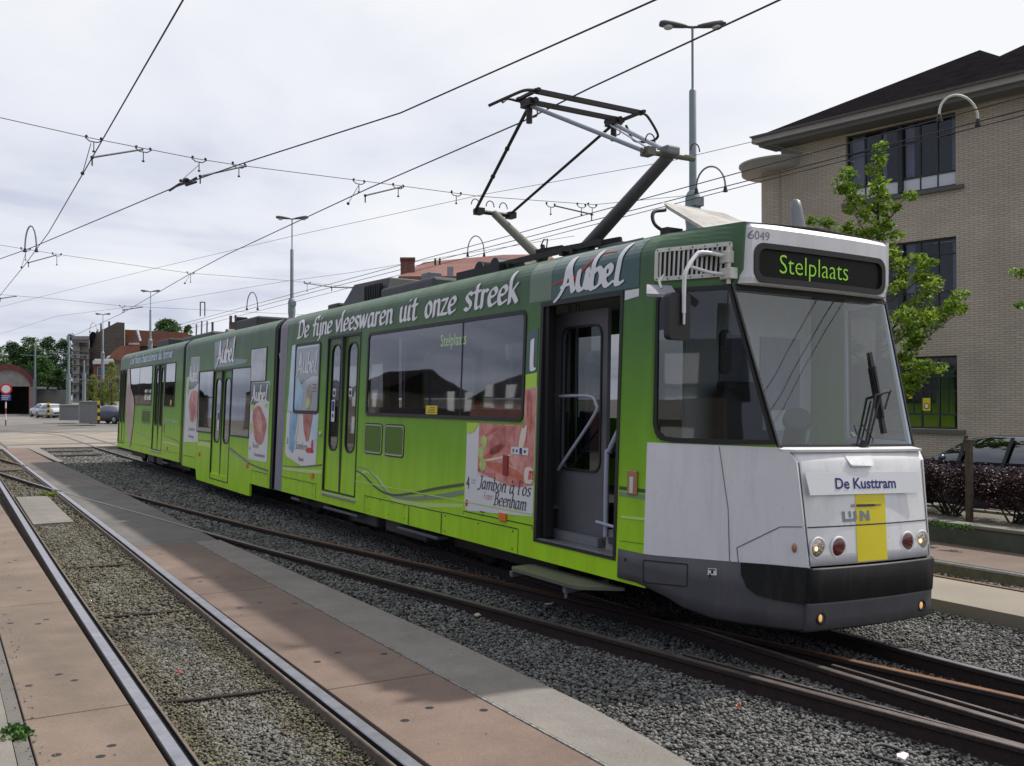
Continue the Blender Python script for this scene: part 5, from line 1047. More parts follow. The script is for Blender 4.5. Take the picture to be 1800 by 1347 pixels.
ptext(P5, 'Rosbif', 18.45, 18.05, 1.05, .10); ptext(P5, 'Rundsvlees', 18.3, 17.65, .90, .09, pn=False); ptext(P5, '4', 18.66, 18.6, .98, .13, pn=False)
P6 = dec(TR, [[(24.3, 2.45), (24.3, .93), (22.86, .98), (23.03, 2.92), (23.9, 2.93), (24.0, 2.5)]], 'white_vinyl', 'advert_poster', .003)
dec(P6, [[(23.9, 2.92), (23.04, 2.91), (23.02, 2.32), (23.5, 2.2), (24.2, 2.15), (24.28, 2.4), (23.98, 2.5)]], mat('poster_slate', (.10, .13, .13), .3, coat=.3), 'slate_block', .0045)
V, F_, wd = pen('Logo', .165, .42, st=.035); b = MB(); put(b, (V, F_), lambda a, c: SP(24.0-a*.44, 2.34+(c+.1)*.32, .0065)); b.build('logo_lettering', 'letter_white', P6)
dec(P6, [blob(23.45, 1.80, .42, .40, .14, 30, 4)], 'ham', 'ham_picture', .006); dec(P6, [blob(23.5, 1.66, .26, .2, .3, 26, 5)], 'ham2', 'ham_shade', .007); ptext(P6, 'Jambon', 23.9, 23.2, 1.22, .09); ptext(P6, 'Hesp', 23.8, 23.3, 1.06, .09, pn=False); dec(P6, [blob(24.1, 2.25, .12, .2, .2, 14, 4)], 'lime', 'leaf_corner', .008)
# dark foil shapes either side of the low-floor door
P7 = dec(TR, [rrect(17.80, 18.77, 2.29, 2.91, .01, 1)], mat('photo_foil', (.05, .045, .05), .15, col2=(.30, .28, .30), vscale=3, coat=.9, detail=2), 'photo_foil', .012)
dec(TR, [[(32.58, 2.88), (32.2, 2.88), (31.9, 2.3), (31.3, 2.0), (31.1, 1.78), (31.2, 1.2), (31.5, .55), (31.8, .5), (32.3, 1.2), (32.62, 1.9)][::-1]], 'pinkfig', 'pink_figure_print', .0155)
dec(TR, [rrect(27.05-1.3+1.2, 26.9, 1.1, 1.3, .01, 1)], 'maroon', 'red_reflector', .004); dec(TR, [rrect(26.6, 26.7, 1.08, 1.3, .01, 1)], 'maroon', 'red_reflector', .004)
# vents with bright rims
for y0, y1, z0, z1 in ((12.32, 12.92, 1.225, 1.615), (11.61, 12.21, 1.225, 1.615), (29.3, 29.85, 1.27, 1.64), (28.66, 29.22, 1.27, 1.64)):
    f = ring(rrect(y0-.02, y1+.02, z0-.02, z1+.02, .07), rrect(y0-.003, y1+.003, z0-.003, z1+.003, .055), SP, -.0, .004).build('vent_surround', 'rubber', TR)
    ring(rrect(y0-.002, y1+.002, z0-.002, z1+.002, .055), rrect(y0+.015, y1-.015, z0+.015, z1-.015, .045), SP, 0, .009).build('vent_rim', 'steel', f)
    b = MB(); n_ = 22
    for i in range(n_):
        a = y0+.02+(y1-y0-.04)*i/n_; b.add([SP(a, z0+.02, .001), SP(a+(y1-y0)/n_*.7, z0+.02, .006), SP(a+(y1-y0)/n_*.7, z1-.02, .006), SP(a, z1-.02, .001)], [(0, 1, 2, 3)])
    b.build('vent_grille', mat('vent_green', (.10, .19, .02), .5), f)
# ---- roof equipment
def rbox(x0, x1, y0, y1, z0, z1, nm, m='dark_grey', bev=.03): b = MB(); b.box(x0, x1, y0, y1, z0, z1); return b.build(nm, m, TR, bevel=bev)
b = MB(); b.hexa([(-.62, 13.75, 3.47), (.62, 13.75, 3.47), (.62, 15.6, 3.47), (-.62, 15.6, 3.47)], [(-.5, 13.85, 3.83), (.5, 13.85, 3.83), (.5, 15.3, 3.86), (-.5, 15.3, 3.86)]); o = b.build('resistor_box', 'dark_grey', TR, bevel=.02)
b = MB()
for i in range(9): b.box(-.625, -.56, 13.95+i*.07, 13.98+i*.07, 3.52, 3.74)
b.build('box_louvres', 'black', o)
rbox(-.66, .66, 15.62, 16.1, 3.46, 3.58, 'roof_plinth'); rbox(-.7, .5, 11.9, 13.7, 3.45, 3.62, 'roof_duct', 'skirt_grey', .04); rbox(-.55, -.35, 12.35, 12.6, 3.60, 3.74, 'roof_connector', 'mid_grey', .01)
b = MB(); b.tube([(-.55, 10.5, 3.58), (.55, 10.5, 3.58)], .13, 14); b.tube([(-.55, 10.9, 3.58), (.55, 10.9, 3.58)], .13, 14); b.box(-.66, .6, 10.2, 11.3, 3.44, 3.60); b.build('roof_cylinders', 'black', TR)
b = MB()
for y in (8.75, 8.95, 10.1, 10.4): b.bar((-.6, y, 3.56), (.6, y, 3.56), .06, .05)
for x in (-.55, -.12, .12, .55): b.bar((x, 8.3, 3.60), (x, 10.6, 3.60), .05, .06)
for y in (8.5, 10.5):
    for x in (-.5, .5): b.lathe((x, y, 3.44), [(.05, 0), (.05, .03), (.03, .04), (.05, .06), (.03, .08), (.05, .10), (.03, .12)], 10)
for y, z in ((9.6, 3.66), (9.2, 3.63), (8.9, 3.62), (8.5, 3.6)): b.bar((-.5, y, z), (-.3, y-.25, z+.04), .07, .06)
pb = b.build('pantograph_base', 'black', TR)
b = MB(); b.lathe((-.45, 9.55, 3.55), [(.05, 0), (.07, .05), (.03, .10), (.06, .12), (.03, .16), (.02, .2)], 10); b.tube([(-.5, 9.52, 3.72), (-.47, 9.5, 3.80), (-.42, 9.5, 3.81), (-.40, 9.55, 3.72)], .008, 5); b.build('roof_insulator', 'arm_dark', pb)
rbox(-.55, .5, 7.9, 8.35, 3.44, 3.56, 'roof_duct', 'dark_grey', .03); rbox(-.6, .6, 7.4, 7.8, 3.44, 3.50, 'roof_duct', 'black', .02)
# pantograph
b = MB(); b.cyl((-.1, 9.45, 3.56), (-.1, 7.75, 4.44), .085, .062, 16); pg = b.build('pantograph', 'arm_grey', TR)
b = MB(); b.cyl((-.1, 10.0, 3.60), (-.12, 11.28, 4.42), .065, .05, 14); b.build('lower_arm', 'green_tube', pg)
b = MB(); b.tube([(-.42, 7.78, 4.455), (.22, 7.74, 4.455)], .032, 8); b.box(-.40, -.30, 7.70, 7.83, 4.41, 4.49); b.build('knee_bar', 'green_tube', pg)
b = MB(); b.box(-.19, -.02, 7.66, 7.84, 4.44, 4.53); b.build('knee_cap', 'mid_grey', pg, bevel=.02)
b = MB(); b.tube([(-.42, 11.3, 4.43), (.18, 11.3, 4.43)], .03, 8)
for x in (-.36, .12): b.box(x-.04, x+.06, 11.22, 11.36, 4.39, 4.47)
b.build('knee_bar', 'arm_dark', pg)
JL, JR = (-.80, 9.32, 5.24), (.40, 9.38, 5.24)
b = MB(); b.tube([(-.36, 7.80, 4.46), JL], .024, 8); b.tube([(.0, 7.80, 4.48), JR], .024, 8); b.tube([(-.30, 7.85, 4.52), (JR[0]-.05, JR[1], JR[2]-.02)], .010, 6); b.build('upper_arm', 'arm_light', pg)
b = MB(); b.tube([(-.40, 11.28, 4.45), JL], .021, 8); b.tube([(.10, 11.28, 4.43), JR], .018, 8)
for k in (.35, .62): p = Vector((-.40, 11.28, 4.45)).lerp(Vector(JL), k); b.ball(p, .032, 8)
b.build('upper_arm', 'arm_dark', pg)
for (x, y, z) in (JL, JR):
    b = MB(); b.box(x-.06, x+.06, y-.10, y+.10, z-.02, z+.06); b.cyl((x, y, z-.20), (x, y, z), .035); b.cyl((x, y-.14, z+.03), (x, y+.16, z+.06), .03); b.tube(smoothline([(x+.05, y+.05, z-.12), (x+.13, y+.05, z-.08), (x+.12, y+.05, z+.02), (x+.04, y, z+.05)], 4), .008, 5); b.build('bow_joint', 'arm_dark', pg)
b = MB(); zt2 = 5.345
b.box(-.86, .62, 9.10, 9.15, zt2-.03, zt2+.02); b.box(-.86, .62, 9.46, 9.51, zt2-.03, zt2+.02)
b.bar((-.84, 9.05, zt2), (-.84, 9.55, zt2), .04, .03); b.bar((.60, 9.05, zt2), (.60, 9.55, zt2), .04, .03)
bw = b.build('collector_bow', 'arm_dark', pg)
b = MB()
b.tube(smoothline([(-.86, 9.12, zt2), (-.98, 9.14, zt2-.02), (-1.12, 9.2, zt2-.09), (-1.32, 9.32, zt2-.20)], 4), .018, 6); b.tube(smoothline([(-.86, 9.49, zt2-.02), (-1.0, 9.46, zt2-.03), (-1.10, 9.40, zt2-.10)], 4), .016, 6)
b.tube(smoothline([(.62, 9.12, zt2), (.72, 9.14, zt2-.03), (.90, 9.2, zt2-.16), (.95, 9.25, zt2-.21), (.92, 9.35, zt2-.24), (.78, 9.48, zt2-.22), (.66, 9.49, zt2-.05)], 5), .016, 6); b.build('bow_horn', 'arm_dark', bw)
b = MB()
for x0, y0, z0 in ((-.38, 7.72, 4.49), (.20, 7.72, 4.48), (-.42, 11.3, 4.46), (.0, 11.3, 4.46), (-.2, 11.3, 4.46)): b.tube([(x0+.06*math.cos(t)+.02, y0, z0+.05+.08*math.sin(t)) for t in [math.pi*i/8 for i in range(9)]], .007, 5)
b.build('shunt_cable', 'black', pg)
# leaning roof panel and antenna over the cab
b = MB(); pr = [(6.42, 3.42), (6.62, 3.52), (6.95, 3.68), (7.22, 3.80)]
for x0, x1, y0, z0, y1, z1 in ((-.62, -.02, 6.52, 3.43, 7.2, 3.74),):
    A0 = [(-.60, 6.60, 3.44), (.02, 6.45, 3.44), (-.12, 6.85, 3.66), (-.40, 7.1, 3.74), (-.66, 7.12, 3.75)]
    b.prism(A0, (0, 0, 0), (0, .05, .06))
rp = b.build('leaning_roof_panel', 'radome', TR, bevel=.03)
b = MB()
for i in range(3):
    for j in range(2): b.ball((-.50+.18*i, 6.78+.16*j, 3.535+.075*j-.0*i), .012, 6)
b.build('panel_screws', 'dark_grey', rp); b = MB(); b.tube(smoothline([(-.72, 6.95, 3.46), (-.82, 7.05, 3.56), (-.80, 7.1, 3.68), (-.66, 7.1, 3.72)], 5), .018, 6); b.box(-.80, -.62, 6.9, 7.0, 3.42, 3.52); b.build('panel_bracket', 'black', rp)
b = MB(); b.tube([(.43, 6.5, 3.42), (.42, 6.5, 3.60), (.41, 6.52, 3.76), (.41, 6.53, 3.83), (.41, 6.53, 3.85)], [.075, .065, .055, .045, .015], 14); b.build('radio_antenna', 'mid_grey', TR)
# middle and rear car roof boxes
rbox(-.5, .6, 20.9, 22.6, 3.46, 3.75, 'roof_box', 'dark_grey', .04); rbox(-.45, -.2, 22.7, 22.9, 3.5, 3.86, 'roof_vent', 'black', .02); rbox(-.5, .5, 24.9, 28.2, 3.45, 3.66, 'roof_duct', 'skirt_grey', .05)
b = MB(); b.cyl((-.1, 25.0, 3.5), (.5, 25.0, 3.5), .24, .24, 14); b.cyl((-.3, 26.2, 3.45), (-.3, 26.2, 4.0), .02); b.cyl((-.3, 26.8, 3.45), (-.3, 26.8, 4.05), .02); b.cyl((-.3, 27.4, 3.45), (-.3, 27.4, 4.0), .02); b.build('roof_pipes', 'mid_grey', TR)
rbox(-.6, .6, 29.5, 31.2, 3.46, 3.72, 'roof_box', 'dark_grey', .04)
# ---- bogies and under-floor gear
for y in (9.5, 15.6, 25.9, 31.8):
    b = MB(); b.box(-.85, .85, y-1.0, y+1.0, .30, .42); b.box(-.95, -.80, y-1.15, y+1.15, .20, .38); b.box(.8, .95, y-1.15, y+1.15, .2, .38)
    for dy_ in (-.5, 0, .5): b.cyl((-.9, y+dy_*.5, .36), (-.9, y+dy_*.5, .52), .07)
    bg_ = b.build('bogie', 'black', TR)
    for dy_ in (-.85, .85):
        for s in (-1, 1):
            b = MB(); b.lathe((s*.52-.10, y+dy_, .33), [(.0, -.05), (.30, -.05), (.33, -.03), (.33, .03), (.36, .04), (.36, .05), (0, .05)], 24, 0, 'x'); b.build('wheel', 'arm_dark', bg_)
for y0, y1 in ((11.3, 12.6), (12.9, 13.9), (27.8, 28.6), (29.0, 29.9)):
    b = MB(); b.box(-1.02, .9, y0, y1, .16, .45); b.build('underfloor_box', 'skirt_grey', TR, bevel=.03)
for y0, y1 in ((13.3, 14.7), (10.7, 11.9), (15.9, 16.3), (26.5, 27.1)):
    b = MB(); b.box(-1.16, -1.0, y0, y1, .27, .31); b.build('underfloor_step', 'mid_grey', TR, bevel=.01)
# ============================================================ OVERHEAD LINE
def wire(pts, r, lb, nm='contact_wire', grp='tram overhead wires', k=1, m='wire'):
    P = smoothline(pts, k) if k > 1 else pts; b = MB(); b.tube(P, r, 6); return rebase(tag(b.build(nm, m), lb, 'wire', grp))
ZW = 5.44
wire([(1.7, -12, ZW), (1.84, 8.4, ZW), (1.95, 15, ZW), (2.07, 22.5, ZW), (2.05, 28, ZW), (1.95, 37, ZW), (2.0, 60, ZW), (2.6, 90, ZW)], .009, 'contact wire over the near track, steepest at the upper left')
wire([(7.9, -12, ZW), (6.6, -2, ZW), (5.36, 6.7, ZW), (4.85, 10.9, ZW), (3.86, 14.6, ZW), (3.38, 16.7, ZW), (1.94, 25, ZW), (1.45, 27.3, ZW), (-1, 40, ZW), (-3, 52, ZW)], .009, 'contact wire crossing from top centre to the left edge of the photo')
wire([(6.35, -12, 5.40), (6.20, 5.8, 5.39), (6.17, 8.8, 5.385), (6.22, 10.4, 5.39), (6.08, 14.9, 5.40), (6.0, 23.5, 5.40), (6.1, 28, 5.41), (6.6, 42.6, 5.42), (6.7, 62, 5.42)], .009, 'contact wire resting on the pantograph of the tram')
wire([(10.55, -12, ZW), (10.72, 6.8, ZW), (10.6, 10.7, ZW), (10.5, 20, ZW), (10.1, 40, ZW), (9.4, 80, ZW)], .008, 'upper of three wires crossing in front of the brick building')
wire([(11.1, -12, ZW-.02), (11.15, 7.0, ZW-.02), (11.05, 11.2, ZW-.02), (10.6, 30, ZW-.02), (9.9, 80, ZW-.02)], .008, 'middle of three wires crossing in front of the brick building')
wire([(11.5, -12, ZW+.02), (11.5, 7.2, ZW+.02), (11.4, 11.5, ZW+.02), (11.2, 30, ZW), (10.6, 80, ZW)], .007, 'lower of three wires crossing in front of the brick building')
SPN = 6.05
def sp1(pts): return [(x, y, z) for x, y, z in pts]
s1p = [gz(0, 207, SPN), gz(160, 243, SPN), gz(350, 280, SPN), gz(415, 290, SPN), gz(690, 325, SPN), gz(840, 345, SPN), gz(1045, 360, SPN)]
e0 = Vector(s1p[0])+(Vector(s1p[0])-Vector(s1p[1]))*5
wire([tuple(e0)]+s1p+[(14.0, 16.25, 6.35)], .006, 'span wire from the upper left edge to the near lamp post', 'span_wire')
s2p = [gz(0, 431, SPN), gz(100, 447, SPN), gz(330, 480, SPN), gz(511, 494, SPN), gz(620, 505, SPN)]
e0 = Vector(s2p[0])+(Vector(s2p[0])-Vector(s2p[1]))*4; e1 = Vector(s2p[-1])+(Vector(s2p[-1])-Vector(s2p[-2]))*3
wire([tuple(e0)]+s2p+[tuple(e1)], .006, 'second span wire across the left half, behind the tall lamp post', 'span_wire')
s3p = [gz(0, 518, SPN), gz(100, 526, SPN), gz(215, 538, SPN), gz(380, 546, SPN)]
e0 = Vector(s3p[0])+(Vector(s3p[0])-Vector(s3p[1]))*2; e1 = Vector(s3p[-1])+(Vector(s3p[-1])-Vector(s3p[-2]))*2
wire([tuple(e0)]+s3p+[tuple(e1)], .007, 'third and farthest span wire, low on the left', 'span_wire')
wire([gz(0, 540, 6.3), gz(280, 470, 6.3), gz(520, 414, 6.3), gz(850, 342, 6.3), gz(1180, 283, 6.3), gz(1320, 250, 6.3), (16.5, 14.0, 6.9)], .005, 'long thin guy wire rising from the left edge to the building eave', 'guy_wire')
wire([gz(-40, 600, 6.4), gz(100, 556, 6.4), gz(240, 538, 6.4), gz(500, 495, 6.4), gz(620, 479, 6.4), gz(720, 462, 6.4), gz(1010, 415, 6.3)], .006, 'faint guy wire passing just above the distant lamp posts', 'guy_wire')
# clamps on the span wires
def clamp(u, v, z, lb, dz=.22):
    p = Vector(gz(u, v, z)); d = Vector((1, .12, -.02)).normalized(); b = MB(); t = thing('wire_clamp', tuple(p-Vector((0, 0, dz))), lb, 'clamp', 'insulated clamps on the span wires')
    for s in (-.11, .11): b.ball(p+d*s+Vector((0, 0, .02)), .024, 8)
    b.tube([p+d*-.13, p+d*-.06+Vector((0, 0, -.05)), p+d*.06+Vector((0, 0, -.05)), p+d*.13], .009, 6); b.build('clamp_bridge', 'wire', t)
    b = MB(); b.tube([p+Vector((0, 0, -.05)), p+Vector((0, 0, -dz))], .008, 6); b.ball(p+Vector((0, 0, -dz)), .026, 8, 0, (1, 1, .7)); b.build('clamp_drop', 'wire', t)
for u, v, z, lb in ((165, 244, SPN, 'clamp hanging near the steep wire, highest on the left'), (252, 262, SPN, 'clamp at the right end of the upper pull-off arm'), (350, 280, SPN, 'clamp with thin stay above the wire junction, left of centre'), (420, 290, SPN, 'clamp right beside where the long wire meets the span'),
                  (631, 319, SPN, 'clamp above the contact wire left of the pantograph'), (700, 327, SPN, 'clamp just right of its twin, above the middle wire'), (802, 340, SPN, 'clamp nearest the rear pantograph knee, left one'), (968, 360, SPN, 'clamp between pantograph arms, left end of a short rod'),
                  (1022, 361, SPN, 'middle clamp between the pantograph arms'), (1041, 361, SPN, 'right clamp between the pantograph arms'), (100, 447, SPN, 'clamp at the end of the lower left pull-off arm'), (45, 438, SPN, 'clamp under the wire hoop at the far left'), (335, 480, SPN, 'clamp on the second span left of the tall lamp post'), (540, 497, SPN, 'clamp on the second span right of the tall lamp post'), (215, 538, SPN, 'clamp on the lowest span near the distant lamp post')):
    clamp(u, v, z, lb, .2 if v < 400 else .3)
def arm(a, c, lb, r=.014):
    b = MB(); a = Vector(a); c = Vector(c); b.tube([a, c], r, 8); b.ball(a, r*2, 8); b.ball(c, r*1.6, 8); b.tube([a, a+Vector((0, 0, -.12))], r*.8, 6); rebase(tag(b.build('pull_off_arm', 'wire'), lb, 'wire arm', 'pull-off arms holding the contact wires'))
arm(gz(162, 277, ZW+.05), gz(250, 263, SPN-.1), 'pull-off arm on the steep wire, upper left'); arm(gz(352, 310, ZW+.08), gz(432, 292, SPN-.1), 'pull-off arm right of the wire junction'); arm(gz(50, 462, ZW+.05), gz(98, 449, SPN-.1), 'pull-off arm at the far left edge')
arm(gz(642, 344, ZW+.05), gz(705, 329, SPN-.1), 'pull-off arm above the middle of the tram'); arm(gz(583, 505, ZW+.05), gz(535, 498, SPN-.05), 'pull-off arm right of the tall lamp post'); arm(gz(1040, 377, ZW+.1), gz(975, 362, SPN-.1), 'pull-off arm seen between the pantograph arms')
arm(gz(583, 505, ZW+.05), gz(640, 507, ZW+.2), 'pull-off arm touching the dark roof box in view', .018); arm(gz(218, 545, ZW+.1), gz(250, 540, SPN-.2), 'small pull-off arm near the distant lamp post', .02); arm(gz(0, 525, ZW+.05), gz(28, 521, SPN-.1), 'pull-off arm cut by the left edge of the photo', .02)
b = MB(); p = Vector(gz(322, 322, ZW+.06)); q = Vector(gz(300, 334, ZW)); b.tube([gz(298, 335, ZW), gz(315, 324, ZW+.04), gz(330, 322, ZW+.06), gz(345, 313, ZW+.05)], .02, 6); b.ball(gz(327, 318, ZW+.08), .07, 10, 0, (.8, 2.0, .6)); b.tube([gz(327, 326, ZW), gz(345, 320, ZW)], .02, 6)
rebase(tag(b.build('wire_junction', 'wire'), 'bulky junction fitting where a wire branches, left of centre', 'wire fitting'))
for a, c, lb in (((160, 252), (145, 305), 'slack jumper beside the steep wire'), ((350, 290), (318, 318), 'stay from the clamp down to the junction'), ((631, 325), (612, 358), 'stay falling from its clamp to the middle contact wire'), ((333, 484), (325, 498), 'short stay on the lower span wire'), ((45, 445), (38, 470), 'short stay at the far left')):
    b = MB(); pa, pc_ = Vector(gz(*a, SPN-.2)), Vector(gz(*c, ZW)); b.tube([pa, pc_], .006, 5); b.ball(pc_, .03, 6); rebase(tag(b.build('jumper_wire', 'wire'), lb, 'wire', 'jumpers and stays'))
def hoop(pa, pc_, h, r, lb, m='galv'):
    pa = Vector(pa); pc_ = Vector(pc_); c = (pa+pc_)/2; hv = (pc_-pa)/2; r *= .72; P = [c-hv*math.cos(t)+Vector((0, 0, h*math.sin(t))) for t in [math.pi*i/14 for i in range(15)]]
    t = thing('wire_hoop', tuple(pa), lb, 'hoop', 'curved jumper hoops on the overhead wires'); b = MB(); b.tube([pa-Vector((0, 0, .08))]+P+[pc_-Vector((0, 0, .05))], r, 8); b.build('hoop_tube', m, t)
    b = MB()
    for e_ in (pa, pc_): b.cyl(e_-Vector((0, 0, .10)), e_-Vector((0, 0, .01)), r*2.6, r*1.4, 8)
    b.build('hoop_insulator', 'black', t)
hoop(gz(1651, 200, 5.55), gz(1719, 208, 5.5), .26, .022, 'cream hoop in front of the brick building window', 'cream_metal'); hoop(gz(1224, 330, 5.55), gz(1275, 327, 5.5), .34, .022, 'hoop beside the housing on the near lamp post')
hoop(gz(822, 444, 5.5), gz(851, 444, 5.5), .4, .02, 'thin hoop above the red roof beyond the tram'); hoop(gz(434, 541, 5.5), gz(453, 541, 5.5), .6, .03, 'small distant hoop left of the tall lamp post'); hoop(gz(44, 436, 5.55), gz(64, 436, 5.55), .52, .025, 'hoop on the wires at the far left')
hoop(gz(158, 582, 5.6), gz(170, 582, 5.6), .45, .025, 'far hoop over the dark chimney of the houses', 'cream_metal')
b = MB(); p = gz(352, 552, 5.6); b.box(p[0]-.02, p[0]+.02, p[1]-.02, p[1]+.02, p[2]-.1, p[2]+.5); q = gz(360, 552, 5.6); b.box(q[0]-.02, q[0]+.02, q[1]-.02, q[1]+.02, q[2]-.1, q[2]+.5); b.bar((p[0], p[1], p[2]+.5), (q[0], q[1], q[2]+.5), .04, .04); rebase(tag(b.build('wire_bracket', 'wire'), 'square bracket on the far wires above the middle car', 'wire fitting'))

# ============================================================ LAMP POSTS
def lamppost(x, y, rot, zb=0.):
    t = thing('street_lamp', (x, y, zb), 'x', 'street lamp', 'double-headed lamp posts in a row behind the tram')
    b = MB(); b.tube([(x, y, zb), (x, y, 5.75), (x, y, 5.80)], [.16, .15, .15], 16); b.tube([(x, y, 5.78), (x, y, 8.60), (x, y, 8.64)], [.082, .076, .05], 14); b.tube([(x, y, 8.62), (x, y, 10.0)], .026, 10); b.build('pole', 'galv', t)
    b = MB(); b.tube([(x, y, 5.7), (x, y, 5.8), (x, y, 6.28), (x, y, 6.40), (x, y, 6.46)], [.15, .165, .165, .13, .08], 14); b.box(x-.12, x+.14, y-.2, y+.05, 6.1, 6.3); b.build('junction_housing', 'galv', t, bevel=.01)
    for s in (-1, 1):
        d = Vector((math.cos(rot), math.sin(rot), 0))*s; sd_ = Vector((-d.y, d.x, 0)); o = Vector((x, y, 9.98)); up = Vector((0, 0, 1)); dd = (d+up*.10).normalized(); uu = (up-d*.10).normalized()
        b = MB(); b.tube([o, o+dd*.16], .03, 8)
        sec = [(.12, .05, .045), (.22, .085, .06), (.45, .12, .085), (.62, .135, .09), (.70, .11, .07), (.72, .06, .04)]; vs = []; n = 10
        for l_, w_, h_ in sec:
            for j in range(n): a = 2*math.pi*j/n; vs.append(o+dd*l_+sd_*w_*math.cos(a)+uu*(h_*math.sin(a)*(1 if math.sin(a) > 0 else .55)+.0))
        b.add(vs, [(i*n+j, i*n+(j+1) % n, (i+1)*n+(j+1) % n, (i+1)*n+j) for i in range(len(sec)-1) for j in range(n)], 0, True); b.add(vs[-n:], [tuple(range(n))])
        h = b.build('lamp_head', 'arm_grey', t)
        b = MB(); b.ball(o+dd*.52-uu*.045, .10, 12, 0, (1.1, 1.1, .62)); b.build('lamp_bowl', 'clearbowl', h)
    return t
M['clearbowl'] = mat('lamp_bowl', (.55, .55, .56), .12, coat=.6)
lp = lamppost(14.06, 16.25, math.radians(-30)); lp['label'] = 'nearest tall double-headed lamp post rising behind the cab roof'
for (x, y), lb in (((13.79, 42.8), 'double-headed lamp post rising behind the joint of front and middle cars'), ((14.1, 77.5), 'distant double-headed lamp post above the rear car roof'), ((14.05, 101), 'smallest double-headed lamp post, left of the rear car')):
    c = copy_tree(lp); relabel(c, lb, (x, y, 0))
tag(copy_tree(lp), 'x') if 0 else None
# no-entry sign post
sp = gz(10, 748, 0); sx_, sy_ = sp[0]-.6, 58.0
p = at(10, 748.5, 71); x0, y0 = p[0], p[1]; zb = p[2]
t = thing('road_sign', (x0, y0, zb), 'round red-rimmed sign with blue plate on a red and white post', 'road sign')
b = MB(); k = 1.0
for i in range(6): b.cyl((x0, y0, zb+.42*i), (x0, y0, zb+.42*(i+1)), .045, .045, 10, i % 2)
b.build('sign_post', ['maroon', 'white_vinyl'], t)
dv = Vector((x0, y0, 0)).normalized(); rt = Vector((dv.y, -dv.x, 0))
c = Vector(at(10, 684, 71)); c = Vector((x0, y0, c.z))-dv*.06
def disc(r, off, m, nm, par):
    b = MB(); b.prism([c-dv*off+rt*r*math.cos(a)+Vector((0, 0, r*math.sin(a))) for a in [2*math.pi*i/28 for i in range(28)]], (0, 0, 0), tuple(dv*.02)); return b.build(nm, m, par)
sg = disc(.40, 0, 'red', 'sign_disc', t); disc(.28, .012, 'white_vinyl', 'sign_face', t)
b = MB(); zc = at(10, 699, 71)[2]; cc = Vector((x0, y0, zc))-dv*.06; b.prism([cc+rt*a+Vector((0, 0, h)) for a, h in ((-.33, -.22), (.33, -.22), (.33, .22), (-.33, .22))], (0, 0, 0), tuple(dv*.02)); pl = b.build('sign_plate', mat('sign_blue', (.03, .06, .25), .4), t)
b = MB()
for i in range(3): b.prism([cc-dv*.012+rt*a+Vector((0, 0, h+.12-.12*i)) for a, h in ((-.26, -.02), (.26-.06*i, -.02), (.26-.06*i, .02), (-.26, .02))], (0, 0, 0), tuple(dv*.004))
b.build('plate_lines', 'white_vinyl', t)
# ============================================================ BRICK BUILDING ON THE RIGHT
def brick(name, c1, c2, mortar, scale=1., bw=.22, bh=.062, rough=.85, mort=.010):
    m = bpy.data.materials.new(name); m.use_nodes = True; t = m.node_tree; n = t.nodes; l = t.links; b = P_(m); b.inputs['Roughness'].default_value = rough
    tcn = n.new('ShaderNodeTexCoord'); br = n.new('ShaderNodeTexBrick'); br.inputs['Color1'].default_value = (*c1, 1); br.inputs['Color2'].default_value = (*c2, 1); br.inputs['Mortar'].default_value = (*mortar, 1)
    br.inputs['Scale'].default_value = scale; br.inputs['Brick Width'].default_value = bw; br.inputs['Row Height'].default_value = bh; br.inputs['Mortar Size'].default_value = mort; br.inputs['Mortar Smooth'].default_value = .2; br.inputs['Bias'].default_value = -.1
    sp_ = n.new('ShaderNodeSeparateXYZ'); l.new(tcn.outputs['Object'], sp_.inputs[0]); ad = n.new('ShaderNodeMath'); ad.operation = 'ADD'; l.new(sp_.outputs[0], ad.inputs[0]); l.new(sp_.outputs[1], ad.inputs[1])
    cb_ = n.new('ShaderNodeCombineXYZ'); l.new(ad.outputs[0], cb_.inputs[0]); l.new(sp_.outputs[2], cb_.inputs[1]); l.new(cb_.outputs[0], br.inputs['Vector'])
    nz = n.new('ShaderNodeTexNoise'); nz.inputs['Scale'].default_value = .5; nz.inputs['Detail'].default_value = 8; l.new(tcn.outputs['Object'], nz.inputs[0]); mr = n.new('ShaderNodeMapRange'); mr.inputs[1].default_value = .3; mr.inputs[2].default_value = .7; mr.inputs[3].default_value = .82; mr.inputs[4].default_value = 1.12; l.new(nz.outputs[0], mr.inputs[0])
    vs = n.new('ShaderNodeVectorMath'); vs.operation = 'SCALE'; l.new(br.outputs[0], vs.inputs[0]); l.new(mr.outputs[0], vs.inputs['Scale']); l.new(vs.outputs[0], b.inputs['Base Color'])
    bp = n.new('ShaderNodeBump'); bp.inputs['Strength'].default_value = .5; bp.inputs['Distance'].default_value = .01; bp.invert = True; l.new(br.outputs['Fac'], bp.inputs['Height']); l.new(bp.outputs[0], b.inputs['Normal']); return m
M['buffbrick'] = brick('buff_brick', (.52, .445, .35), (.46, .39, .30), (.33, .28, .22), bw=.24, bh=.072, mort=.012)
M['slate'] = mat('dark_roof_tile', (.010, .009, .010), 1.0, col2=(.020, .0175, .019), vscale=2.5, bump=.8, bscale=16, spec=0.)
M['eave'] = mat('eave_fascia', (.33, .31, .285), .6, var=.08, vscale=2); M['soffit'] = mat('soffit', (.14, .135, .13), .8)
M['wframe'] = mat('dark_window_frame', (.025, .027, .03), .5); M['sill'] = mat('stone_sill', (.11, .105, .10), .7, var=.15); M['curtain'] = mat('pale_curtain', (.55, .56, .66), .9, var=.1, vscale=9)
M['wpanel'] = mat('white_window_panel', (.62, .63, .68), .5); M['darkroom'] = mat('dark_room', (.11, .10, .10), .9, var=.5, vscale=.8)
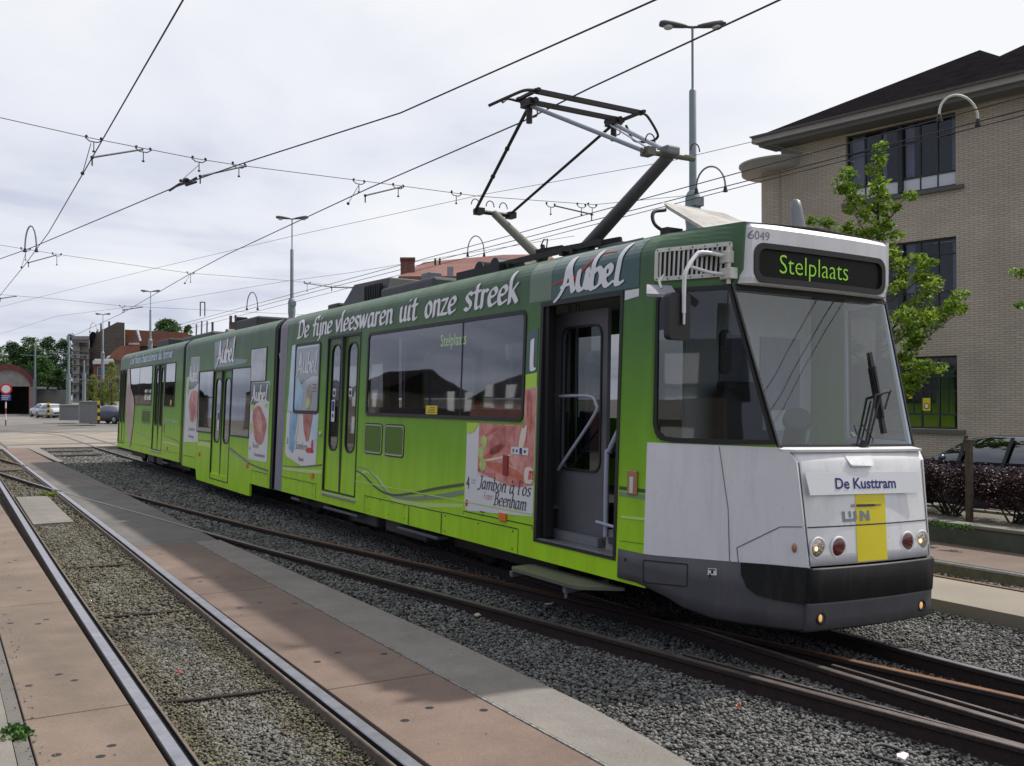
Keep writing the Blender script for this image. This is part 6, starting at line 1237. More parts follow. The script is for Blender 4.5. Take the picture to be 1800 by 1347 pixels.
AZB = math.radians(30.45-40.1); BD = np.array([math.sin(AZB), math.cos(AZB), 0]); BN = np.array([-math.cos(AZB), math.sin(AZB), 0]); P0 = np.array(at(1680, 700, 30)); P0[2] = 0
def facp(u, v, off=0.):
    d = ray(u, v); c = np.array([0, 0, EYE]); t = np.dot(BN, P0+BN*off-c)/np.dot(BN, d); p = c+t*d; return float(np.dot(p-P0, BD)), float(p[2])
def B_(s, z, off=0.): p = P0+BD*s+BN*off; return (p[0], p[1], z)
sc_, _ = facp(1374, 500); zw = facp(1374, 262)[1]
o = thing('brick_building', B_(0, .2), 'three-storey buff brick building with dark tiled roof and steel windows, right', 'building')
sW = [facp(u, 300)[0] for u in (1487, 1577, 1585, 1680)]
rows = [(facp(1680, 196)[1], facp(1680, 232)[1], facp(1680, 298)[1], facp(1680, 325)[1]), (facp(1679, 415)[1], facp(1679, 444)[1], facp(1679, 510)[1], facp(1679, 537)[1]), (facp(1679, 625)[1], facp(1679, 661)[1], facp(1679, 729)[1], facp(1679, 755)[1])]
holes = []; s_r, s_l = sW[3], sW[0]
for r_ in rows: holes.append((s_r, s_l, r_[3], r_[0]))
SR = -24.0
more = [(-16.5, -12.3)]
for a, c in more:
    for r_ in rows: holes.append((a, c, r_[3], r_[0]))
def bw_(s, z): return any(h[0] < s < h[1] and h[2] < z < h[3] for h in holes)
b = MB(); ss = cuts(SR, sc_, holes, 0, 4); zs = sorted({.0, zw} | {round(h[2], 4) for h in holes} | {round(h[3], 4) for h in holes})
b.grid(ss, zs, lambda s, z: B_(s, z), skip=bw_, flip=False)
# end wall of the block, facing the tram yard beyond
b.add([B_(sc_, 0), B_(sc_, zw), B_(sc_, zw, -11), B_(sc_, 0, -11)], [(0, 1, 2, 3)])
for h in holes:
    r4 = [(h[0], h[2]), (h[1], h[2]), (h[1], h[3]), (h[0], h[3])]
    for (a, c), (d, e_) in zip(r4, r4[1:]+r4[:1]): b.add([B_(a, c), B_(d, e_), B_(d, e_, -.25), B_(a, c, -.25)], [(0, 1, 2, 3)])
b.build('wall', 'buffbrick', o)
b = MB()
for h in holes:
    b.hexa([B_(h[0], h[2], -.9), B_(h[1], h[2], -.9), B_(h[1], h[2], -.95), B_(h[0], h[2], -.95)], [B_(h[0], h[3], -.9), B_(h[1], h[3], -.9), B_(h[1], h[3], -.95), B_(h[0], h[3], -.95)])
    for a, c in ((h[0]-.01, h[0]), (h[1], h[1]+.01)): b.add([B_(a, h[2], -.25), B_(a, h[3], -.25), B_(a, h[3], -.95), B_(a, h[2], -.95)], [(0, 1, 2, 3)])
    b.add([B_(h[0], h[3]+.01, -.25), B_(h[1], h[3]+.01, -.25), B_(h[1], h[3]+.01, -.95), B_(h[0], h[3]+.01, -.95)], [(0, 1, 2, 3)])
b.build('room_backs', 'darkroom', o)
def bwin(a, c, r_, lo=False, midgap=None):
    zt_, ztr, zp, zb_ = r_; fr = MB(); wd = .055
    def bar(s0, s1, z0, z1, o0=-.18, o1=-.10): fr.hexa([B_(s0, z0, o0), B_(s1, z0, o0), B_(s1, z0, o1), B_(s0, z0, o1)], [B_(s0, z1, o0), B_(s1, z1, o0), B_(s1, z1, o1), B_(s0, z1, o1)])
    bar(a, a+wd, zb_, zt_); bar(c-wd, c, zb_, zt_); bar(a+wd, c-wd, zb_, zb_+wd); bar(a+wd, c-wd, zt_-wd, zt_)
    m0, m1 = midgap; bar(m0, m1, zb_+wd, zt_-wd, -.2, -.03)
    for p, q in ((a+wd, m0), (m1, c-wd)):
        for k in (1, 2): x = p+(q-p)*k/3; bar(x-.02, x+.02, zb_+wd, zt_-wd, -.17, -.11)
        bar(p, q, ztr-.02, ztr+.02, -.165, -.105); bar(p, q, zp-.03, zp+.03, -.165, -.105)
        if lo: 
            for k in (.5, 1.5, 2.5): x = p+(q-p)*k/3; bar(x-.012, x+.012, zp+.03, ztr-.02, -.16, -.12)
            bar(p, q, (zp+ztr)/2+.12, (zp+ztr)/2+.15, -.158, -.122)
    w_ = fr.build('window', 'wframe', o)
    b = MB(); b.add([B_(a, zb_, -.14), B_(c, zb_, -.14), B_(c, zt_, -.14), B_(a, zt_, -.14)], [(0, 1, 2, 3)]); b.build('pane', 'bglass', w_)
    if r_ is rows[0]:
        b = MB(); b.add([B_(a+.02, zb_+.02, -.132), B_(c-.02, zb_+.02, -.132), B_(c-.02, zp, -.132), B_(a+.02, zp, -.132)], [(0, 1, 2, 3)]); b.build('lower_panel', 'wpanel', w_)
    b = MB()
    if not lo:
        for k, wd_ in ((.02, .14), (.30, .06), (.47, .05), (.53, .09), (.93, .06)):
            x0, x1 = c-(c-a)*k, c-(c-a)*(k+wd_*.8); n = 6
            for i in range(n): s0, s1 = lerp(x0, x1, i/n), lerp(x0, x1, (i+1)/n); b.add([B_(s0, zp, -.32-.03*(i % 2)), B_(s1, zp, -.32-.03*((i+1) % 2)), B_(s1, zt_, -.32-.03*((i+1) % 2)), B_(s0, zt_, -.32-.03*(i % 2))], [(0, 1, 2, 3)])
        b.build('curtain', 'curtain', w_)
    b = MB(); b.hexa([B_(a-.25, zb_-.14, -.1), B_(c+.12, zb_-.14, -.1), B_(c+.12, zb_-.14, .10), B_(a-.25, zb_-.14, .10)], [B_(a-.25, zb_-.003, -.1), B_(c+.12, zb_-.003, -.1), B_(c+.12, zb_-.02, .10), B_(a-.25, zb_-.02, .10)]); b.build('sill', 'sill', w_, bevel=.01)
    return w_
for i, r_ in enumerate(rows):
    bwin(s_r, s_l, r_, i == 2, (sW[2], sW[1]))
    for a, c in more: bwin(a, c, r_, i == 2, ((a+c)/2-.06, (a+c)/2+.06))
b = MB()
for u, v in ((1629, 711), (1596, 690)):
    s, z = facp(u, v, -.12)
    b.add([B_(s-.14, z-.2, -.12), B_(s+.14, z-.2, -.12), B_(s+.14, z+.2, -.12), B_(s-.14, z+.2, -.12)], [(0, 1, 2, 3)])
yo = b.build('window_notice', 'yellow', o)
b = MB(); 
for u, v in ((1629, 714), (1596, 693)):
    s, z = facp(u, v, -.12)
    for r0, mi in ((.095, 0), (.065, 1)):
        b.prism([B_(s+r0*math.cos(a), z+r0*math.sin(a), -.117+.004*mi) for a in [2*math.pi*i/18 for i in range(18)]], (0, 0, 0), tuple(BN*.002), mi)
b.build('notice_symbol', ['maroon', 'white_vinyl'], yo)
# eave: overhanging slab with fascia and gutter
OV = .85; sE, zE = facp(1326, 240, OV); zF = facp(1331, 251, OV)[1]
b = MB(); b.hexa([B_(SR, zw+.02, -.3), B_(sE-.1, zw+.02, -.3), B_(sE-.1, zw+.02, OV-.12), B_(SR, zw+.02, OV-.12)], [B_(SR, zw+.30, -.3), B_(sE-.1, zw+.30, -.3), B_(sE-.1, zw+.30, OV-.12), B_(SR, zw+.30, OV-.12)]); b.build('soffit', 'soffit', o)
b = MB(); b.hexa([B_(SR, zF, OV-.118), B_(sE, zF, OV-.118), B_(sE, zF, OV), B_(SR, zF, OV)], [B_(SR, zE-.07, OV-.118), B_(sE, zE-.07, OV-.118), B_(sE, zE-.07, OV), B_(SR, zE-.07, OV)]); b.hexa([B_(sE-.0, zF, -4), B_(sE+.12, zF, -4), B_(sE+.12, zF, OV), B_(sE, zF, OV)], [B_(sE, zE-.07, -4), B_(sE+.12, zE-.07, -4), B_(sE+.12, zE-.07, OV), B_(sE, zE-.07, OV)]); b.build('fascia', 'eave', o)
b = MB(); b.hexa([B_(SR, zE-.068, OV-.12), B_(sE+.1, zE-.068, OV-.12), B_(sE+.1, zE-.068, OV+.08), B_(SR, zE-.068, OV+.08)], [B_(SR, zE, OV-.12), B_(sE+.16, zE, OV-.12), B_(sE+.16, zE, OV+.10), B_(SR, zE, OV+.10)]); b.build('gutter', 'sill', o)
# hipped roofs
off_r = -6.0; sp_, zp_ = facp(1722, 88, off_r); s2, z2 = facp(1757, 99, off_r)
nP = np.cross(np.array(B_(-10, zE, OV-.1))-np.array(B_(sE, zE, OV-.1)), np.array(B_(sp_, zp_, off_r))-np.array(B_(sE, zE, OV-.1))); dV = ray(1757, 99); cE = np.array([0, 0, EYE]); tV = np.dot(nP, np.array(B_(sE, zE, OV-.1))-cE)/np.dot(nP, dV); V1p = tuple(cE+dV*tV); s2, z2 = facp(1757, 99, off_r); s3, z3 = facp(1800, 79, off_r)
s3b = s2-14
zr = z2+(z3-z2)/(s3-s2)*(s3b-s2); zr = min(zr, z3+.4)
b = MB(); E0 = B_(sE, zE+.01, OV-.1); E1 = B_(SR, zE+.01, OV-.1); Pk = B_(sp_, zp_, off_r); V1 = V1p; Rg = B_(SR, z3+.1, off_r); R3 = B_(s3, z3, off_r); Em = B_(s2-.2, zE+.01, OV-.1); bk0 = B_(sE, zE+.01, 2*off_r); bk1 = B_(SR, zE+.01, 2*off_r)
b.add([E0, Em, V1, Pk, R3, Rg, E1, bk0, bk1], [(0, 1, 2, 3), (1, 6, 5, 4, 2), (0, 3, 7), (3, 2, 4, 5, 8, 7)]); b.build('roof', 'slate', o)
# rounded stair tower with canopy
cR = .74; dC = 35.6; cc = at(1377, 700, dC); ztw = at(1340, 303, dC-.8)[2]; tw = thing('stair_tower', (cc[0], cc[1], .2), 'rounded brick stair tower with flat disc canopy at the left end of the brick building', 'tower')
b = MB(); b.tube([(cc[0], cc[1], 0), (cc[0], cc[1], ztw+.1)], cR, 40, 0, False); b.build('tower_wall', 'buffbrick', tw)
b = MB(); b.lathe((cc[0], cc[1], ztw+.10), [(0, 0), (cR+.62, 0), (cR+.70, .03), (cR+.72, .30), (cR+.80, .33), (cR+.80, .40), (0, .42)], 48); b.build('canopy', 'eave', tw)

# ============================================================ BACKGROUND HOUSES (far left and behind the tram)
M['redbrick'] = brick('red_brick', (.22, .065, .045), (.17, .05, .04), (.2, .16, .14), bw=.25, bh=.09)
M['brownbrick'] = brick('brown_render_brick', (.105, .085, .07), (.085, .07, .06), (.13, .11, .1), bw=.5, bh=.2)
M['greystone'] = mat('grey_stone', (.30, .285, .265), .8, var=.2, vscale=1.2); M['orangetile'] = mat('orange_roof_tile', (.26, .105, .06), .8, col2=(.18, .075, .05), vscale=1.2, bump=.5, bscale=6)
M['redtile'] = mat('red_roof_tile', (.23, .095, .075), .8, col2=(.15, .065, .055), vscale=1.2, bump=.5, bscale=6); M['greyrender'] = mat('grey_render', (.22, .22, .22), .8, var=.1); M['depotbrick'] = mat('depot_red_brick', (.17, .045, .045), .8, var=.25, vscale=2)
M['pinkbrick'] = mat('pale_pink_brick', (.33, .19, .17), .8, var=.15, vscale=3); M['corrug'] = mat('grey_cladding', (.27, .28, .29), .6, var=.1, vscale=.5); M['lightglass'] = mat('far_window_glass', (.05, .06, .08), .12, coat=.3); M['wwood'] = mat('white_window_wood', (.6, .6, .6), .5)
def vbox(b, u0, u1, v0, v1, D, dep, mi=0):
    """upright block whose front face fills the given frame at distance D"""
    a, c = Vector(at(u0, v1, D)), Vector(at(u1, v1, D)); zt_ = at(u0, v0, D)[2]; zb_ = max(-.3, a.z); md = (a+c)/2; dv_ = Vector((md.x, md.y, 0)).normalized()*dep
    p = [Vector((a.x, a.y, zb_)), Vector((c.x, c.y, zb_))]; b.hexa([p[0], p[1], p[1]+dv_, p[0]+dv_], [Vector((q.x, q.y, zt_)) for q in (p[0], p[1], p[1]+dv_, p[0]+dv_)], mi)
def far(name, u, v, D, label, cat, group=None): p = at(u, v, D); return thing(name, (p[0], p[1], max(-.2, p[2]) if p[2] < 1 else 0), label, cat, group)
def winset(par, lst, D, fr='wwood', gl='lightglass', nm='window'):
    for u0, u1, v0, v1 in lst:
        b = MB(); vbox(b, u0, u1, v0, v1, D-.06, .05); w_ = b.build(nm, fr, par); b = MB(); k = max(.3, (u1-u0)*.10); vbox(b, u0+k, (u0+u1)/2-k*.3, v0+k, v1-k, D-.10, .02); vbox(b, (u0+u1)/2+k*.3, u1-k, v0+k, v1-k, D-.10, .02); b.build('window_glass', gl, w_)
G0 = 'houses in the far background'
# depot
D = 122; o = far('tram_depot', 20, 729, D, 'depot hall with red brick arched front and dark doorway, far left', 'depot')
def arc(cu, cv, r, a0, a1, n): return [(cu+r*math.cos(math.radians(a0+(a1-a0)*i/n)), cv-r*math.sin(math.radians(a0+(a1-a0)*i/n))) for i in range(n+1)]
def pf(pts, D, dep): q = [Vector(at(u, v, D)) for u, v in pts]; md = q[0]+q[len(q)//2]; return q, Vector((md.x, md.y, 0)).normalized()*dep
outp = [(-46, 729)]+[(-46, 690)]+arc(12, 694, 54, 172, 8, 20)+[(65, 690), (65, 729)]; inp = [(-35, 729), (-35, 680)]+arc(12, 694, 45, 162, 18, 20)+[(51, 680), (51, 729)]
b = MB(); po, dv_ = pf(outp, D, 1.2); pi_, _ = pf(inp, D, 1.2); n = len(po); b.add(po+pi_+[p+dv_ for p in po]+[p+dv_ for p in pi_], [(i, i+1, n+i+1, n+i) for i in range(n-1)]+[(i, i+1, 2*n+i+1, 2*n+i) for i in range(n-1)]+[(n+i, n+i+1, 3*n+i+1, 3*n+i) for i in range(n-1)]); b.build('brick_arch', 'depotbrick', o)
b = MB(); q, dd = pf([(-36, 679)]+arc(12, 694, 45.5, 162, 18, 20)+[(55, 679)], D+.4, .3); b.prism(q, (0, 0, 0), tuple(dd)); b.build('arch_infill', 'greystone', o)
b = MB(); q, dd = pf(outp, D+1.3, 7); 
b.add(q+[p+dd for p in q], [(i, i+1, n+i+1, n+i) for i in range(n-1)]); b.build('hall_shell', 'corrug', o)
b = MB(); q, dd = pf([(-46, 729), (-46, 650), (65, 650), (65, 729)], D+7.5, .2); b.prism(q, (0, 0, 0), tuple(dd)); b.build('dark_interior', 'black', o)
b = MB(); vbox(b, 51, 64, 680, 729, D-.3, .4); b.build('gate_pier', 'pinkbrick', o)
# sheds between depot and houses
o = far('low_shed', 90, 712, 128, 'long low grey shed beside the depot under the trees', 'shed'); b = MB(); vbox(b, 65, 120, 686, 714, 128, 12); b.build('wall', 'greyrender', o); b = MB(); vbox(b, 64, 82, 680, 684, 127, 13); vbox(b, 86, 100, 681, 684, 127, 13); b.build('roof', 'corrug', o)
for (u0, u1, v0, v1, D, lb) in ((104, 139, 712, 741, 78, 'grey metal cabinet, the farther and longer of the pair'), (139, 172, 706, 746, 72, 'grey metal cabinet beside the striped bollard')):
    o = far('metal_container', (u0+u1)/2, v1, D, lb, 'container', 'grey containers by the yard'); b = MB(); vbox(b, u0, u1, v0+.5, v1-2, D, 2.2); b.build('container_body', 'corrug', o, bevel=.03); b = MB()
    for i in range(11): uu = u0+(u1-u0)*(i+.5)/11; vbox(b, uu-.5, uu+.5, v0+2, v1-4, D-.03, .03)
    b.build('ribs', 'greyrender', o); b = MB(); vbox(b, u0-.5, u1+.5, v0-.5, v0+1.2, D-.08, 2.4); b.build('lid', 'corrug', o)
for (u, v0, v1, D, lb) in ((173.5, 705, 745, 71, 'yellow and black striped bollard at the foot of a lamp post'), (85, 708, 734, 95, 'small striped bollard among the parked cars')):
    b = MB(); n_ = 6
    for i in range(n_): vbox(b, u-2.2, u+2.2, lerp(v0, v1, i/n_), lerp(v0, v1, (i+1)/n_), D, .2, i % 2)
    rebase(tag(b.build('striped_bollard', ['yellow', 'black']), lb, 'bollard'))
for (u, v0, v1, D, r, lb) in ((121, 590, 712, 90, .12, 'grey mast with blue base left of the stone tower'), (148, 634, 712, 88, .10, 'thinner mast just right of the stone tower'), (62, 600, 690, 115, .12, 'mast standing right of the depot arch'), (180, 553, 745, 82, .0, '')):
    if not lb: continue
    p, q = at(u, v0, D), at(u, v1, D); t = thing('line_mast', (q[0], q[1], 0), lb, 'mast', 'masts of the overhead line'); b = MB(); b.cyl((p[0], p[1], 0), p, r*1.1, r*.7, 10); b.build('mast_tube', 'galv', t)
    b = MB(); b.cyl((p[0], p[1], 0), (p[0], p[1], 4.2), r*1.7, r*1.6, 10); b.build('mast_base', 'galv', t); b = MB(); z = p[2]-1.6; b.bar((p[0]-1.6, p[1], z), (p[0]+1.6, p[1]-.4, z-.2), .08, .08); b.build('bracket_arm', 'galv', t)
# stone tower block
D = 112; o = far('stone_tower_house', 142, 706, D, 'tall narrow grey stone building with many small windows', 'house', G0)
b = MB(); vbox(b, 127, 139, 597, 708, D, 6); vbox(b, 139.2, 156, 600, 708, D+1.5, 8); b.build('wall', 'greystone', o); b = MB(); vbox(b, 126, 157, 591, 597, D-.6, 9); vbox(b, 129, 155, 597.2, 602, D-.3, 8); b.build('cornice', 'greyrender', o)
b = MB()
for v in (606, 618, 630, 642, 658, 674, 690): vbox(b, 126.5, 139.5, v, v+1.2, D-.25, .2); vbox(b, 139.5, 156.5, v+2, v+3.2, D+1.25, .2)
b.build('string_courses', 'dark_grey', o)
winset(o, [(129.5, 132.5, v, v+7) for v in (621, 633, 645, 661, 677, 693)], D, 'dark_grey'); winset(o, [(148, 151, v, v+7) for v in (622, 634, 646, 662, 678, 694)], D+1.5, 'dark_grey'); winset(o, [(142, 145, v, v+7) for v in (646, 662, 678, 694)], D+1.5, 'dark_grey')
# brown gabled houses
D = 118; o = far('brown_gable_house', 185, 700, D, 'tall dark brown house with stepped gable and chimneys', 'house', G0)
def gpoly(b, pts, D, dep, mi=0): q, dd = pf(pts, D, dep); b.prism(q, (0, 0, 0), tuple(dd), mi)
b = MB(); gpoly(b, [(160, 704), (160, 592), (165, 585), (172, 585), (176, 582), (206, 566.5), (219, 567.5), (219, 704)], D, 9); b.build('wall', 'brownbrick', o)
b = MB(); vbox(b, 190, 193.5, 565, 578, D+1, 1.2); vbox(b, 176, 179, 569, 584, D+1, 1.2); vbox(b, 171, 173, 579, 590, D+1, 1.2); b.build('chimney', 'brownbrick', o); b = MB(); vbox(b, 151.5, 160, 612, 704, D-3, 5); b.build('dark_bay', 'black', o)
b = MB(); gpoly(b, [(157, 612), (157, 588), (162, 583), (167, 584), (168, 590), (160, 614)], D-.4, 8); b.build('mansard', 'slate', o)
winset(o, [(154, 159, 620, 634), (154, 159, 640, 658)], D-3.1, 'dark_grey', 'lightglass'); winset(o, [(176, 180, 598, 607)], D, 'pinkbrick')
o = far('orange_roof_house', 260, 640, 125, 'long house under an orange tiled roof behind the rear car', 'house', G0); b = MB(); vbox(b, 219, 345, 606, 704, 125, 10); b.build('wall', 'brownbrick', o)
b = MB(); q, dd = pf([(219.5, 608), (219.5, 579.5), (330, 585), (345, 610)], 124.5, 8); b.prism(q, (0, 0, 0), tuple(dd)); b.build('roof', 'orangetile', o); b = MB(); vbox(b, 226, 245, 603, 606, 124, .5); b.build('parapet', 'white_paint', o)
b = MB(); p, q = Vector(at(240, 580, 121)), Vector(at(246, 600, 121)); b.tube([p, q], .22, 8); b.build('flue_pipe', 'steel', o)
o = far('orange_roof_house', 210, 640, 108, 'low house with orange roof and skylight left of the rear car', 'house', G0); b = MB(); vbox(b, 164, 245, 634, 706, 108, 9); b.build('wall', 'greystone', o); b = MB(); q, dd = pf([(184, 634), (200, 617), (212, 608.5), (246, 607), (246, 634)], 107.5, 7); b.prism(q, (0, 0, 0), tuple(dd)); b.build('roof', 'orangetile', o); b = MB(); q, dd = pf([(186, 630), (190, 625.5), (195, 625), (191, 630)], 107.4, .1); b.prism(q, (0, 0, 0), tuple(dd)); b.build('skylight', 'wwood', o)
o = far('red_brick_house', 180, 640, 104, 'red brick house with white cornice and white windows', 'house', G0); b = MB(); vbox(b, 164, 200, 640, 706, 104, 5); b.build('wall', 'redbrick', o); b = MB(); vbox(b, 163, 201, 634, 640, 103.3, 6); vbox(b, 166, 199, 631, 634, 103.6, 5); b.build('cornice', 'wwood', o); winset(o, [(171, 179, 645, 661), (171, 177, 671, 685), (182, 190, 645, 660), (190, 196, 670, 684)], 104); winset(o, [(203, 210, 662, 672), (203, 210, 680, 690)], 108, 'wwood')
# house with red hipped roof and chimney behind the tram
D = 52; o = far('red_roof_house', 800, 520, D, 'house with red tiled hip roof and brick chimney beyond the tram roof', 'house', G0); b = MB(); vbox(b, 694, 1000, 488, 700, D, 9); b.build('wall', 'greystone', o)
b = MB(); A0 = [Vector(at(700, 486, D-.4)), Vector(at(1010, 484, D-.4)), Vector(at(965, 447, D+5)), Vector(at(885, 448, D+5)), Vector(at(745, 461, D+5))]; b.prism(A0, (0, 0, -.15), (0, 0, 0)); b.build('roof', 'redtile', o)
b = MB(); vbox(b, 704, 729, 456, 482, D+1, 1); vbox(b, 703, 730, 452.5, 456, D+.9, 1.2); b.build('chimney', 'redbrick', o); b = MB(); vbox(b, 786, 797, 469, 486, D-2, .8); b.build('dormer_vent', 'trim_grey', o)
b = MB(); 
for u in (765, 773): p = Vector(at(u, 466, D)); b.cyl(p, p+Vector((0, 0, .35)), .05)
b.build('roof_vents', 'black', o)
o = far('flat_roof_house', 400, 560, 95, 'dark flat-roofed house with chimneys peeping over the middle car', 'house', G0); b = MB(); vbox(b, 402, 450, 566, 700, 95, 8); vbox(b, 403, 408, 555, 566, 95, 1.2); vbox(b, 412, 416, 554, 566, 95, 1.2); vbox(b, 371, 375, 566, 700, 97, 1); b.build('wall', 'brownbrick', o)
# plain houses added out of view, only to be mirrored in the tram windows
for (x, y, wx, wy, h_, m_, lb) in ((-27, 58, 8, 10, 4.2, 'redbrick', 'red brick house added out of view to be mirrored at the right of the long tram window'), (-29, 87, 9, 9, 5.2, 'brownbrick', 'brown house added out of view to be mirrored at the left of the long tram window'), (-32, 72, 8, 7, 2.2, 'greyrender', 'low grey shed added out of view to be mirrored in the middle of the long tram window'), (-40, 150, 12, 26, 6, 'brownbrick', 'long brown house added out of view to be mirrored in the middle car windows'), (-22, 178, 8, 50, 4.6, 'brownbrick', 'long far house added out of view to be mirrored in the rear car windows'), (-24, 14, 8, 12, 4.0, 'brownbrick', 'brown shed added out of view to be mirrored in the cab side window')):
    o = thing('added_mirrored_house', (x, y, 0), lb, 'house'); b = MB(); b.box(x-wx/2, x+wx/2, y-wy/2, y+wy/2, -.2, h_); b.build('wall', m_, o)
    b = MB(); b.prism([(x-wx/2-.3, y-wy/2-.3, h_), (x+wx/2+.3, y-wy/2-.3, h_), (x, y-wy/2-.3, h_+2.2)], (0, 0, 0), (0, wy+.6, 0)); b.build('roof', 'slate', o)
    b = MB()
    for j in range(3):
        for k in range(2): b.box(x+wx/2, x+wx/2+.05, y-wy/2+1+j*2.8, y-wy/2+2.2+j*2.8, 1+k*2.6, 2.6+k*2.6)
    b.build('window', 'wwood', o)

# ============================================================ VEGETATION
M['leaf'] = leafmat('maple_leaf', (.10, .20, .016), (.26, .37, .04), .45, .45); M['leafdark'] = leafmat('forest_leaf', (.020, .055, .014), (.048, .11, .026), .15, .4, .15); M['leafmid'] = leafmat('mid_green_leaf', (.04, .10, .018), (.075, .16, .03), .2, .4, .2); M['leafyel'] = leafmat('yellow_green_leaf', (.13, .19, .03), (.22, .27, .05), .35, .35, .5)
M['purple'] = leafmat('purple_leaf', (.020, .007, .010), (.062, .015, .022), .12, .6, 2.); M['bark'] = mat('bark', (.06, .05, .04), .9, var=.3, vscale=9, bump=.6, bscale=30); M['twig'] = mat('dark_twig', (.025, .02, .018), .9)
def leaves(cents, rads, per, size, seed, flat=.75, up=.3):
    rs = np.random.RandomState(seed); C = np.repeat(np.array(cents, float), per, 0); R = np.repeat(np.array(rads, float), per)[:, None]; n = len(C)
    d = rs.normal(size=(n, 3)); d /= np.linalg.norm(d, axis=1)[:, None]; r = rs.uniform(.25, 1, (n, 1))**.55; P = C+d*r*R*np.array([1, 1, flat])
    a = rs.normal(size=(n, 3)); a[:, 2] *= .5; a /= np.linalg.norm(a, axis=1)[:, None]; nrm = rs.normal(size=(n, 3))*.8+np.array([0, 0, 1.0]); nrm -= a*(nrm*a).sum(1)[:, None]; nrm /= np.linalg.norm(nrm, axis=1)[:, None]; s_ = np.cross(nrm, a)
    sz = size*rs.uniform(.6, 1.25, (n, 1)); fold = nrm*sz*.22
    V = np.stack([P-a*sz*.5, P+s_*sz*.42+fold, P+a*sz*.12+s_*sz*.18, P+a*sz*.6, P+a*sz*.12-s_*sz*.18, P-s_*sz*.42+fold], 1)
    F_ = np.arange(n)[:, None]*6; T1 = np.concatenate([F_+[0, 1, 2], F_+[0, 2, 3], F_+[0, 3, 4], F_+[0, 4, 5]], 0); return V.reshape(-1, 3), T1
def leafobj(name, V, T1, m, par):
    org = np.array(ORG[par.name]) if par is not None else np.zeros(3); me = bpy.data.meshes.new(name); me.vertices.add(len(V)); me.vertices.foreach_set('co', (V-org).astype(np.float32).ravel())
    me.loops.add(len(T1)*3); me.loops.foreach_set('vertex_index', T1.astype(np.int32).ravel()); me.polygons.add(len(T1)); me.polygons.foreach_set('loop_start', (np.arange(len(T1))*3).astype(np.int32)); me.polygons.foreach_set('loop_total', np.full(len(T1), 3, np.int32)); me.materials.append(M[m]); me.update(); me.validate()
    o = bpy.data.objects.new(name, me); COL.objects.link(o)
    if par is not None: o.parent = par
    return o
# street maple beside the cab
DT = 18.0; tb = at(1545, 700, DT); T0 = Vector((tb[0], tb[1], .26)); t = thing('street_tree', tuple(T0), 'young bright green maple behind the right side of the cab', 'tree'); r_ = random.Random(11)
b = MB(); top = Vector(at(1542, 262, DT)); b.tube([T0, T0+Vector((0, 0, 2)), T0+Vector((.03, .02, 4)), top], [.075, .065, .04, .008], 10); cents = []; rads = []
tips = [(1434, 386, .3), (1476, 330, -.2), (1478, 312, .0), (1592, 346, .1), (1500, 372, -.3), (1650, 500, .2), (1694, 524, 0), (1684, 550, .3), (1640, 470, .4), (1585, 420, -.3), (1640, 640, 0), (1610, 600, .3), (1646, 655, -.2), (1600, 690, .1), (1560, 450, -.5), (1470, 420, .4), (1450, 470, .3), (1430, 560, 0), (1480, 600, .5), (1590, 545, -.5), (1530, 520, .8), (1620, 560, -.6), (1625, 445, -.5), (1600, 640, .5), (1520, 470, -.7), (1572, 700, .2), (1545, 330, .2), (1560, 385, .3), (1520, 410, .3), (1500, 400, 0)]
for u, v, dd_ in tips:
    tip = Vector(at(u, v, DT+dd_)); zb_ = max(1.6, tip.z-.35-.35*abs(tip.x-T0.x)-r_.uniform(0, .3)); st_ = Vector((T0.x, T0.y, zb_)); mid = st_.lerp(tip, .5)+Vector((0, 0, -.06)); b.tube([st_, mid, tip], [.022, .014, .004], 5)
    n_ = max(3, int((tip-st_).length/.22))
    for i in range(n_):
        k = .30+.74*(i+.5)/n_; p = st_.lerp(tip, k)+Vector((r_.uniform(-.12, .12), r_.uniform(-.15, .15), r_.uniform(-.03, .14))); cents.append(p); rads.append(r_.uniform(.10, .19))
for i in range(7): cents.append(top.lerp(T0, .0+i*.035)+Vector((r_.uniform(-.09, .09), 0, .05))); rads.append(.13+.01*i)
b.build('trunk', 'bark', t); rads = [q*1.2 for q in rads]; V, T1 = leaves(cents, rads, 62, .088, 3, .65); leafobj('crown', V, T1, 'leaf', t)
# sprig of a second tree at the right edge
tb = at(1900, 700, 17); T0 = Vector((tb[0], tb[1], .26)); t = thing('street_tree', tuple(T0), 'maple just outside the right edge with a few leaves reaching in', 'tree'); b = MB(); b.tube([T0, T0+Vector((0, 0, 4.6))], [.07, .03], 8); cents = []; rads = []
for u, v in ((1786, 480), (1800, 540), (1810, 470), (1830, 420), (1850, 520), (1880, 380), (1920, 450), (1860, 600), (1960, 520)):
    tip = Vector(at(u, v, 17)); st_ = Vector((T0.x, T0.y, tip.z-.3)); b.tube([st_, tip], [.015, .004], 5)
    for i in range(5): cents.append(st_.lerp(tip, .35+.66*i/4)+Vector((0, r_.uniform(-.1, .1), .03))); rads.append(.13)
b.build('trunk', 'bark', t); V, T1 = leaves(cents, rads, 24, .11, 4, .6); leafobj('crown', V, T1, 'leaf', t)
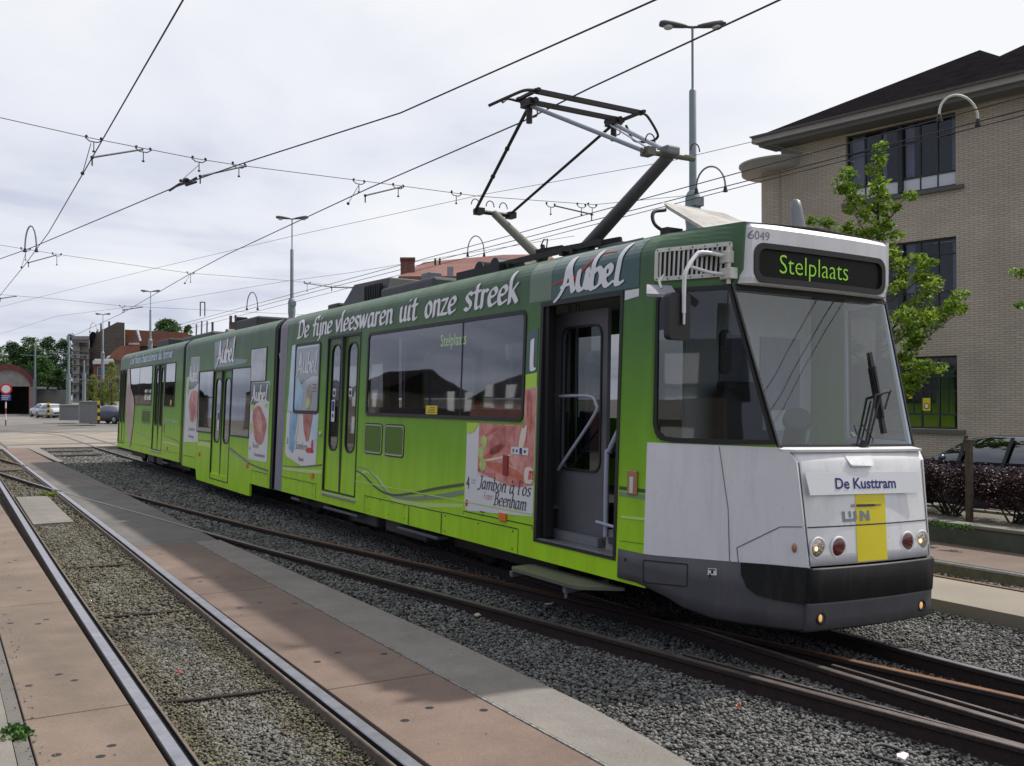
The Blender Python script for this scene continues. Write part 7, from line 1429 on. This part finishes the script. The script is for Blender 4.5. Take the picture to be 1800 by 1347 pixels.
# far wooded bank: each tree its own
def fartree(u, vtop, vbot, D, wpx, m, lb, seed, per=110, cat='tree', grp='trees on the wooded bank'):
    p = Vector(at(u, 700, D)); zt_ = at(u, vtop, D)[2]; zb_ = max(0, at(u, vbot, D)[2]); R = wpx/2*D/1735; t = thing('background_tree', (p.x, p.y, 0), lb, cat, grp); rr = random.Random(seed)
    b = MB(); b.tube([(p.x, p.y, 0), (p.x, p.y, (zt_+zb_)/2)], [R*.07+.05, R*.03+.03], 7); b.build('trunk', 'bark', t); cents = []; rads = []; H = zt_-zb_
    for i in range(95):
        a = rr.uniform(0, 6.28); h = rr.random(); prof = math.sin(math.pi*min(1, .12+h*.88))**.55; rr_ = R*prof*math.sqrt(rr.random())*.86; cents.append((p.x+rr_*math.cos(a), p.y+rr_*math.sin(a), zb_+H*(.04+h*.88))); rads.append(R*rr.uniform(.18, .34))
    V, T1 = leaves(cents, rads, per, R*.085+.05, seed, .8); leafobj('crown', V, T1, m, t)
spec = [(-8, 606, 700, 175, 60, 'leafmid', 'paler tree behind the depot roof at the left edge'), (22, 596, 700, 185, 62, 'leafdark', 'dark tree above the crown of the depot arch'), (52, 584, 700, 180, 58, 'leafmid', 'tall rounded green tree right of the depot arch'), (84, 586, 700, 190, 60, 'leafdark', 'dark tree in the middle of the wooded bank'), (72, 624, 712, 150, 62, 'leafmid', 'lighter lower tree in front of the wooded bank'), (108, 590, 706, 186, 50, 'leafdark', 'dark tree left of the stone tower'), (124, 580, 700, 195, 34, 'leafdark', 'tall narrow tree top peeping beside the stone tower'), (104, 645, 712, 150, 40, 'leafdark', 'low dark tree behind the grey masts'), (40, 640, 712, 160, 50, 'leafdark', 'low dark tree behind the depot shoulder'), (140, 590, 700, 200, 30, 'leafdark', 'dark tree behind the stone tower'), (-40, 600, 700, 180, 60, 'leafdark', 'dark tree just outside the left edge'), (60, 610, 706, 178, 70, 'leafdark', 'broad dark tree filling the bank behind the line mast'),
        (293, 562, 600, 150, 56, 'leafmid', 'round tree top above the orange roof'), (330, 570, 600, 150, 20, 'leafmid', 'small tree top right of the round one above the orange roof')]
for i, (u, a, c, D, wp, m_, lb) in enumerate(spec): fartree(u, a, c, D, wp, m_, lb, 20+i, 80)
for i, (u, a, c, D, wp, lb) in enumerate(((163, 655, 712, 92, 24, 'small yellow-green tree in front of the brown houses'), (196, 632, 716, 88, 36, 'yellow-green tree beside the rear end of the tram'), (180, 668, 714, 94, 22, 'lowest yellow-green tree behind the striped bollard'))): fartree(u, a, c, D, wp, 'leafyel', lb, 60+i, 26, 'tree', 'yellow-green street trees')
# purple hedge shrubs with bare stems
def shrub(x, y, seed, h=1.15, w_=.75, first=None):
    t = thing('hedge_shrub', (x, y, .26), 'x', 'shrub', 'dark purple shrubs of the hedge'); rr = random.Random(seed); b = MB(); cents = []; rads = []
    for i in range(16):
        a = rr.uniform(0, 6.28); q = Vector((x+w_*.55*math.cos(a)*rr.random(), y+w_*.8*math.sin(a), .26+h*rr.uniform(.5, .95))); s0 = Vector((x+rr.uniform(-.12, .12), y+rr.uniform(-.18, .18), .25)); b.tube([s0, s0.lerp(q, .5)+Vector((rr.uniform(-.06, .06), rr.uniform(-.06, .06), 0)), q], [.016, .011, .004], 5)
    b.build('stems', 'twig', t)
    for i in range(70): cents.append((x+rr.uniform(-.42, .42)*w_, y+rr.uniform(-.62, .62)*w_*1.35, .26+h*rr.uniform(.34, 1.0))); rads.append(rr.uniform(.10, .2))
    V, T1 = leaves(cents, rads, 85, .042, seed, .9); leafobj('foliage', V, T1, 'purple', t); return t
for i, (y, h_, lb) in enumerate(((11.6, .74, 'purple shrub half hidden behind the cab corner'), (10.5, .76, 'purple shrub left of the wooden post'), (9.35, .72, 'purple shrub around the wooden post'), (8.2, .68, 'purple shrub right of the wooden post before the parked car'), (7.0, .64, 'purple shrub at the right edge of the photo'), (12.9, .74, 'purple shrub hidden behind the cab'))):
    s_ = shrub(13.05, y, 80+i, h_); s_['label'] = lb
b = MB(); b.box(12.60, 12.68, 8.72, 8.80, .26, 1.42); rebase(tag(b.build('fence_post', 'timber', bevel=.01), 'weathered square post standing in the purple hedge', 'post'))
# weeds
for i, (u, v, z, w_, n_, lb) in enumerate(((88, 871, -.06, .30, 26, 'grass tuft against the near rail beside the mid-track slab'), (30, 1298, -.03, .08, 9, 'mossy weed in the gutter beside the left platform'), (1650, 925, .26, .12, 7, 'green weed at the foot of the hedge'), (1690, 931, .26, .12, 7, 'yellowish weed below the hedge post'))):
    x, y, _ = gz(u, v, z); t = thing('weed_tuft', (x, y, z), lb, 'weed'); rr = random.Random(i); cs = [(x+rr.uniform(-w_, w_)*.5, y+rr.uniform(-w_, w_), z+.03) for _ in range(n_)]
    V, T1 = leaves(cs, [.06]*n_, 26, .045, i, .6); leafobj('blades', V, T1, 'leafyel' if i == 0 else 'leafmid', t)
# moss and grass fringe inside the near rails
rr = np.random.RandomState(9); cs = [(1.30+.10*rr.rand(), y, -.082 if y < 17.7 else -.11) for y in np.arange(2.5, 24, .09)]+[(2.16-.08*rr.rand(), y, -.082) for y in np.arange(2.5, 17.6, .12)]
V, T1 = leaves(cs, [.05]*len(cs), 7, .022, 5, .35); o = leafobj('ground_moss', V, T1, 'leafyel', None); tag(o, 'thin moss and grass fringe along the near rails', 'moss', kind='stuff')

# ============================================================ CARS
M['carblue'] = mat('dark_blue_car_paint', (.018, .024, .055), .25, coat=1., metal=.2); M['carsilver'] = mat('silver_car_paint', (.55, .56, .58), .3, coat=1., metal=.3); M['carwhite'] = mat('white_car_paint', (.7, .7, .72), .3, coat=1.); M['carred'] = mat('red_car_paint', (.25, .02, .03), .3, coat=1.); M['carglass'] = glass('car_glass', (.16, .18, .18), minr=.08); M['tyre'] = mat('tyre', (.015, .015, .015), .8); M['hub'] = mat('alloy_rim', (.4, .41, .42), .35, metal=.8)
def car(x, y, rz, paint, label, z0=.18, detail=True, grp=None):
    t = thing('parked_car', (0, 0, 0), label, 'car', grp)
    # side profile stations along the length (x'): bottom z, belt z, roof z, half width belt, half width roof
    st = [(-2.25, .42, .55, .55, .62, .6), (-2.18, .28, .78, .80, .78, .7), (-1.9, .22, .88, .92, .84, .75), (-1.45, .2, .92, .97, .87, .78), (-1.15, .2, .93, 1.02, .88, .70), (-.55, .2, .93, 1.36, .88, .62), (-.1, .2, .93, 1.43, .88, .61), (.6, .2, .94, 1.42, .88, .61), (1.1, .2, .95, 1.32, .87, .61), (1.75, .2, .97, 1.03, .85, .70), (2.1, .26, .95, .98, .80, .74), (2.22, .34, .85, .87, .74, .7), (2.27, .45, .6, .6, .66, .6)]
    def sec(s): xx, zb_, zm, zr_, wb, wr = s; return [(xx, 0, zb_), (xx, wb*.93, zb_), (xx, wb, zb_+.18), (xx, wb*1.01, (zb_+zm)/2+.05), (xx, wb*.97, zm), (xx, wr+(.03 if zr_-zm > .2 else 0), zr_-.04 if zr_-zm > .2 else zr_-.01), (xx, wr*.75, zr_), (xx, 0, zr_+.01)]
    b = MB(); rows_ = [sec(s) for s in st]; k = len(rows_[0])
    for sgn in (1, -1):
        vs = [(p[0], p[1]*sgn, p[2]) for r in rows_ for p in r]; fs = []; gm_ = []
        for i in range(len(rows_)-1):
            for j in range(k-1):
                f = (i*k+j, i*k+j+1, (i+1)*k+j+1, (i+1)*k+j); f = f if sgn < 0 else f[::-1]
                isg = (j == 4 and 4 <= i <= 8) or (j in (5, 6) and i in (4, 8))
                (gm_ if isg else fs).append(f)
        b.add(vs, fs, 0, True); b.add(vs, gm_, 1, True)
    b.build('car_body', [M[paint], M['carglass']], t, weld=True)
    if detail:
        b = MB()
        for sgn in (1, -1):
            for xx in (-.52, .28, 1.12): b.bar((xx, .90*sgn, .93), (xx-.02*(1 if xx < 0 else -1), .655*sgn, 1.40), .06, .02)
            b.bar((-1.15, .89*sgn, .95), (1.72, .86*sgn, .99), .03, .03); b.box(-.95, 1.6, .885*sgn-.01, .885*sgn+.012, .62, .65)
        b.build('window_pillars', 'black', t)
        b = MB(); b.box(-.55, .0, -.6, -.15, .8, 1.25); b.box(-.55, 0, .15, .6, .8, 1.25); b.build('car_seats', 'dark_grey', t, bevel=.05)
        b = MB(); b.ball((-.78, .96, 1.02), .10, 10, 0, (.6, .8, .6)); b.ball((-.78, -.96, 1.02), .10, 10, 0, (.6, .8, .6)); b.build('wing_mirror', paint, t)
        b = MB(); b.box(-2.24, -2.1, .45, .72, .6, .76); b.box(-2.24, -2.1, -.72, -.45, .6, .76); b.build('headlight', 'steel', t, bevel=.02)
    for xx in (-1.42, 1.38):
        for sgn in (1, -1):
            b = MB(); b.lathe((xx, sgn*.80, .31), [(.0, -.09), (.31, -.09), (.33, 0), (.31, .09), (0, .09)], 20, 0, 'y'); w_ = b.build('wheel', 'tyre', t)
            b = MB(); b.lathe((xx, sgn*.80+sgn*.092, .31), [(.20, 0), (.18, .008*sgn), (.05, .004*sgn), (0, .012*sgn)], 14, 0, 'y'); b.build('rim', 'hub', w_)
    t.location = (x, y, z0); t.scale = (1, 1, .95 if detail else 1); t.rotation_euler = (0, 0, rz); return t
car(15.45, 9.75, math.radians(-92), 'carblue', 'dark blue saloon parked behind the purple hedge at the right edge', .04)
for (u, D, paint, rz, lb) in ((196, 78, 'carblue', -60, 'dark hatchback just left of the rear of the tram'), (90, 100, 'carsilver', -75, 'silver car parked behind the small striped bollard'), (78, 106, 'carwhite', -75, 'white car nearest the depot'), (203, 90, 'carred', 70, 'red car behind the dark hatchback, at the tram tail')):
    p = at(u, 740, D); car(p[0], p[1], math.radians(rz), paint, lb, 0, False, 'cars parked by the houses')
